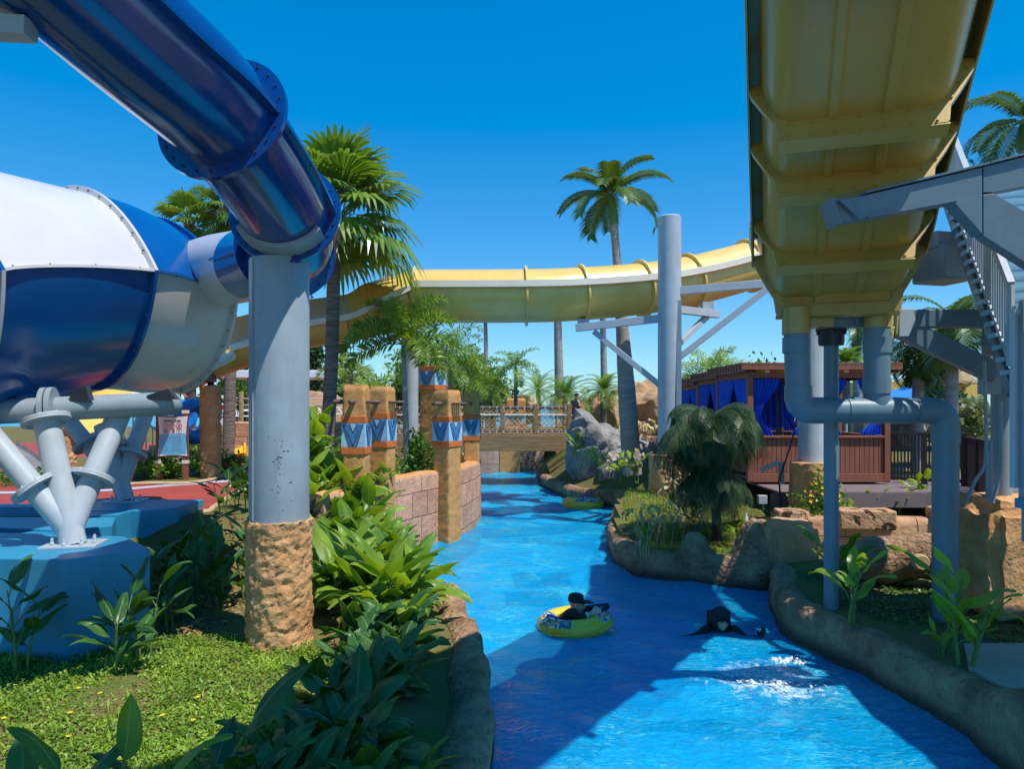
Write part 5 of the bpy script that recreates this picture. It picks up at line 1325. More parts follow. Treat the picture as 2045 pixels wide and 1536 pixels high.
# rope fence
t = thing('rope_fence', 'rope fence of rough timber posts along the beach', 'fence', W(480, 850, 31))
for px in (411, 482, 560, 612, 700):
    mb = MB(); p = W(px, 782, 31); mb.lathe([(.09, 1.2), (.1, p.z - .05), (.07, p.z)], (p.x, 31, 0), 12); mb.disp(.01, 6); part('post', mb, WOOD, t)
for py in (795, 808, 820):
    mb = MB(); mb.tube([W(400 + i * 10, py + 1.5 * sin(i * .8) ** 2, 31) for i in range(33)], .018, 6); part('rope_rail', mb, WROPE, t)
# low block walls
for px0, px1, py0, py1, y, lab in ((430, 520, 843, 892, 29, 'low shaded block wall behind the red path'), (560, 700, 843, 900, 22, 'low beige block wall behind the canna bed and palm trunk')):
    mb = MB(); a, b = W(px0, py0, y), W(px1, py1, y); mb.sweep([(0, 1.0), (0, a.z - .06), (-.06, a.z), (-.4, a.z), (-.4, 1.0)], [V((a.x, y, 0)), V(((a.x + b.x) / 2, y, 0)), V((b.x, y, 0))]); mb.f = [tuple(q) for q in mb.f]
    solo('block_wall', mb, BLOCKT, lab, 'wall', (a.x, y, 1.2))
mb = MB(); a, b = W(1270, 872, 29), W(1330, 872, 29); mb.box(((a.x + b.x) / 2 + 1, 29.3, (a.z + 1.3) / 2), (b.x - a.x + 2, .5, a.z - 1.3)); solo('block_wall', mb, BLOCKW, 'low pink wall behind the grey boulder by the palm base', 'wall', (a.x, 29, 1.3), bevel=.03)
# loungers
PLASTIC = mat('white_plastic', (.78, .78, .8), rough=.4, var=.03)
lg = thing('sun_lounger', 'white plastic sun lounger left of the two by the canopy pole', 'lounger', (0, 0, 0), 'white sun loungers on the beach')
mb = MB(); mb.box((0, 0, .32), (1.2, .6, .05)); part('seat', mb, PLASTIC, lg, bevel=.01)
mb = MB(); mb.box((.83, 0, .58), (.75, .6, .05), R=Matrix.Rotation(-.85, 3, 'Y')); part('backrest', mb, PLASTIC, lg, bevel=.01)
for x in (-.5, .5):
    for y in (-.25, .25): mb = MB(); mb.box((x, y, .16), (.07, .05, .3)); part('leg', mb, PLASTIC, lg)
    mb = MB(); mb.tube(spline([V((-.2, x * .6, .32)), V((-.15, x * .6, .55)), V((.3, x * .6, .58)), V((.5, x * .6, .36))], 5), .025, 8); part('arm', mb, PLASTIC, lg)
lg.location = W(455, 846, 32); lg.rotation_euler = (0, 0, 2.4)
dup(lg, W(490, 846, 32.5), .6, label='white plastic sun lounger under the right side of the beach canopy')
dup(lg, W(622, 842, 32), 2.5, label='white plastic sun lounger just left of the thick palm trunk')
dup(lg, W(664, 842, 32), .5, label='white plastic sun lounger just right of the thick palm trunk')
# blue inflatable rings
TUBEB = mat('blue_inflatable', (.01, .22, .72), rough=.25, var=.08, coat=.4)
def torus(R_, r_, n=48, m=20, sq=1.0):
    mb = MB(); vs = []
    for i in range(n):
        a = 2 * pi * i / n
        for j in range(m):
            b = 2 * pi * j / m; vs.append(((R_ + r_ * cos(b)) * cos(a), (R_ + r_ * cos(b)) * sin(a), r_ * sin(b) * sq))
    mb.add(vs, [(i * m + j, ((i + 1) % n) * m + j, ((i + 1) % n) * m + (j + 1) % m, i * m + (j + 1) % m) for i in range(n) for j in range(m)]); return mb
def stand_ring(px, py, y, R_, r_, yaw, label):
    M_ = Matrix.Translation(W(px, py, y)) @ Matrix.Rotation(yaw, 4, 'Z') @ Matrix.Rotation(pi / 2, 4, 'X'); m = MB(); m.merge(torus(R_, r_), M_)
    return solo('inflatable_ring', m, TUBEB, label, 'inner tube', W(px, py, y) - UP * (R_ + r_), smooth=True)
stand_ring(387, 842, 20.5, .44, .2, radians(62), 'large upright blue inflatable ring behind the rule sign')
stand_ring(357, 832, 21.6, .4, .12, radians(40), 'second blue inflatable ring leaning behind the sign top')
# yellow cone lying on its side
t = thing('traffic_cone', 'yellow square cone lying on its side on the red path', 'cone', W(475, 914, 25.8))
mb = MB(); c = W(474, 906, 25.8); ax = V((.93, .2, .12)).normalized()
mb.lathe([(.08, -.42), (.1, -.4), (.24, .24), (.24, .26)], c, 4, axis=ax); CONE = mat('cone_yellow', (.85, .5, .01), rough=.5, var=.06); part('body', mb, CONE, t, smooth=False)
mb = MB(); mb.lathe([(.33, .26), (.35, .28), (.35, .32), (.1, .32)], c, 4, axis=ax); part('base', mb, CONE, t, smooth=False)
# ramp stair seen under the barrel
t = thing('access_stair', 'dark metal access stair with pale balusters behind the white pipes', 'stair', W(290, 950, 19))
mb = MB(); mb.beam(W(215, 870, 19.4), W(325, 945, 18.7), .1, .42); part('stringer', mb, mat('brown_steel', (.1, .075, .07), rough=.6), t)
for i in range(9):
    a = W(215, 862, 19.4).lerp(W(318, 930, 18.7), i / 8); mb = MB(); mb.box(a + UP * .4, (.025, .025, .9)); part('baluster', mb, GREYL, t)
mb = MB(); mb.beam(W(215, 862, 19.4) + UP * .85, W(318, 930, 18.7) + UP * .85, .05, .05); part('handrail', mb, GREYL, t)
t = thing('metal_chute', 'sloping brushed metal chute between white pipe legs at far left', 'chute', W(90, 965, 17.5))
mb = MB(); mb.sweep([(-.25, .12), (-.25, 0), (.25, 0), (.25, .12)], [W(10, 890, 18.5), W(60, 925, 18), W(100, 968, 17.3)]); part('bed', mb, mat('brushed_metal', (.45, .4, .38), rough=.4, metal=.6), t, smooth=False); bpy.data.objects
# far right : yellow pavilion, thatch, blue shade sail
t = thing('beach_pavilion', 'distant pale yellow pavilion with thatched roof behind the blue canopy', 'building', W(1840, 800, 44))
YP = mat('pavilion_yellow', (.75, .5, .12), rough=.8, var=.1); THATCH = mat('thatch', (.45, .33, .18), rough=1, col2=(.25, .17, .09), scale=5, bump=1, bscale=20)
mb = MB(); a, b = W(1735, 830, 44), W(1960, 762, 44); mb.box(((a.x + b.x) / 2, 46, (1.3 + b.z) / 2), (b.x - a.x, 4, b.z - 1.3)); part('wall', mb, YP, t)
mb = MB(); c = W(1880, 735, 43.5); mb.lathe([(1.9, -.95), (1.85, -.8), (.2, .75), (.001, .85)], (c.x, 43.5, c.z), 28); mb.disp(.1, 3); part('roof', mb, THATCH, t)
mb = MB(); c = W(1858, 748, 41.2); m = torus(.36, .14); mb.merge(m, Matrix.Translation(c) @ Matrix.Rotation(pi / 2, 4, 'X')); part('wall_ring', mb, DARKMETAL, t)
mb = MB(); mb.merge(torus(.2, .07), Matrix.Translation(c + V((0, -.06, -.02))) @ Matrix.Rotation(pi / 2, 4, 'X')); part('wall_ring', mb, ORANGE, t)
mb = MB(); a, b = W(1960, 800, 44), W(1735, 792, 44); mb.box(((a.x + b.x) / 2, 43.9, a.z), (a.x - b.x, .06, .35)); part('band', mb, mat('pavilion_green', (.2, .4, .25), rough=.8), t)
t = thing('shade_canopy', 'bright blue pitched shade canopy beyond the fence', 'canopy', W(1850, 840, 30))
mb = MB(); ap = W(1828, 765, 31); ce = [W(1690, 812, 29), W(1940, 812, 28.5), W(1945, 806, 33), W(1700, 806, 33)]
mb.add([ap, *ce], [(0, 2, 1), (0, 3, 2), (0, 4, 3), (0, 1, 4)]); part('cloth', mb, mat('blue_canopy_cloth', (.01, .2, .75), rough=.7, var=.06), t, smooth=False)
for c in ce: mb = MB(); mb.lathe([(.05, 1.3), (.05, c.z)], (c.x, c.y, 0), 8); part('pole', mb, GREYL, t)
# sign on the palm base + small box lamp on post
mb = MB(); mb.prism([W(x, y, 25.6) for x, y in ((1266, 872), (1279, 872), (1279, 882), (1266, 882))], (0, .02, 0), 0); mb.prism([W(x, y, 25.6) for x, y in ((1266, 865), (1279, 865), (1279, 872), (1266, 872))], (0, .02, 0), 1)
solo('notice_plate', mb, [SIGNWHITE, REDM], 'small red and white notice plate at the base of the leaning palm', 'sign', W(1272, 882, 25.6), smooth=False)
t = thing('light_arm', 'small pale bracket arm lamp with a black pole in front of the cabana panel', 'lamp', W(1560, 1000, 15.5))
mb = MB(); mb.beam(W(1518, 940, 15.5), W(1554, 924, 15.4), .08, .1); part('arm', mb, GREYL, t); mb = MB(); mb.box(W(1560, 945, 15.4), (.1, .1, .46)); part('head', mb, GREYL, t)
mb = MB(); mb.tube([W(1553, 968, 15.3), W(1582, 880, 15.2), W(1597, 800, 15.2)], .018, 8); mb.tube([W(1556, 960, 15.4), W(1560, 1020, 15.4)], .02, 8); split('pole', mb, DARKMETAL, t)
mb = MB(); mb.box(W(1522, 998, 15.2), (.18, .12, .18)); mb.box(W(1525, 1010, 15.25), (.04, .04, .2)); solo('junction_box', mb, GREYL, 'small grey box on a stub in the island grass', 'box', W(1522, 1012, 15.2), bevel=.01)
# bottle on the island grass
mb = MB(); c = W(1490, 1040, 14.6); mb.lathe([(.001, -.12), (.045, -.11), (.045, .05), (.02, .1), (.02, .14), (.001, .145)], c, 14); solo('plastic_bottle', mb, mat('clear_plastic', (.6, .65, .66), rough=.2, var=.05), 'clear plastic bottle standing in the island grass', 'bottle', c - UP * .12)
# drain grate visible in the channel
mb = MB(); q = [G(1025, 1117), G(1132, 1116), G(1143, 1143), G(1030, 1143)]; c = sum((p for p in q), V()) / 4
GR = mat('drain_grate', (.015, .13, .24), rough=.4, var=.3, scale=8)
for i in range(14):
    u0, u1 = i / 14, (i + .8) / 14; pts = [q[0].lerp(q[3], u0), q[1].lerp(q[2], u0), q[1].lerp(q[2], u1), q[0].lerp(q[3], u1)]
    mb.prism([p - UP * .3 for p in reversed(pts)], (0, 0, -.012))
mb.beam(q[0] - UP * .302, q[3] - UP * .302, .05, .012); mb.beam(q[1] - UP * .302, q[2] - UP * .302, .05, .012)
solo('drain_grate', mb, GR, 'dark rectangular drain grate under the water upstream of the swim ring', 'grate', c, smooth=False)

# ================================================================ FLOATING RINGS
RINGY = mat('yellow_vinyl', (.92, .58, .03), rough=.3, var=.06, scale=3, coat=.4)
def ring_mat():
    m = bpy.data.materials.new('printed_vinyl'); m.use_nodes = True; nt = m.node_tree; b = nt.nodes['Principled BSDF']; L = nt.links.new
    tc = _n(nt, 'ShaderNodeTexCoord'); nz = _n(nt, 'ShaderNodeTexNoise'); nz.inputs['Scale'].default_value = 9; nz.inputs['Detail'].default_value = 1.5; nz.inputs['Distortion'].default_value = 1.2
    mp = _n(nt, 'ShaderNodeMapping'); mp.inputs['Scale'].default_value = (1, 1, 2.2); L(tc.outputs['Object'], mp.inputs[0]); L(mp.outputs[0], nz.inputs['Vector'])
    cr = _n(nt, 'ShaderNodeValToRGB'); cr.color_ramp.interpolation = 'CONSTANT'; e = cr.color_ramp.elements; e[0].color = (.8, .78, .6, 1); e[0].position = 0; e[1].position = .43; e[1].color = (.02, .12, .25, 1)
    k = e.new(.6); k.color = (.92, .58, .03, 1)
    L(nz.outputs['Fac'], cr.inputs[0]); L(cr.outputs[0], b.inputs['Base Color']); b.inputs['Roughness'].default_value = .3; b.inputs['Coat Weight'].default_value = .4; return m
RPRINT = ring_mat()
def swim_ring(c, R_, r_, tilt, yaw, label):
    t = thing('swim_ring', label, 'swim ring', c, 'yellow printed swim rings')
    m = torus(R_, r_, 96, 28, .92); n, mm = 96, 28
    M_ = Matrix.Translation(V(c)) @ Matrix.Rotation(yaw, 4, 'Z') @ Matrix.Rotation(tilt[0], 4, 'X') @ Matrix.Rotation(tilt[1], 4, 'Y')
    mi = []
    for f in m.f:
        i, j = f[0] // mm, f[0] % mm; a = 360 * i / n; b = 360 * j / mm
        mi.append(1 if (15 < b < 150 and (140 < a < 250 or -1 < a < 12 or 300 < a < 361)) else 0)
    mb = MB(); mb.merge(m, M_); mb.m = mi; part('ring_body', mb, [RINGY, RPRINT], t, smooth=True)
    mb = MB(); vs = []
    for i in range(97):
        a = 2 * pi * i / 96; vs.append(M_ @ V(((R_ + r_ * .99) * cos(a), (R_ + r_ * .99) * sin(a), .012 * sin(i * 1.9) - .03)))
    mb.tube(vs, .011, 6); part('weld_seam', mb, RINGY, t)
    for a in (radians(205), radians(335)):
        mb = MB(); o = V((R_ * cos(a), R_ * sin(a), r_ * .92)); tg = V((-sin(a), cos(a), 0)); mb.tube([M_ @ (o - tg * .11 - UP * .01), M_ @ (o - tg * .09 + UP * .04), M_ @ (o + tg * .09 + UP * .04), M_ @ (o + tg * .11 - UP * .01)], .018, 8); part('handle', mb, CURTAIN, t)
    return t, M_
rc_ = G(1147, 1236, .13); rc_.z = .075
ringA, MA = swim_ring(rc_, .405, .155, (radians(-2), radians(-5)), radians(10), 'yellow printed swim ring carrying the person in the black cap')
rb_ = G(1164, 1007, .08); rb_.z = .1
swim_ring(rb_, .48, .2, (radians(2), radians(3)), radians(100), 'empty yellow swim ring drifting near the far rock edging')

# foam
mb = MB(); rr = random.Random(11)
FOAM = mat('white_foam', (.82, .86, .9), rough=.5, var=.05, bump=.4, bscale=60)
_nt = FOAM.node_tree; _tr = _nt.nodes.new('ShaderNodeBsdfTransparent'); _ms = _nt.nodes.new('ShaderNodeMixShader'); _nz = _nt.nodes.new('ShaderNodeTexNoise'); _nz.inputs['Scale'].default_value = 26; _nz.inputs['Detail'].default_value = 8
_rg = _nt.nodes.new('ShaderNodeMapRange'); _rg.inputs['From Min'].default_value = .42; _rg.inputs['From Max'].default_value = .58; _tcx = _nt.nodes.new('ShaderNodeTexCoord'); _nt.links.new(_tcx.outputs['Object'], _nz.inputs['Vector'])
_nt.links.new(_nz.outputs['Fac'], _rg.inputs['Value']); _nt.links.new(_rg.outputs[0], _ms.inputs[0]); _nt.links.new(_tr.outputs[0], _ms.inputs[1]); _nt.links.new(_nt.nodes['Principled BSDF'].outputs[0], _ms.inputs[2]); _nt.links.new(_ms.outputs[0], _nt.nodes['Material Output'].inputs[0])
def foam_patch(cx, cy, rx, ry, cell=.013, hmax=.1, seed=0, th0=.0):
    nx_, ny_ = int(2 * rx / cell), int(2 * ry / cell); idx = {}; 
    def hv(i, j):
        x, y = cx - rx + i * cell, cy - ry + j * cell; d = math.hypot((x - cx) / rx, (y - cy) / ry)
        q = V((x * 5 + seed, y * 5, 0)); f = noise.noise(q) * .6 + noise.noise(q * 2.6) * .45 + noise.noise(q * 6) * .35 + noise.noise(q * 14) * .25
        return f + .62 - 1.15 * d - th0, x, y
    vs = []; fs = []
    def vid(i, j):
        if (i, j) not in idx:
            h, x, y = hv(i, j); q = V((x * 22, y * 22, seed)); idx[(i, j)] = len(vs)
            vs.append((x + noise.noise(q) * cell * .5, y + noise.noise(q + V((9, 0, 0))) * cell * .5, .02 + max(0, h) * hmax * (.6 + .8 * noise.noise(q * .8) + .4 * noise.noise(q * 2)) + .012 * abs(noise.noise(q * 3))))
        return idx[(i, j)]
    for i in range(nx_):
        for j in range(ny_):
            if hv(i + .5, j + .5)[0] > 0: fs.append((vid(i, j), vid(i + 1, j), vid(i + 1, j + 1), vid(i, j + 1)))
    mb.add(vs, fs)
c = G(1540, 1358); foam_patch(c.x, c.y, .85, .62, cell=.011, hmax=.05, seed=3, th0=.12); c = G(1572, 1325); foam_patch(c.x, c.y, .34, .24, cell=.012, hmax=.13, seed=8)
for px, py, rx, ry, th in ((1585, 1395, .3, .2, .5), (1530, 1262, .24, .12, .4)):
    c = G(px, py); foam_patch(c.x, c.y, rx, ry, cell=.011, hmax=.02, seed=px, th0=th)
solo('foam', mb, FOAM, 'white bubbling foam on the sunlit water', 'foam', G(1545, 1352), kind='stuff', smooth=True)

# ================================================================ PEOPLE
def fuse(prims, voxel=.008, smooth_it=3):
    """prims: ('c', p0, p1, r0, r1, mat) capsule / ('e', centre, radii, mat[, rot]) ; one continuous skin"""
    mb = MB()
    for p in prims:
        if p[0] == 'c':
            a, b = V(p[1]), V(p[2]); n = 6
            mb.ico(a, p[3], 3); mb.ico(b, p[4], 3); mb.tube([a, b], [p[3], p[4]], 20)
        else:
            k = len(mb.v); mb.ico((0, 0, 0), p[2], 4); R = p[4] if len(p) > 4 else Matrix.Identity(3)
            for i in range(k, len(mb.v)): mb.v[i] = tuple(V(p[1]) + R @ V(mb.v[i]))
    me = bpy.data.meshes.new('tmp'); me.from_pydata(mb.v, [], mb.f); o = bpy.data.objects.new('tmp', me); COL.objects.link(o)
    rm_ = o.modifiers.new('r', 'REMESH'); rm_.mode = 'VOXEL'; rm_.voxel_size = voxel
    sm_ = o.modifiers.new('s', 'SMOOTH'); sm_.iterations = smooth_it; sm_.factor = .5
    dg = bpy.context.evaluated_depsgraph_get(); ev = o.evaluated_get(dg).to_mesh()
    out = MB(); vs = [v.co.copy() for v in ev.vertices]; fs = [tuple(f.vertices) for f in ev.polygons]
    pk = []
    for p in prims: pk.append(p)
    mats_ = []
    for f in fs:
        c = sum((vs[i] for i in f), V()) / len(f); best = 1e9; bm_ = 0
        for p in pk:
            if p[0] == 'c':
                a, b = V(p[1]), V(p[2]); d = b - a; t = max(0, min(1, (c - a).dot(d) / max(1e-9, d.length_squared))); dist = (c - a - d * t).length - (p[3] + (p[4] - p[3]) * t); mt = p[5]
            else:
                q = c - V(p[1]); 
                if len(p) > 4: q = p[4].transposed() @ q
                r = p[2] if not isinstance(p[2], (int, float)) else (p[2],) * 3
                k = math.sqrt((q.x / r[0]) ** 2 + (q.y / r[1]) ** 2 + (q.z / r[2]) ** 2); dist = (k - 1) * min(r); mt = p[3]
            if dist < best: best = dist; bm_ = mt
        mats_.append(bm_)
    o.evaluated_get(dg).to_mesh_clear(); bpy.data.objects.remove(o)
    out.add(vs, fs, mats_); return out
def head_prims(c, fwd, s=1.0, skin=0, face=None):
    """c: head centre; fwd: facing unit vector"""
    f = V(fwd).normalized(); r = f.cross(UP).normalized(); u = r.cross(f); R = Matrix((r, f, u)).transposed(); L = lambda x, y, z: V(c) + R @ V((x, y, z)) * s
    k = skin; fc = skin if face is None else face
    return R, L, [('e', L(0, -.012, .03), (.077 * s, .096 * s, .092 * s), k, R), ('e', L(0, .02, -.035), (.06 * s, .072 * s, .085 * s), fc, R), ('e', L(0, .05, -.09), (.034 * s, .034 * s, .03 * s), fc, R),
                  ('c', L(0, .092, .0), L(0, .108, -.035), .010 * s, .016 * s, fc), ('e', L(.03, .088, -.03), (.022 * s, .016 * s, .018 * s), fc, R), ('e', L(-.03, .088, -.03), (.022 * s, .016 * s, .018 * s), fc, R),
                  ('e', L(0, .09, -.068), (.024 * s, .012 * s, .007 * s), fc, R), ('e', L(0, .088, .028), (.05 * s, .014 * s, .01 * s), fc, R),
                  ('e', L(.079, -.01, -.01), (.012 * s, .022 * s, .034 * s), k, R), ('e', L(-.079, -.01, -.01), (.012 * s, .022 * s, .034 * s), k, R)]
def eyes(parent, L, R, s=1.0):
    for x in (-.03, .03):
        mb = MB(); k = 0; mb.ico((0, 0, 0), (.011 * s, .007 * s, .006 * s), 2); mb.v = [tuple(L(x, .089, .004) + R @ V(v)) for v in mb.v]; part('eye', mb, HAIR, parent, smooth=True)
def hand_prims(w, d, pal, s=1.0, curl=.5, mt=0, side=1):
    """w wrist, d direction of the hand, pal palm normal (fingers curl toward it)"""
    d = V(d).normalized(); pal = (V(pal) - d * V(pal).dot(d)).normalized(); x = d.cross(pal) * side; w = V(w); out = []
    out.append(('c', w, w + d * .03 * s, .024 * s, .028 * s, mt))
    for i in range(4):
        o = (i - 1.5) * .021 * s; b = w + d * .085 * s + x * o; out.append(('c', w + d * .02 * s + x * o * .6, b, .015 * s, .0125 * s, mt))
        L_ = (.072, .082, .076, .06)[i] * s; p = b; a = curl * .5
        for k in range(3):
            q = p + (d * cos(a) + pal * sin(a)) * L_ * (.45, .32, .26)[k]; out.append(('c', p, q, (.0105 - .001 * k) * s, (.0098 - .001 * k) * s, mt)); p = q; a += curl
    tb = w + d * .03 * s - x * .03 * s; t1 = tb + (d * .6 - x * .7 + pal * .3).normalized() * .04 * s; t2 = t1 + (d * .9 - x * .2 + pal * .35).normalized() * .032 * s
    out += [('c', tb, t1, .0145 * s, .0125 * s, mt), ('c', t1, t2, .012 * s, .0095 * s, mt)]
    return out
# --- person lounging in the ring: facing right (+x) toward the far right
def at(px, py, dy=0): return W(px, py, rc_.y + dy)
hc = at(1152, 1207, .06); fw = V((.95, -.28, -.05)).normalized()
R_, L_, hp = head_prims(hc, fw, 1.12)
shL, shR = at(1136, 1226, -.16), at(1150, 1222, .22)   # near and far shoulders
elN, haN = at(1160, 1233, -.33), at(1180, 1226, -.30)
elF, haF = at(1211, 1212, .16), at(1190, 1221, -.12)
pr = hp + [('c', L_(0, -.02, -.07), L_(0, -.05, -.18), .055, .062, 0), ('e', (shL + shR) / 2 + V((0, 0, -.09)), (.13, .2, .15), 1), ('c', (shL + shR) / 2 + V((-.03, 0, -.12)), rc_ + V((-.02, .0, -.15)), .16, .15, 1),
           ('c', shL, elN, .066, .052, 1), ('c', elN, elN.lerp(haN, .55), .05, .042, 1), ('c', elN.lerp(haN, .55), haN, .036, .029, 0),
           ('c', shR, elF, .066, .052, 1), ('c', elF, elF.lerp(haF, .7), .05, .04, 1), ('c', elF.lerp(haF, .7), haF, .034, .028, 0),
           ('c', rc_ + V((.0, -.06, -.16)), rc_ + V((.36, -.1, .02)), .09, .07, 2), ('c', rc_ + V((0, .1, -.16)), rc_ + V((.38, .1, .02)), .09, .07, 2), ('c', rc_ + V((.36, -.1, .02)), rc_ + V((.62, -.12, -.18)), .062, .045, 0), ('c', rc_ + V((.38, .1, .02)), rc_ + V((.64, .12, -.18)), .062, .045, 0)]
pr += hand_prims(haN, V((.9, .1, .35)), V((.1, .9, -.2)), 1.1, .55, 0, 1) + hand_prims(haF, V((-.2, -.9, .1)), V((0, 0, -1)), 1.1, .5, 0, -1)
pm = thing('person', 'person in a black rash guard and dark printed cap lounging in the yellow swim ring', 'person', rc_)
body = part('body', fuse(pr, .0075), [SKIN, BLACKCLOTH, BLACKCLOTH], pm, smooth=True)
eyes(body, L_, R_, 1.12)
CAP = mat('dark_cap', (.02, .021, .03), rough=.8, var=.3, scale=20)
def cap_mesh(L, R, s=1.0, brim=.13, hgt=.125):
    mb = MB(); n = 28; prof = [(1.0, .02), (1.01, .05), (.97, .085), (.82, .115), (.5, hgt + .005), (.001, hgt + .01)]; vs = []
    for r, z in prof:
        for j in range(n):
            a = 2 * pi * j / n; vs.append(L(r * .089 * cos(a), -.012 + r * .108 * sin(a), z + .012))
    mb.add(vs, [(i * n + j, i * n + (j + 1) % n, (i + 1) * n + (j + 1) % n, (i + 1) * n + j) for i in range(len(prof) - 1) for j in range(n)])
    if brim:
        vs = []
        for i in range(13):
            a = pi * (.12 + .76 * i / 12); e = sin(pi * i / 12) ** .6
            for rr_, zz in ((1.0, .036), (1.0, .028)):
                vs.append(L(.089 * cos(a), -.012 + .108 * sin(a), zz)); vs.append(L(.092 * cos(a), -.012 + .108 * sin(a) + brim * e, zz + .012))
        fs = []
        for i in range(12):
            o, p = i * 4, i * 4 + 4; fs += [(o, o + 1, p + 1, p), (o + 2, p + 2, p + 3, o + 3), (o + 1, o + 3, p + 3, p + 1)]
        mb.add(vs, fs)
    return mb
cp = part('cap', cap_mesh(L_, R_), CAP, body, smooth=50)
mb = MB()
for i, (w_, z) in enumerate(((.05, .108), (.045, .088), (.03, .07))):
    for k in range(3):
        x = (k - 1) * w_ / 2.6; mb.box(L_(x, .093 - .25 * max(0, z - .085), z), (w_ / 3.4, .006, .012), R=R_)
part('cap_print', mb, SIGNWHITE, body, smooth=False)
mb = MB(); a = elN.lerp(haN, .6); mb.tube([a - (haN - elN).normalized() * .018, a + (haN - elN).normalized() * .018], .044, 16); part('wristband', mb, mat('cyan_band', (.1, .6, .6), rough=.5), body)
mb = MB(); mb.merge(torus(.036, .008, 20, 8), Matrix.Translation(haF + V((0, .02, .02))) @ Matrix.Rotation(1.2, 4, 'X')); part('bracelet', mb, SIGNWHITE, body)

# --- swimmer with cap, facing camera, arms spread on the surface
wc = G(1441, 1268); hc = V((wc.x, wc.y, .21)); fw = V((.12, -1, -.12)).normalized()
R_, L_, hp = head_prims(hc, fw, 1.12, skin=1, face=0)
shl, shr = wc + V((-.2, .08, .03)), wc + V((.2, .08, .03)); 
eL, hL = wc + V((-.32, -.02, .0)), wc + V((-.46, -.08, -.005)); eR, hR = wc + V((.33, -.03, -.05)), wc + V((.52, -.06, -.03))
pr = hp + [('c', L_(0, -.02, -.07), wc + V((0, .06, .02)), .06, .075, 1), ('e', wc + V((0, .1, -.06)), (.23, .14, .16), 1), ('c', wc + V((0, .12, -.1)), wc + V((0, .55, -.45)), .16, .12, 1),
           ('c', shl, eL, .08, .066, 1), ('c', eL, hL, .058, .036, 1), ('c', shr, eR, .08, .06, 1), ('c', eR, hR, .052, .034, 1)]
pr += hand_prims(hL, V((-1, -.1, .05)), V((0, 0, -1)), 1.1, .15, 1, -1) + hand_prims(hR, V((.5, -.05, .9)), V((-.6, -.5, .3)), 1.0, .2, 1, 1)
ps = thing('person', 'swimmer in black with dark hood and cap, shoulders above the shaded water', 'person', wc)
body = part('body', fuse(pr, .0075), [SKIN, BLACKCLOTH], ps, smooth=True); eyes(body, L_, R_, 1.12)
part('cap', cap_mesh(L_, R_, brim=.06), CAP, body, smooth=50)
mb = MB(); 
hood = MB(); hood.ico(L_(0, -.06, -.01), (.15, .11, .18), 4, amp=.06, freq=2); part('hood', hood, BLACKCLOTH, body, smooth=True)
mb = MB(); mb.box(wc + V((0, .16, .16)), (.34, .1, .28)); mb.disp(.015, 6); part('backpack', mb, BLACKCLOTH, body, bevel=.03)
# --- person on the bridge end, standing, dark wetsuit, head bent
def standing(base, h, fwd, label, suit, sleeves=None, bend=.0):
    s = h / 1.72; f = V(fwd).normalized(); r = f.cross(UP); B = V(base); q = lambda x, y, z: B + (r * x + f * y) * s + UP * z * s
    R_, L_, hp = head_prims(q(0, .06 + bend * .15, 1.56), (f - UP * (.15 + bend)).normalized(), s)
    sl = suit if sleeves is None else sleeves
    pr = hp + [('c', q(0, .02, 1.36), q(0, .04, 1.47), .055 * s, .05 * s, 0), ('c', q(-.13, 0, 1.36), q(.13, 0, 1.36), .075 * s, .075 * s, suit), ('e', q(0, 0, 1.22), (.165 * s, .12 * s, .2 * s), suit), ('e', q(0, 0, .98), (.15 * s, .12 * s, .16 * s), suit),
               ('c', q(-.09, 0, .92), q(-.1, .02, .5), .088 * s, .06 * s, suit), ('c', q(.09, 0, .92), q(.1, .0, .5), .088 * s, .06 * s, suit), ('c', q(-.1, .02, .5), q(-.1, -.02, .1), .055 * s, .038 * s, suit), ('c', q(.1, 0, .5), q(.1, -.03, .1), .055 * s, .038 * s, suit),
               ('c', q(-.1, -.03, .05), q(-.11, .15, .03), .042 * s, .03 * s, 0), ('c', q(.1, -.03, .05), q(.11, .15, .03), .042 * s, .03 * s, 0)]
    hands = []
    for sx in (-1, 1):
        el = q(sx * .24, .03, 1.08); ha = q(sx * .09, .26, 1.16); pr += [('c', q(sx * .19, 0, 1.36), el, .055 * s, .042 * s, sl), ('c', el, ha, .04 * s, .03 * s, sl)] + hand_prims(ha, (f * .5 - r * sx * .5 + UP * .3), -UP, s, .6, 0, sx)
    t = thing('person', label, 'person', base); body = part('body', fuse(pr, .012, 2), [SKIN, BLACKCLOTH, mat('lime_fabric', (.5, .62, .08), rough=.8)], t, smooth=True); eyes(body, L_, R_, s)
    mb = MB(); k = []
    for v in range(1):
        mb.ico((0, 0, 0), 1, 4); 
    mb.v = [tuple(L_(v[0] * .087, -.022 + v[1] * .103, .043 + v[2] * .094)) for v in mb.v]
    keep = [f for f in mb.f if (sum((V(mb.v[i]) for i in f), V()) / len(f) - L_(0, .085, -.01)).length > .1 * s]
    mb.f = keep; mb.m = [0] * len(keep); part('hair', mb, HAIR, body, smooth=True); return t
bz = W(1150, 868, 30.6); standing((bz.x, 31.2, W(1150, 868, 31).z), 1.76, V((.75, -.5, 0)), 'person in a black wetsuit looking down at the right end of the bridge', 1, bend=.35)
w2 = W(1251, 905, 27.8); standing((w2.x, 28.4, 1.2), 1.7, V((.35, -.9, 0)), 'person in a black and lime rash guard behind the grey boulder', 1, sleeves=2, bend=.1)
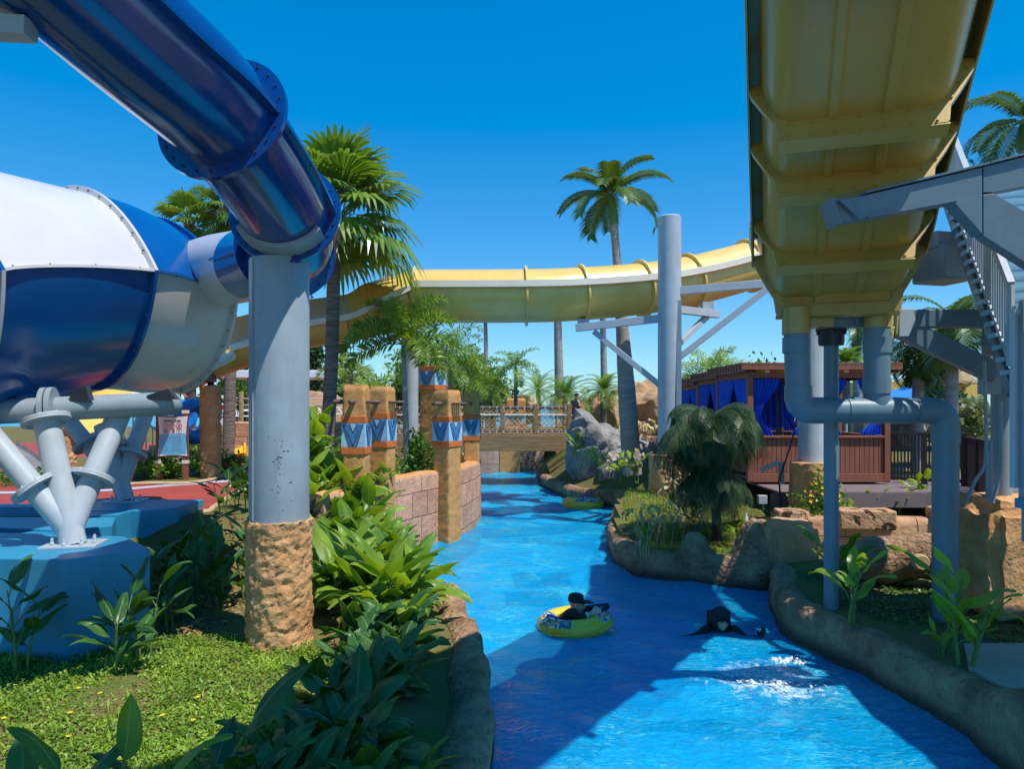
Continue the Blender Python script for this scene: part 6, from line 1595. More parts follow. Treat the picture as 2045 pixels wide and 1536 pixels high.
# ================================================================ PLANTS
def leaf(mb, base, az, el, L, w, droop, twist=0.0, pet=.15, n=9, fold=.18, wave=.02, mi=0, rnd=None):
    """broad leaf with petiole, uv x across (0..1), uv y along"""
    base = V(base); p = base.copy(); e = el; h = V((cos(az), sin(az), 0)); s0 = V((-sin(az), cos(az), 0)); r = rnd or RNG
    pts = []; ds = []
    m = n + 3; step_p = pet / 3; 
    for i in range(3):
        pts.append((p.copy(), None)); d = h * cos(e) + UP * sin(e); p = p + d * step_p; e -= droop * .05
    rows = []
    ph = r.random() * 6
    for i in range(n + 1):
        t = i / n; d = h * cos(e) + UP * sin(e); rows.append((p.copy(), d, t)); p = p + d * (L / n); e -= droop / n * (.4 + 1.2 * t)
    vs = []; uv = []
    for c, d, t in rows:
        tw = twist * t; s = (s0 * cos(tw) + d.cross(s0) * sin(tw)).normalized(); nn = s.cross(d)
        ww = w * .5 * (sin(pi * (t ** .72)) ** .85 if 0 < t < 1 else .02) 
        ev = wave * sin(t * 9 + ph)
        for u in (-1, -.5, 0, .5, 1):
            vs.append(c + s * u * ww + nn * (abs(u) * fold * ww * 2 + (ev if abs(u) == 1 else 0) * (1 if u > 0 else -1))); uv.append((.5 + u * .5, t))
    fs = [(i * 5 + j, i * 5 + j + 1, (i + 1) * 5 + j + 1, (i + 1) * 5 + j) for i in range(n) for j in range(4)]
    mb.add(vs, fs, mi, uv)
    return [q[0] for q in pts] + [rows[0][0]]
def broad_plant(seed, nst=4, hgt=.8, LL=.5, ww=.17, spread=.25, lean=0, nl=4, lm=None, els=(.75, 1.25), drs=(.6, 1.8)):
    """clump of stems with alternating big leaves : returns (leaf mesh, stem mesh)"""
    r = random.Random(seed); lm_, sm_ = MB(), MB()
    for s in range(nst):
        a = r.uniform(0, 2 * pi); b = V((cos(a), sin(a), 0)) * r.uniform(0, spread); tilt = V((cos(a), sin(a), 0)) * r.uniform(.05, .35)
        H_ = hgt * r.uniform(.7, 1.1); pts = [b + tilt * (t ** 1.6) * H_ + UP * H_ * t for t in (0, .25, .5, .75, 1)]
        sm_.tube(pts, [.016, .014, .012, .01, .006], 6); az = r.uniform(0, 2 * pi)
        for k in range(nl):
            t = .25 + .75 * (k + .5) / nl; i = min(3, int(t * 4)); p = pts[i].lerp(pts[i + 1], t * 4 - i); az += 2.4 + r.uniform(-.5, .5)
            top = k == nl - 1
            st_ = leaf(lm_, p, az, r.uniform(*els) if not top else r.uniform(.95, 1.3), LL * r.uniform(.75, 1.2), ww * r.uniform(.8, 1.2), r.uniform(*drs) if not top else r.uniform(.5, 1.4), r.uniform(-.8, .8), r.uniform(.06, .18), rnd=r, wave=.012)
            sm_.tube(st_, .007, 5)
    return lm_, sm_
def plant_proto(nm, label, cat, group, seed, m, **kw):
    t = thing(nm, label, cat, (0, 0, 0), group); l, s = broad_plant(seed, **kw); part('foliage', l, m, t, smooth=True); part('stems', s, STEM, t); return t
def place(protos, used, idx, loc, rz, sc, label):
    p = protos[idx]
    if idx not in used:
        used.add(idx); p.location = loc; p.rotation_euler = (0, 0, rz); p.scale = (sc,) * 3; p['label'] = label; return p
    return dup(p, loc, rz, sc, label)

GC = 'broad-leaved plants massed on the left bank'
lp = [plant_proto('canna_plant', 'x', 'plant', GC, 100 + i, CANNA, nst=5, hgt=.6, LL=.7, ww=.26, spread=.26, nl=4, els=(.3, 1.15), drs=(.7, 2.1)) for i in range(4)]
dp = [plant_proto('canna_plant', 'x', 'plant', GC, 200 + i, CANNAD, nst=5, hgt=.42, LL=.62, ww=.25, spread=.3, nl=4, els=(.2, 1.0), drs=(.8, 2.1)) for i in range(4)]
used_l, used_d = set(), set()
rr = random.Random(21)
LAB = 'bright green broad-leaved plant in the sunlit mass between the plaster pillar foot and the river'
LABS = 'dark green broad-leaved plant in the shaded mass along the near rock edging'
def gzz(x, y): return gz(x, y) - .04
sun_pts = []
# sunlit mass along the bank (x, y in metres)
for row in range(200):
    y = rr.uniform(9.3, 14.6); bank = np.interp(y, [9.3, 10.5, 11.4, 12.6, 13.8, 14.6], [-1.15, -1.3, -1.6, -2.15, -2.85, -3.15])
    left = np.interp(y, [9.3, 10.5, 12, 14.6], [-1.9, -2.6, -3.3, -4.0])
    x = rr.uniform(left, bank)
    if all((x - a) ** 2 + (y - b) ** 2 > .36 ** 2 for a, b in sun_pts): sun_pts.append((x, y))
for k, (x, y) in enumerate(sun_pts):
    place(lp, used_l, k % 4, (x, y, gzz(x, y)), rr.uniform(0, 6.28), rr.uniform(.75, 1.1), LAB)
sh_pts = []
for row in range(300):
    y = rr.uniform(4.6, 9.3); bank = np.interp(y, [4.6, 6, 7.5, 9.3], [-1.2, -1.2, -1.2, -1.3]); left = np.interp(y, [4.6, 5.4, 6.2, 7.2, 8.2, 9.3], [-2.0, -1.85, -1.75, -1.7, -1.7, -1.85])
    x = rr.uniform(left, bank)
    if all((x - a) ** 2 + (y - b) ** 2 > .40 ** 2 for a, b in sh_pts): sh_pts.append((x, y))
for k, (x, y) in enumerate(sh_pts):
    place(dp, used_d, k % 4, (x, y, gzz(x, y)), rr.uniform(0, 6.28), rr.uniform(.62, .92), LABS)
# big foreground leaves at the bottom left
def custom(nm, label, m, base, leaves, group=None, cat='plant'):
    t = thing(nm, label, cat, base, group); l, s = MB(), MB()
    for (az, el, L_, w_, dr, tw, pet, dz) in leaves:
        st_ = leaf(l, V(base) + UP * dz, az, el, L_, w_, dr, tw, pet, n=14, fold=.16, wave=.012); s.tube([V(base)] + st_, [.016] + [.012] * len(st_), 6)
    part('foliage', l, m, t, smooth=True); part('stems', s, STEM, t); return t
b_ = W(395, 1500, 4.7); custom('broad_leaf_plant', 'single huge dark glossy leaf arching over the lawn at the bottom of the picture', CANNAD, (b_.x - .02, 4.75, .45), [(.35, 1.15, .62, .2, .75, .9, .62, .1), (3.3, 1.0, .45, .17, .9, .2, .5, 0), (-.6, .9, .5, .18, 1.0, 0, .5, 0), (1.6, .9, .45, .16, .8, 0, .45, 0)])
b_ = W(200, 1536, 4.3); custom('broad_leaf_plant', 'bright plant with a folded upright pale leaf at the bottom left corner', CANNA, (b_.x, 4.4, .5), [(1.2, 1.4, .40, .17, -.1, .9, .62, .0), (.2, 1.1, .46, .15, 1.2, .2, .62, 0), (2.9, 1.05, .48, .14, 1.1, 0, .66, 0), (-.5, .9, .4, .14, .9, 0, .5, 0), (4.2, 1.0, .4, .14, 1, 0, .5, 0)])
b_ = W(30, 1560, 4.2); custom('broad_leaf_plant', 'dark leaf plant cut off by the left bottom corner', CANNAD, (b_.x, 4.3, .5), [(.6, 1.1, .45, .2, .8, .3, .5, 0), (2.2, 1.0, .42, .18, .6, .2, .5, 0), (-.8, .9, .45, .18, .8, 0, .5, 0)])
for k, (px, y, sd, sc) in enumerate(((480, 4.6, 31, .75), (560, 4.9, 32, .8), (650, 5.2, 33, .8), (720, 4.9, 34, .75), (800, 5.2, 35, .7), (610, 4.4, 36, .7), (700, 4.3, 37, .7))):
    x = (px - CX) * y / F; place(dp, used_d, sd % 4, (x, y, .4), sd * 1.3, sc, LABS)
# plants at the tank
TP = 'plants growing against the blue tank'
tp_ = [plant_proto('tank_plant', 'x', 'plant', TP, 300 + i, CANNAD, nst=3, hgt=.95, LL=.6, ww=.17, spread=.14, nl=4) for i in range(3)]
ut = set()
for k, (px, py, sc, lab) in enumerate(((40, 1310, .95, 'dark broad-leaved plant at the far left corner of the blue tank'), (235, 1310, .78, 'slim dark plant in front of the front tank block'), (285, 1290, .9, 'dark plant at the right corner of the front tank block'))):
    p = G(px, py + 45, .42); place(tp_, ut, k % 3, (p.x, p.y, .42), k * 2.1 + .5, sc, lab)
for k, (x, y, sc) in enumerate(((-4.55, 9.6, .8), (-4.2, 9.2, .75), (-4.3, 10.2, .95), (-4.5, 11, 1.0), (-3.75, 10.6, .8), (-4.1, 11.6, .9), (-3.9, 9.9, .7), (-4.8, 10.4, .9), (-3.5, 11.6, .8), (-4.9, 12.6, .75), (-5.1, 13.6, .6), (-4.7, 13.3, .8), (-4.9, 14.6, .7), (-5.3, 15.4, .6))):
    place(tp_, ut, k % 3, (x, y, gzz(x, y)), k * 1.7, sc * 1.02, 'dark broad-leaved plant in the shade between the blue tank and the plaster pillar')
# light leafy plants behind pillar inside the stone wall end
UP_ = 'tall pale canna plants behind the first totem column'
up = [plant_proto('tall_canna', 'x', 'plant', UP_, 400 + i, CANNA, nst=4, hgt=1.3, LL=.75, ww=.24, spread=.25, nl=5) for i in range(2)]; uu = set()
for k, (x, y, sc) in enumerate(((-4.1, 15.0, 1.0), (-3.75, 15.6, .95), (-4.3, 16.2, 1.1), (-3.5, 14.6, .7), (-4.6, 15.4, 1.0), (-2.75, 15.6, .5))):
    place(up, uu, k % 2, (x, y, gzz(x, y)), k * 1.3, sc, 'tall pale green canna plant left of the leftmost totem column')

# ---- small right bank plants
RP = 'young broad-leaved plants on the right bank'
rp = [plant_proto('young_canna', 'x', 'plant', RP, 500 + i, CANNA, nst=3, hgt=.5, LL=.36, ww=.12, spread=.07, nl=3) for i in range(3)]; ur = set()
for k, (px, py, z, sc, lab) in enumerate(((1655, 1190, .55, 1.45, 'leafy young plant at the foot of the thin grey riser'), (1695, 1240, .55, 1.3, 'leafy plant on the near right bank just right of the thin riser'), (1900, 1300, .55, 1.6, 'tall leafy plant growing in front of the thick pipe foot'), (1925, 1330, .55, 1.2, 'drooping leafy plant left of the paving slab'), (1880, 1310, .55, .6, 'short plant beside the tall one before the thick pipe'),
        (1700, 1020, 1.1, .75, 'thin sprout on the terrace just right of the thin riser'), (1745, 1010, 1.15, .9, 'spreading sprout in the middle of the terrace above the stone blocks'), (1795, 1010, 1.15, .8, 'thin sprout left of the thick pipe on the terrace'), (1845, 1005, 1.15, 1.25, 'tallest bright sprout touching the thick pipe on the terrace'),
        (1290, 1100, .5, .7, 'small plant with one pale leaf on the left of the island'), (1385, 1060, .55, .8, 'small plant with a single broad leaf on the island middle'), (1475, 1090, .5, .8, 'small mottled plant beside the sunlit outcrop on the island'))):
    p = G(px, py, z); place(rp, ur, k % 3, (p.x, p.y, gz(p.x, p.y) if p.y < 13 or p.y > 14.2 else z), k * 2.3, sc, lab)
# dead stalks on the island
DG = 'withered stalk plants along the island edge'
def withered(seed, n=9, hgt=.8):
    r = random.Random(seed); l, s = MB(), MB()
    for i in range(n):
        a = r.uniform(0, 6.28); b = V((r.gauss(0, .14), r.gauss(0, .14), 0)); d = V((cos(a), sin(a), 0)); pts = [b + d * (t ** 2) * .18 + UP * hgt * r.uniform(.6, 1) * t for t in (0, .3, .6, .85, 1)]; s.tube(pts, [.008, .007, .006, .005, .004], 5)
        leaf(l, pts[-1], a + r.uniform(-1, 1), .5, r.uniform(.2, .38), .09, r.uniform(2.5, 4), r.uniform(-1.5, 1.5), .03, n=7, wave=.03, rnd=r)
        if r.random() < .6: leaf(l, pts[2], a + 2, .6, r.uniform(.2, .34), .08, r.uniform(2.5, 4), 1, .03, n=7, wave=.03, rnd=r)
    return l, s
wpz = []
for i in range(3):
    t = thing('withered_plant', 'x', 'plant', (0, 0, 0), DG); l, s = withered(60 + i); part('foliage', l, DRY, t, smooth=True); part('stems', s, DRY, t); wpz.append(t)
uw = set()
for k, (px, py, z, sc, lab) in enumerate(((1290, 1105, .45, 1.15, 'withered pale drooping plant at the left tip of the island'), (1320, 1080, .5, 1.1, 'withered stalk clump right behind the left tip of the island'), (1345, 1040, .55, 1.2, 'grey withered clump beside the weeping palm'),
        (1170, 985, .55, 1.1, 'dry curled plant under the boulder, left one'), (1215, 985, .6, 1.0, 'dry curled plant under the boulder, middle one'), (1260, 975, .7, 1.1, 'dry curled plant at the boulder foot next to the plaster base'), (1285, 930, 1.1, 1.7, 'tall dry reed clump between the boulder and the plaster base'))):
    p = G(px, py, z); place(wpz, uw, k % 3, (p.x, p.y, gz(p.x, p.y) - .02), k * 1.9, sc, lab)
for k, (px, py, z, sc) in enumerate(((1145, 960, .6, 1.0), (1190, 985, .55, .9), (1240, 990, .6, .9), (1275, 985, .7, 1.0), (1160, 930, .7, 1.2))):
    p = G(px, py, z); place(rp, ur, k % 3, (p.x, p.y, gz(p.x, p.y)), k * 1.1, sc * 1.3, 'green leafy plant in the strip below the grey boulder')

# ---- bushes
def bush_mesh(rad, n, ls, seed, shape=.0):
    r = random.Random(seed); mb = MB(); vs = []; fs = []
    cl = [V((r.gauss(0, .45), r.gauss(0, .45), r.uniform(.15, .95))) for _ in range(9)]
    for i in range(n):
        c = r.choice(cl); p = c + V((r.gauss(0, .2), r.gauss(0, .2), r.gauss(0, .17)))
        if p.z < 0: p.z *= -.3
        p = V((p.x * rad[0], p.y * rad[1], p.z * rad[2]))
        d = V((r.gauss(0, 1), r.gauss(0, 1), r.gauss(.5, .8))).normalized(); s = d.cross(V((r.gauss(0, 1), r.gauss(0, 1), r.gauss(0, 1)))).normalized(); L_ = ls * r.uniform(.6, 1.3); k = len(vs)
        vs += [p, p + d * L_ * .5 + s * L_ * .28, p + d * L_, p + d * L_ * .5 - s * L_ * .28]; fs.append((k, k + 1, k + 2, k + 3))
    mb.add(vs, fs); return mb
def flowers(rad, n, seed, m, size=.035):
    r = random.Random(seed); out = []
    for i in range(n):
        a = r.uniform(pi, 2 * pi); e = r.uniform(.15, 1.2); p = V((cos(a) * cos(e) * rad[0] * .95, sin(a) * cos(e) * rad[1] * .95, rad[2] * (.25 + .75 * sin(e)))); mb = MB()
        for k in range(5):
            b = 2 * pi * k / 5; u = V((cos(b), -.5, sin(b))).normalized(); w_ = V((-sin(b), 0, cos(b))); mb.add([p, p + u * size * .6 + w_ * size * .35, p + u * size, p + u * size * .6 - w_ * size * .35], [(0, 1, 2, 3)])
        out.append(mb)
    return out
def bush(loc, rad, n, ls, seed, label, m=BUSH, fl=0, fm=None, nm='bush', group=None, fs=.035):
    t = thing(nm, label, 'bush', loc, group); b = bush_mesh(rad, n, ls, seed); b.v = [tuple(V(v) + V(loc)) for v in b.v]; part('foliage', b, m, t, smooth=True)
    st_ = MB(); r = random.Random(seed)
    for i in range(7):
        a = r.uniform(0, 6.28); st_.tube([V(loc), V(loc) + V((cos(a) * rad[0] * .35, sin(a) * rad[1] * .35, rad[2] * .45)), V(loc) + V((cos(a) * rad[0] * .6, sin(a) * rad[1] * .6, rad[2] * .8))], [.015, .012, .006], 5)
    part('stems', st_, STEM, t)
    for f in flowers(rad, fl, seed, fm, fs): f.v = [tuple(V(v) + V(loc)) for v in f.v]; part('flower', f, fm, t, smooth=False)
    return t
p = G(1605, 1028, 1.0); bush((bpz.x - .02, 14.4, .98), (.42, .34, .85), 900, .09, 1, 'round green bush with yellow flowers against the plaster foot of the thick post', fl=16, fm=YFLOWER, fs=.05)
bush((-2.25, 19.2, 1.45), (.55, .6, 1.1), 1500, .13, 2, 'dense glossy green shrub between the foxtail palm and the broad totem column')
bush((-3.15, 17.5, 1.4), (.5, .5, .7), 700, .12, 3, 'bushy shrub with orange flowers behind the second totem column', fl=14, fm=RFLOWER, fs=.07)
bush((-3.25, 14.0, 1.0), (.45, .4, .75), 650, .1, 4, 'small leafy shrub with a few yellow flowers below the leftmost totem column', fl=5, fm=YFLOWER)
for k, (px, py, y, sx, sz, lab) in enumerate(((300, 962, 18.2, .6, .5, 'low green shrub on the planting bed left of the rule sign'), (345, 962, 18.5, .7, .45, 'low green shrub at the foot of the rule sign'), (400, 955, 19.4, .6, .6, 'leafy shrub with orange flowers between the rule sign and the plaster column'), (455, 942, 20.3, .5, .4, 'low leafy shrub right of the round plaster column'), (250, 960, 18.5, .7, .5, 'low green shrub below the dark access stair'), (390, 935, 21.5, .7, .9, 'taller shrub behind the round plaster column'), (30, 975, 17.2, 1.2, .35, 'low planting at the far left behind the tank'))):
    l_ = W(px, py, y); bush((l_.x, y, 1.42), (sx, .5, sz), 520, .11, 20 + k, lab, fl=5 if k in (2, 3) else 0, fm=RFLOWER, fs=.06)
for k, px in enumerate((425, 465, 500, 540)):
    l_ = W(px, 890, 30 + k * .3); bush((l_.x, l_.y, 1.4), (.9, .5, .8), 420, .16, 40 + k, 'shrub in the far bed before the low block wall, number %d from its left end by the canopy' % (k + 1) if False else ('leafy shrub in the far bed at the red path end', 'bright shrub in the far bed below the beach rope posts', 'shrub in the far bed touching the grey pillar', 'shrub in the far bed hidden by the grey pillar')[k])
# dense hedge trees far behind
def tree(loc, rad, n, ls, seed, label, m=BUSH, trunk_h=None, group=None, nm='tree'):
    t = thing(nm, label, 'tree', loc, group); b = bush_mesh(rad, n, ls, seed); up_ = trunk_h or .4
    b.v = [tuple(V(v) + V(loc) + UP * up_) for v in b.v]; part('crown', b, m, t, smooth=True)
    tk = MB(); L0 = V(loc); tk.tube([L0 - UP * .1, L0 + UP * up_ + UP * rad[2] * .3, L0 + V((.1, 0, up_ + rad[2] * .8))], [.14, .1, .04], 8)
    r = random.Random(seed)
    for i in range(5):
        a = r.uniform(0, 6.28); tk.tube([L0 + UP * (up_ + .1 * rad[2]), L0 + V((cos(a) * rad[0] * .5, sin(a) * rad[1] * .5, up_ + rad[2] * .6))], [.06, .02], 6)
    part('trunk', tk, TRUNK, t); return t
CAS = leafmat('casuarina_needles', (.02, .06, .02), (.05, .11, .03), trans=.15, rough=.6)
for px, y, rx, h, m, lab in ((633, 42, 1.0, 5.0, CAS, 'dark green casuarina seen between the pillar and the thick palm trunk'), (480, 44, 1.6, 4.2, BUSH, 'bright green tree above the white canopy left of the pillar'), (505, 60, 3, 3.0, CAS, 'distant dark casuarina behind the rope fence'), (455, 62, 2.2, 2.2, CAS, 'distant low casuarina at the beach left of the pillar'), (900, 44, 2.6, 4.0, BUSH, 'bushy green tree behind the foxtail palm crown'), (960, 48, 2.6, 3.6, CAS, 'dark rounded tree behind the thin leaning trunk'), (850, 46, 2.4, 4.4, PALMLEAF, 'loose green tree left of the tall totem column'), (760, 46, 2.2, 2.8, CAS, 'dark tree low behind the foxtail palm trunk'), (1505, 36, 2.4, 2.6, BUSH, 'rounded light green tree above the cabana roof'), (1920, 22, 1.2, 1.6, leafmat('silver_leaf', (.16, .2, .1), (.34, .38, .24)), 'silvery green shrub tree behind the thick pipe and fence'), (1850, 52, 3, 3.2, BUSH, 'green tree beside the distant pavilion'), (700, 60, 3, 2.6, CAS, 'distant dark casuarina right of the thick palm trunk')):
    g = W(px, 830, y); tree((g.x, y, 1.35), (rx, rx, h), int(2600 + 420 * h), .15 + .003 * y, int(px), lab, m, trunk_h=.8)

# ---- palms
def frond(mb, base, az, el, L, droop, ll, n=34, w=.03, hang=.6, vee=.5, r=None, rib=.014, plum=0):
    h = V((cos(az), sin(az), 0)); s0 = V((-sin(az), cos(az), 0)); p = V(base); e = el; rows = []; m = 16
    for i in range(m + 1):
        t = i / m; d = h * cos(e) + UP * sin(e); rows.append((p.copy(), d, e)); p = p + d * (L / m); e -= droop / m * (.5 + t)
    mb.tube([q[0] for q in rows], [rib * (1 - .8 * i / m) for i in range(m + 1)], 4, mi=1)
    vs = []; fs = []
    for k in range(n):
        t = .1 + .9 * (k + .5) / n; x = t * m; i = min(m - 1, int(x)); c = rows[i][0].lerp(rows[i + 1][0], x - i); d = rows[i][1]; nn = s0.cross(d)
        if nn.z < 0: nn = -nn
        l_ = ll * (.45 + .75 * sin(pi * min(1, t * .92 + .06))) * r.uniform(.85, 1.12)
        for sgn in (-1, 1):
            vv = vee + (r.uniform(-plum, plum) if plum else 0)
            u = (s0 * sgn * cos(vv) + nn * sin(vv) + d * .55).normalized(); mid = c + u * l_ * .5 - UP * hang * l_ * .12; tip = c + u * l_ * .92 - UP * hang * l_ * .55; wd = d * w * .5
            o = len(vs); vs += [c - wd * .5, c + wd * .5, mid + wd, mid - wd, tip]; fs += [(o, o + 1, o + 2, o + 3), (o + 3, o + 2, o + 4)]
    mb.add(vs, fs)
def feather_crown(seed, nf, L, droop, ll, n=34, w=.03, hang=.6, els=(-.3, 1.35), vee=.4, plum=0):
    r = random.Random(seed); mb = MB()
    for i in range(nf):
        t = (i + .5) / nf; el = els[1] + (els[0] - els[1]) * t; frond(mb, (0, 0, 0), i * 2.4 + r.uniform(-.3, .3), el, L * r.uniform(.85, 1.1), droop * r.uniform(.8, 1.2), ll, n, w, hang, vee, r, plum=plum)
    return mb
def fan_leaf(mb, base, az, el, pet, R_, r, n=30, droop=.5):
    h = V((cos(az), sin(az), 0)); s = V((-sin(az), cos(az), 0)); d = h * cos(el) + UP * sin(el); hub = V(base) + d * pet; e2 = el - .35
    mb.tube([V(base), V(base) + d * pet * .5, hub], [.03, .022, .018], 5, mi=1)
    f = h * cos(e2) + UP * sin(e2); nn = s.cross(f); nn = nn if nn.z > 0 else -nn; vs = []; fs = []
    for k in range(n):
        a = radians(-118 + 236 * k / (n - 1)); u = f * cos(a) + s * sin(a); t_ = -f * sin(a) + s * cos(a); L_ = R_ * (1 - .22 * abs(a) / 2) * r.uniform(.9, 1.08); w1 = R_ * .055; zz = .012 * (1 if k % 2 else -1)
        b = hub + u * .03; c1 = hub + u * L_ * .55 + nn * (.06 * R_ * cos(a) + zz); c2 = hub + u * L_ * .82 - UP * droop * L_ * .10; tip = hub + u * L_ * .98 - UP * droop * L_ * r.uniform(.2, .42)
        o = len(vs); vs += [b, c1 - t_ * w1, c1 + t_ * w1 + nn * .02, c2 - t_ * w1 * .55, c2 + t_ * w1 * .55, tip]; fs += [(o, o + 2, o + 1), (o + 1, o + 2, o + 4, o + 3), (o + 3, o + 4, o + 5)]
    mb.add(vs, fs)
def trunk_mesh(pts, rs, n=18):
    mb = MB(); P = spline(pts, 12); k = len(P); R_ = [np.interp(i / (k - 1), np.linspace(0, 1, len(rs)), rs) for i in range(k)]
    mb.tube(P, [float(x) * (1 + .03 * (i % 2)) for i, x in enumerate(R_)], n); return mb
# thick fan palm left
def fan_palm(loc, top, rs, nl, R_, pet, seed, label, skirt=.0, az0=0, span=2.35):
    t = thing('fan_palm', label, 'palm tree', loc); top = V(top); L0 = V(loc)
    mid = L0.lerp(top, .5) + V((.05, 0, 0)); part('trunk', trunk_mesh([L0 - UP * .2, mid, top], rs), TRUNK, t)
    mb = MB(); r = random.Random(seed)
    for i in range(nl):
        u = (i + .5) / nl; el = 1.45 - span * u ** .9; fan_leaf(mb, top + V((0, 0, .1 - .35 * u)), az0 + i * 2.4 + r.uniform(-.25, .25), el, pet * r.uniform(.8, 1.15), R_ * r.uniform(.85, 1.1), r, droop=.35 + .9 * u)
    part('crown', mb, [FANLEAF, STEM], t, smooth=False)
    mb = MB()
    for i in range(26):
        a = r.uniform(0, 6.28); z = r.uniform(-.9, .1); d = V((cos(a), sin(a), 0)); mb.beam(top + d * .12 + UP * z, top + d * .3 + UP * (z + .32), .07, .02)
    part('leaf_bases', mb, WOOD, t); return t
Yf = 18.4
b0 = W(649, 870, Yf); fan_palm((b0.x, Yf, 1.3), W(668, 440, Yf) , [.19, .165, .16, .17], 30, 1.4, 1.12, 5, 'tall fan palm with a thick ringed trunk just right of the grey pillar', span=1.8)
fan_palm((W(378, 0, 26).x, 26, 1.3), W(378, 455, 26), [.2, .18, .16], 22, .95, .75, 8, 'small fan palm showing its crown above the barrel slide')
fan_palm((W(455, 0, 25).x, 25, 1.3), W(462, 420, 25), [.2, .18, .16], 16, .8, .6, 9, 'fan palm mostly hidden behind the blue tube slide')

def feather_palm(nm, loc, top, rs, seed, label, nf, L, droop, ll, n=34, w=.035, hang=.6, els=(-.3, 1.35), leafm=PALMLEAF, trunkm=TRUNKG, shaft=0, vee=.4, plum=0, group=None, mid=None):
    t = thing(nm, label, 'palm tree', loc, group); L0, top = V(loc), V(top); m = mid or L0.lerp(top, .5)
    part('trunk', trunk_mesh([L0 - UP * .2, m, top], rs, 16), trunkm, t)
    d = (top - V(m)).normalized(); c0 = top + d * shaft
    if shaft: mb = MB(); mb.tube([top, top + d * shaft * .3, top + d * shaft * .8, c0 + d * .1], [rs[-1] * 1.25, rs[-1] * 1.3, rs[-1] * .9, rs[-1] * .5], 14); part('crownshaft', mb, SHAFT, t)
    mb = feather_crown(seed, nf, L, droop, ll, n, w, hang, els, vee, plum); mb.v = [tuple(V(v) + c0) for v in mb.v]; part('crown', mb, [leafm, STEM], t, smooth=False); return t
Yr = 23
tp0 = W(1226, 448, Yr); feather_palm('royal_palm', (W(1263, 870, Yr).x, Yr, 1.3), tp0, [.30, .28, .2, .13, .12], 3, 'tall leaning royal palm with a grey trunk and green crownshaft', 15, 1.85, 1.6, .5, 60, .045, .85, (-.2, 1.35), PALMDARK, TRUNKG, shaft=.9, mid=W(1243, 660, Yr))
for px, ytop, y, lab, rs, sd in ((1113, 560, 46, 'royal palm whose trunk stands behind the bridge end, crown cut by the yellow tube', [.32, .27, .22], 11), (1203, 565, 48, 'thin royal palm between the two pygmy palms, crown behind the yellow tube', [.26, .21, .18], 12), (969, 590, 40, 'thin pale palm trunk rising left of the small mid palm', [.15, .12, .1], 13), (1710, 640, 32, 'tall thin palm seen between the feed pipe risers', [.22, .18, .15], 14)):
    feather_palm('royal_palm', (W(px + 6, 830, y).x, y, 1.3), W(px, ytop + 40, y), rs, sd, lab, 11, 1.9 if sd != 13 else 1.2, 2.3, .5, 34, .05, .9, (-.7, 1.1), PALMDARK, TRUNKG, shaft=.7)
# foxtail palm in the totem bed
yx = 19.2; feather_palm('foxtail_palm', (W(814, 945, yx).x, yx, 1.45), W(806, 715, yx), [.09, .075, .06], 21, 'foxtail palm with bushy plumes rising from the bed between the totem columns', 14, 1.75, 1.6, .36, 84, .04, .35, (-.1, 1.45), PALMLEAF, TRUNKG, shaft=.35, vee=.3, plum=1.2)
feather_palm('foxtail_palm', (W(700, 880, 24).x, 24, 1.4), W(702, 745, 24), [.1, .08, .07], 22, 'smaller foxtail palm just right of the thick fan palm trunk', 10, 1.35, 1.9, .32, 44, .035, .45, (-.3, 1.3), PALMLEAF, TRUNKG, vee=.3, plum=1)
feather_palm('foxtail_palm', (W(892, 860, 27).x, 27, 1.4), W(890, 700, 27), [.1, .08, .07], 23, 'foxtail palm with arching fronds behind the broad totem column', 12, 1.7, 1.7, .36, 44, .04, .5, (-.3, 1.3), PALMLEAF, TRUNKG, vee=.3, plum=1)
feather_palm('feather_palm', (W(1030, 830, 36).x, 36, 1.3), W(1030, 735, 36), [.13, .1, .08], 24, 'slender small palm standing alone against the sky over the bridge', 11, 1.5, 1.7, .42, 36, .05, .5, (-.2, 1.3), PALMLEAF, TRUNK, vee=.35, plum=.5)
for px, py, y, L_, sd, lab in ((1130, 800, 35, 1.55, 31, 'pygmy date palm with a low wide crown behind the person on the bridge'), (1205, 790, 36, 1.35, 32, 'pygmy date palm left of the leaning royal palm'), (1075, 790, 46, 2.0, 36, 'low wide palm behind the middle bridge posts'), (985, 790, 40, 1.5, 33, 'short dense palm behind the left part of the bridge net'), (940, 780, 42, 1.6, 34, 'dense low palm behind the last totem column'), (1690, 735, 30, 1.0, 35, 'small upright palm behind the cabana roof between the risers')):
    feather_palm('date_palm', (W(px, 840, y).x, y, 1.3), W(px, py - 10, y), [.16, .15, .14], sd, lab, 26, L_, 1.5, .36, 34, .03, .35, (-.5, 1.4), PALMLEAF, TRUNK, vee=.35)
feather_palm('feather_palm', (W(1420, 830, 28).x, 28, 1.3), W(1418, 742, 28), [.13, .11, .09], 41, 'foxtail palm rising above the farthest cabana roof', 12, 1.5, 1.7, .4, 44, .04, .45, (-.3, 1.35), PALMLEAF, TRUNKG, vee=.3, plum=.9)
feather_palm('feather_palm', (W(1900, 870, 19).x, 19, 1.3), W(1902, 640, 19), [.17, .15, .14], 42, 'dark palm with a pale trunk behind the knee brace at right', 16, 1.75, 2.0, .55, 34, .05, .7, (-.7, 1.2), PALMDARK, TRUNKG, vee=.3)
feather_palm('feather_palm', (W(1830, 870, 20.5).x, 20.5, 1.3), W(1835, 690, 20.5), [.16, .15, .13], 43, 'dark drooping palm beside the upper blue canopy', 13, 1.5, 2.1, .55, 30, .05, .8, (-.8, 1.0), PALMDARK, TRUNKG, vee=.3)
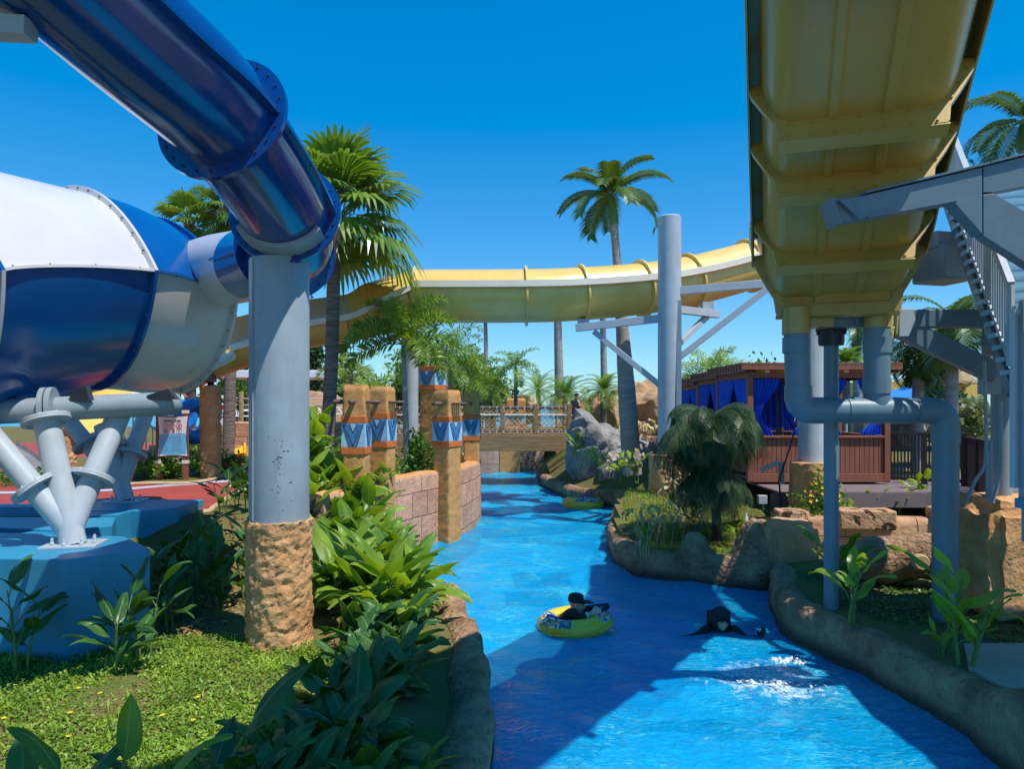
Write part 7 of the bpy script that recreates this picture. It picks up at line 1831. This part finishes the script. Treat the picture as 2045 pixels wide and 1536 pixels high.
feather_palm('royal_palm', (W(2075, 870, 21).x, 21, 1.3), W(2050, 300, 21), [.3, .26, .2], 44, 'royal palm whose fronds reach in at the upper right behind the stair', 14, 2.3, 1.9, .55, 46, .05, .8, (-.4, 1.3), PALMDARK, TRUNKG, shaft=.8)
# weeping palm on the island
yw = 15.2; wl = W(1432, 1075, yw); wl.z = .5
t = thing('weeping_palm', 'dark weeping palm with ragged drooping fronds in the middle of the island', 'palm tree', wl); wt = W(1420, 850, yw)
part('trunk', trunk_mesh([wl - UP * .2, wl.lerp(wt, .5) + V((.03, 0, 0)), wt], [.1, .085, .07], 14), mat('dark_trunk', (.06, .045, .035), rough=.95, bump=.8, bscale=14), t)
mb = MB(); r = random.Random(77)
for i in range(96):
    u = (i + .5) / 96; sk = u > .62; p = wt - UP * (.95 * u ** 1.5) + V((0, 0, .05)); frond(mb, p, i * 2.4 + r.uniform(-.5, .5), r.uniform(-.9, -.2) if sk else r.uniform(.2, 1.35) * (1 - .4 * u), r.uniform(.6, 1.25) if sk else r.uniform(.8, 1.75), r.uniform(.5, 1.0) if sk else r.uniform(2.3, 3.4), r.uniform(.3, .5), 50, .017, 1.9, .0, r, rib=.009)
part('crown', mb, [WEEP, STEM], t, smooth=False)
for px, py, y, L_, sd, lab in ((900, 735, 33, 1.9, 65, 'bright feather palm behind the gap between the totem columns and the bridge'), (945, 760, 36, 1.8, 66, 'bright leafy palm just left of the thin pale trunk'), (735, 790, 30, 1.4, 61, 'bright feather palm between the thick fan palm and the foxtail palm'), (850, 720, 32, 1.8, 62, 'bright feather palm left of the tall totem column top'), (920, 745, 34, 1.7, 63, 'bright feather palm right of the tall totem column top'), (960, 770, 38, 1.6, 64, 'feather palm behind the bridge rail near the last totem column')):
    feather_palm('feather_palm', (W(px, 840, y).x, y, 1.3), W(px, py, y), [.12, .1, .08], sd, lab, 14, L_, 1.7, .42, 46, .045, .5, (-.4, 1.35), PALMLEAF, TRUNKG, vee=.3, plum=.9)
# ---- lawn ground cover on the left, island grass
def cover(n, region, hf, size, seed, zoff=.0, kind='leaf', hgt=.05):
    r = np.random.default_rng(seed); P = region(r, n); x, y = P[:, 0], P[:, 1]; z = ground_h(P) + zoff
    bump_ = np.array([noise.noise(V((a * 2.2, b * 2.2, 0))) for a, b in P[:: max(1, len(P) // 4000)]])
    k = len(P); az = r.uniform(0, 2 * np.pi, k); el = r.uniform(.15, 1.0, k) if kind == 'leaf' else r.uniform(.9, 1.5, k)
    L_ = size * r.uniform(.6, 1.4, k); wd = L_ * (.32 if kind == 'leaf' else .07)
    up = r.uniform(0, hgt, k); nzz = np.array([noise.noise(V((a * 1.7, b * 1.7, 5))) for a, b in P]); up = up * (1 + nzz * .9)
    d = np.stack([np.cos(az) * np.cos(el), np.sin(az) * np.cos(el), np.sin(el)], 1) * L_[:, None]
    s = np.stack([-np.sin(az), np.cos(az), np.zeros(k)], 1) * wd[:, None]; p = np.stack([x, y, z + up], 1)
    droop = np.zeros((k, 3)); droop[:, 2] = -L_ * (.25 if kind == 'leaf' else .1)
    vs = np.stack([p, p + d * .5 + s, p + d + droop, p + d * .5 - s], 1).reshape(-1, 3); mb = MB()
    mb.add(vs.tolist(), [(i * 4, i * 4 + 1, i * 4 + 2, i * 4 + 3) for i in range(k)]); return mb
def reg_poly(poly, ymin, ymax, xmin, xmax, den=None):
    PL = np.array(poly)
    def f(r, n):
        P = np.stack([r.uniform(xmin, xmax, n), r.uniform(ymin, ymax, n)], 1); ins = np.zeros(n, bool)
        for a, b in zip(PL, np.roll(PL, -1, 0)):
            c = (a[1] > P[:, 1]) != (b[1] > P[:, 1])
            with np.errstate(divide='ignore', invalid='ignore'): ins ^= c & (P[:, 0] < (b[0] - a[0]) * (P[:, 1] - a[1]) / (b[1] - a[1]) + a[0])
        P = P[ins]; nzq = np.array([noise.noise(V((a * 1.3, b * 1.3, 2))) + .5 * noise.noise(V((a * 3.5, b * 3.5, 2))) for a, b in P])
        return P[r.uniform(0, 1, len(P)) < np.clip(.85 + nzq * .9, .12, 1)]
    return f
lawn = [(-7.5, 4), (-1.2, 4), (-1.3, 7.5), (-1.7, 8.4), (-2.4, 8.7), (-3.4, 9.0), (-4.2, 8.9), (-5.0, 8.5), (-7.5, 8.2)]
mb = cover(95000, reg_poly(lawn, 4, 9, -7.5, -1.2), None, .042, 1, -.01, hgt=.06)
solo('ground_cover', mb, GRASSL, 'sunlit low green ground cover around the plaster pillar foot', 'ground cover', (-3.5, 6.5, .45), kind='stuff', smooth=False)
mb = cover(6000, reg_poly(lawn, 4, 9, -7.5, -1.2), None, .11, 2, 0, 'grass', .02)
solo('grass', mb, GRASSL, 'thin grass blades among the left ground cover', 'grass', (-3.5, 6.5, .45), kind='stuff', smooth=False)
isl = [(2.6, 14.4), (4.2, 13.9), (5.2, 14.2), (7, 14.1), (9.5, 14.0), (9.5, 15.4), (5.4, 15.4), (5.2, 19), (3.2, 20.5), (2.6, 17.5)]
mb = cover(34000, reg_poly(isl, 13.8, 20.6, 2.4, 9.6), None, .1, 3, -.01, 'grass', .02)
solo('grass', mb, GRASSL, 'short grass covering the river island and terrace', 'grass', (3.8, 15, .5), kind='stuff', smooth=False)
rb = [(4.75, 12.4), (4.5, 10.5), (4.9, 8.5), (4.9, 5), (7.5, 5), (7.2, 9.4), (5.6, 12.2)]
mb = cover(14000, reg_poly(rb, 5, 12.4, 4.4, 7.6), None, .06, 4, -.01, 'leaf', .03)
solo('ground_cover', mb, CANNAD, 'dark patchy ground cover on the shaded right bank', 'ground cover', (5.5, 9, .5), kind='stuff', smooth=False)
wb_ = [(-3.9, 8.9), (-2.9, 9.2), (-3.0, 12), (-5, 12.6), (-4.6, 9.5)]
LITTER = leafmat('leaf_litter', (.2, .12, .05), (.42, .3, .16), trans=.1, rough=.9)
mb = cover(2600, reg_poly(wb_, 8.9, 12.6, -5, -2.9), None, .07, 5, .0, 'leaf', .01); solo('leaf_litter', mb, LITTER, 'dry leaf litter on bare soil behind the plaster pillar', 'leaf litter', (-3.7, 10.3, .45), kind='stuff', smooth=False)
# tiny yellow flowers in the lawn
t0 = None
for k, (px, py) in enumerate(((200, 1386), (325, 1430), (137, 1472), (66, 1493), (8, 1436), (157, 1376), (395, 1394), (565, 1384), (140, 1425), (386, 1440))):
    p = G(px, py, .52); 
    if t0 is None:
        mb = MB()
        for q in range(8):
            a = 2 * pi * q / 8; u = V((cos(a), sin(a), .35)); w_ = V((-sin(a), cos(a), 0)); mb.add([V((0, 0, .0)), u * .012 + w_ * .006, u * .02, u * .012 - w_ * .006], [(0, 1, 2, 3)])
        mb.ico((0, 0, .004), (.006, .006, .004), 1)
        t0 = solo('flower', mb, YFLOWER, 'tiny yellow flower dotting the sunlit ground cover', 'flower', (0, 0, 0), group='yellow flowers in the ground cover', smooth=False); t0.location = p; t0.scale = (1.3,) * 3
    else: dup(t0, p, k, 1.3)
# ---------------------------------------------------------------- light, sky, camera
SUN_AZ = radians(53); SUN_EL = radians(63.3)
sd = V((sin(SUN_AZ) * cos(SUN_EL), -cos(SUN_AZ) * cos(SUN_EL), sin(SUN_EL)))
li = bpy.data.lights.new('sun', 'SUN'); li.energy = 5.0; li.angle = radians(.53); li.color = (1, .955, .88)
so = bpy.data.objects.new('sun', li); COL.objects.link(so); so.rotation_euler = sd.to_track_quat('Z', 'Y').to_euler(); so.location = (10, -10, 25)
wd = bpy.data.worlds.new('World'); scene.world = wd; wd.use_nodes = True
nt = wd.node_tree; bg = nt.nodes['Background']
sky = nt.nodes.new('ShaderNodeTexSky'); sky.sky_type = 'NISHITA'; sky.sun_disc = False
sky.sun_elevation = SUN_EL; sky.sun_rotation = atan2(sd.x, sd.y) ; sky.air_density = 1.0; sky.dust_density = 0; sky.ozone_density = 3.0
hs = nt.nodes.new('ShaderNodeHueSaturation'); hs.inputs['Saturation'].default_value = SKY_SAT; hs.inputs['Hue'].default_value = SKY_HUE
nt.links.new(sky.outputs[0], hs.inputs['Color']); 
mx = nt.nodes.new('ShaderNodeMixRGB'); mx.blend_type = 'MULTIPLY'; mx.inputs[0].default_value = 1; mx.inputs[2].default_value = (.76, 1.5, 2.2, 1)
gm = nt.nodes.new('ShaderNodeGamma'); gm.inputs[1].default_value = .72
nt.links.new(hs.outputs[0], mx.inputs[1]); nt.links.new(mx.outputs[0], gm.inputs[0]); nt.links.new(gm.outputs[0], bg.inputs['Color'])
bg.inputs['Strength'].default_value = SKY_STR
cam = bpy.data.cameras.new('camera'); co = bpy.data.objects.new('camera', cam); COL.objects.link(co)
cam.sensor_width = 36; cam.lens = 36 * F / 2045; cam.shift_y = 40 / 2045; cam.clip_end = 8000; cam.clip_start = .05
co.location = (0, 0, H); co.rotation_euler = (pi / 2, 0, 0); scene.camera = co
scene.view_settings.view_transform = 'Standard'; scene.view_settings.look = 'None'; scene.view_settings.exposure = 0
scene.cycles.transparent_max_bounces = 12; scene.cycles.max_bounces = 7; scene.cycles.diffuse_bounces = 3; scene.cycles.glossy_bounces = 3; scene.cycles.transmission_bounces = 4
scene.cycles.caustics_reflective = False; scene.cycles.caustics_refractive = False
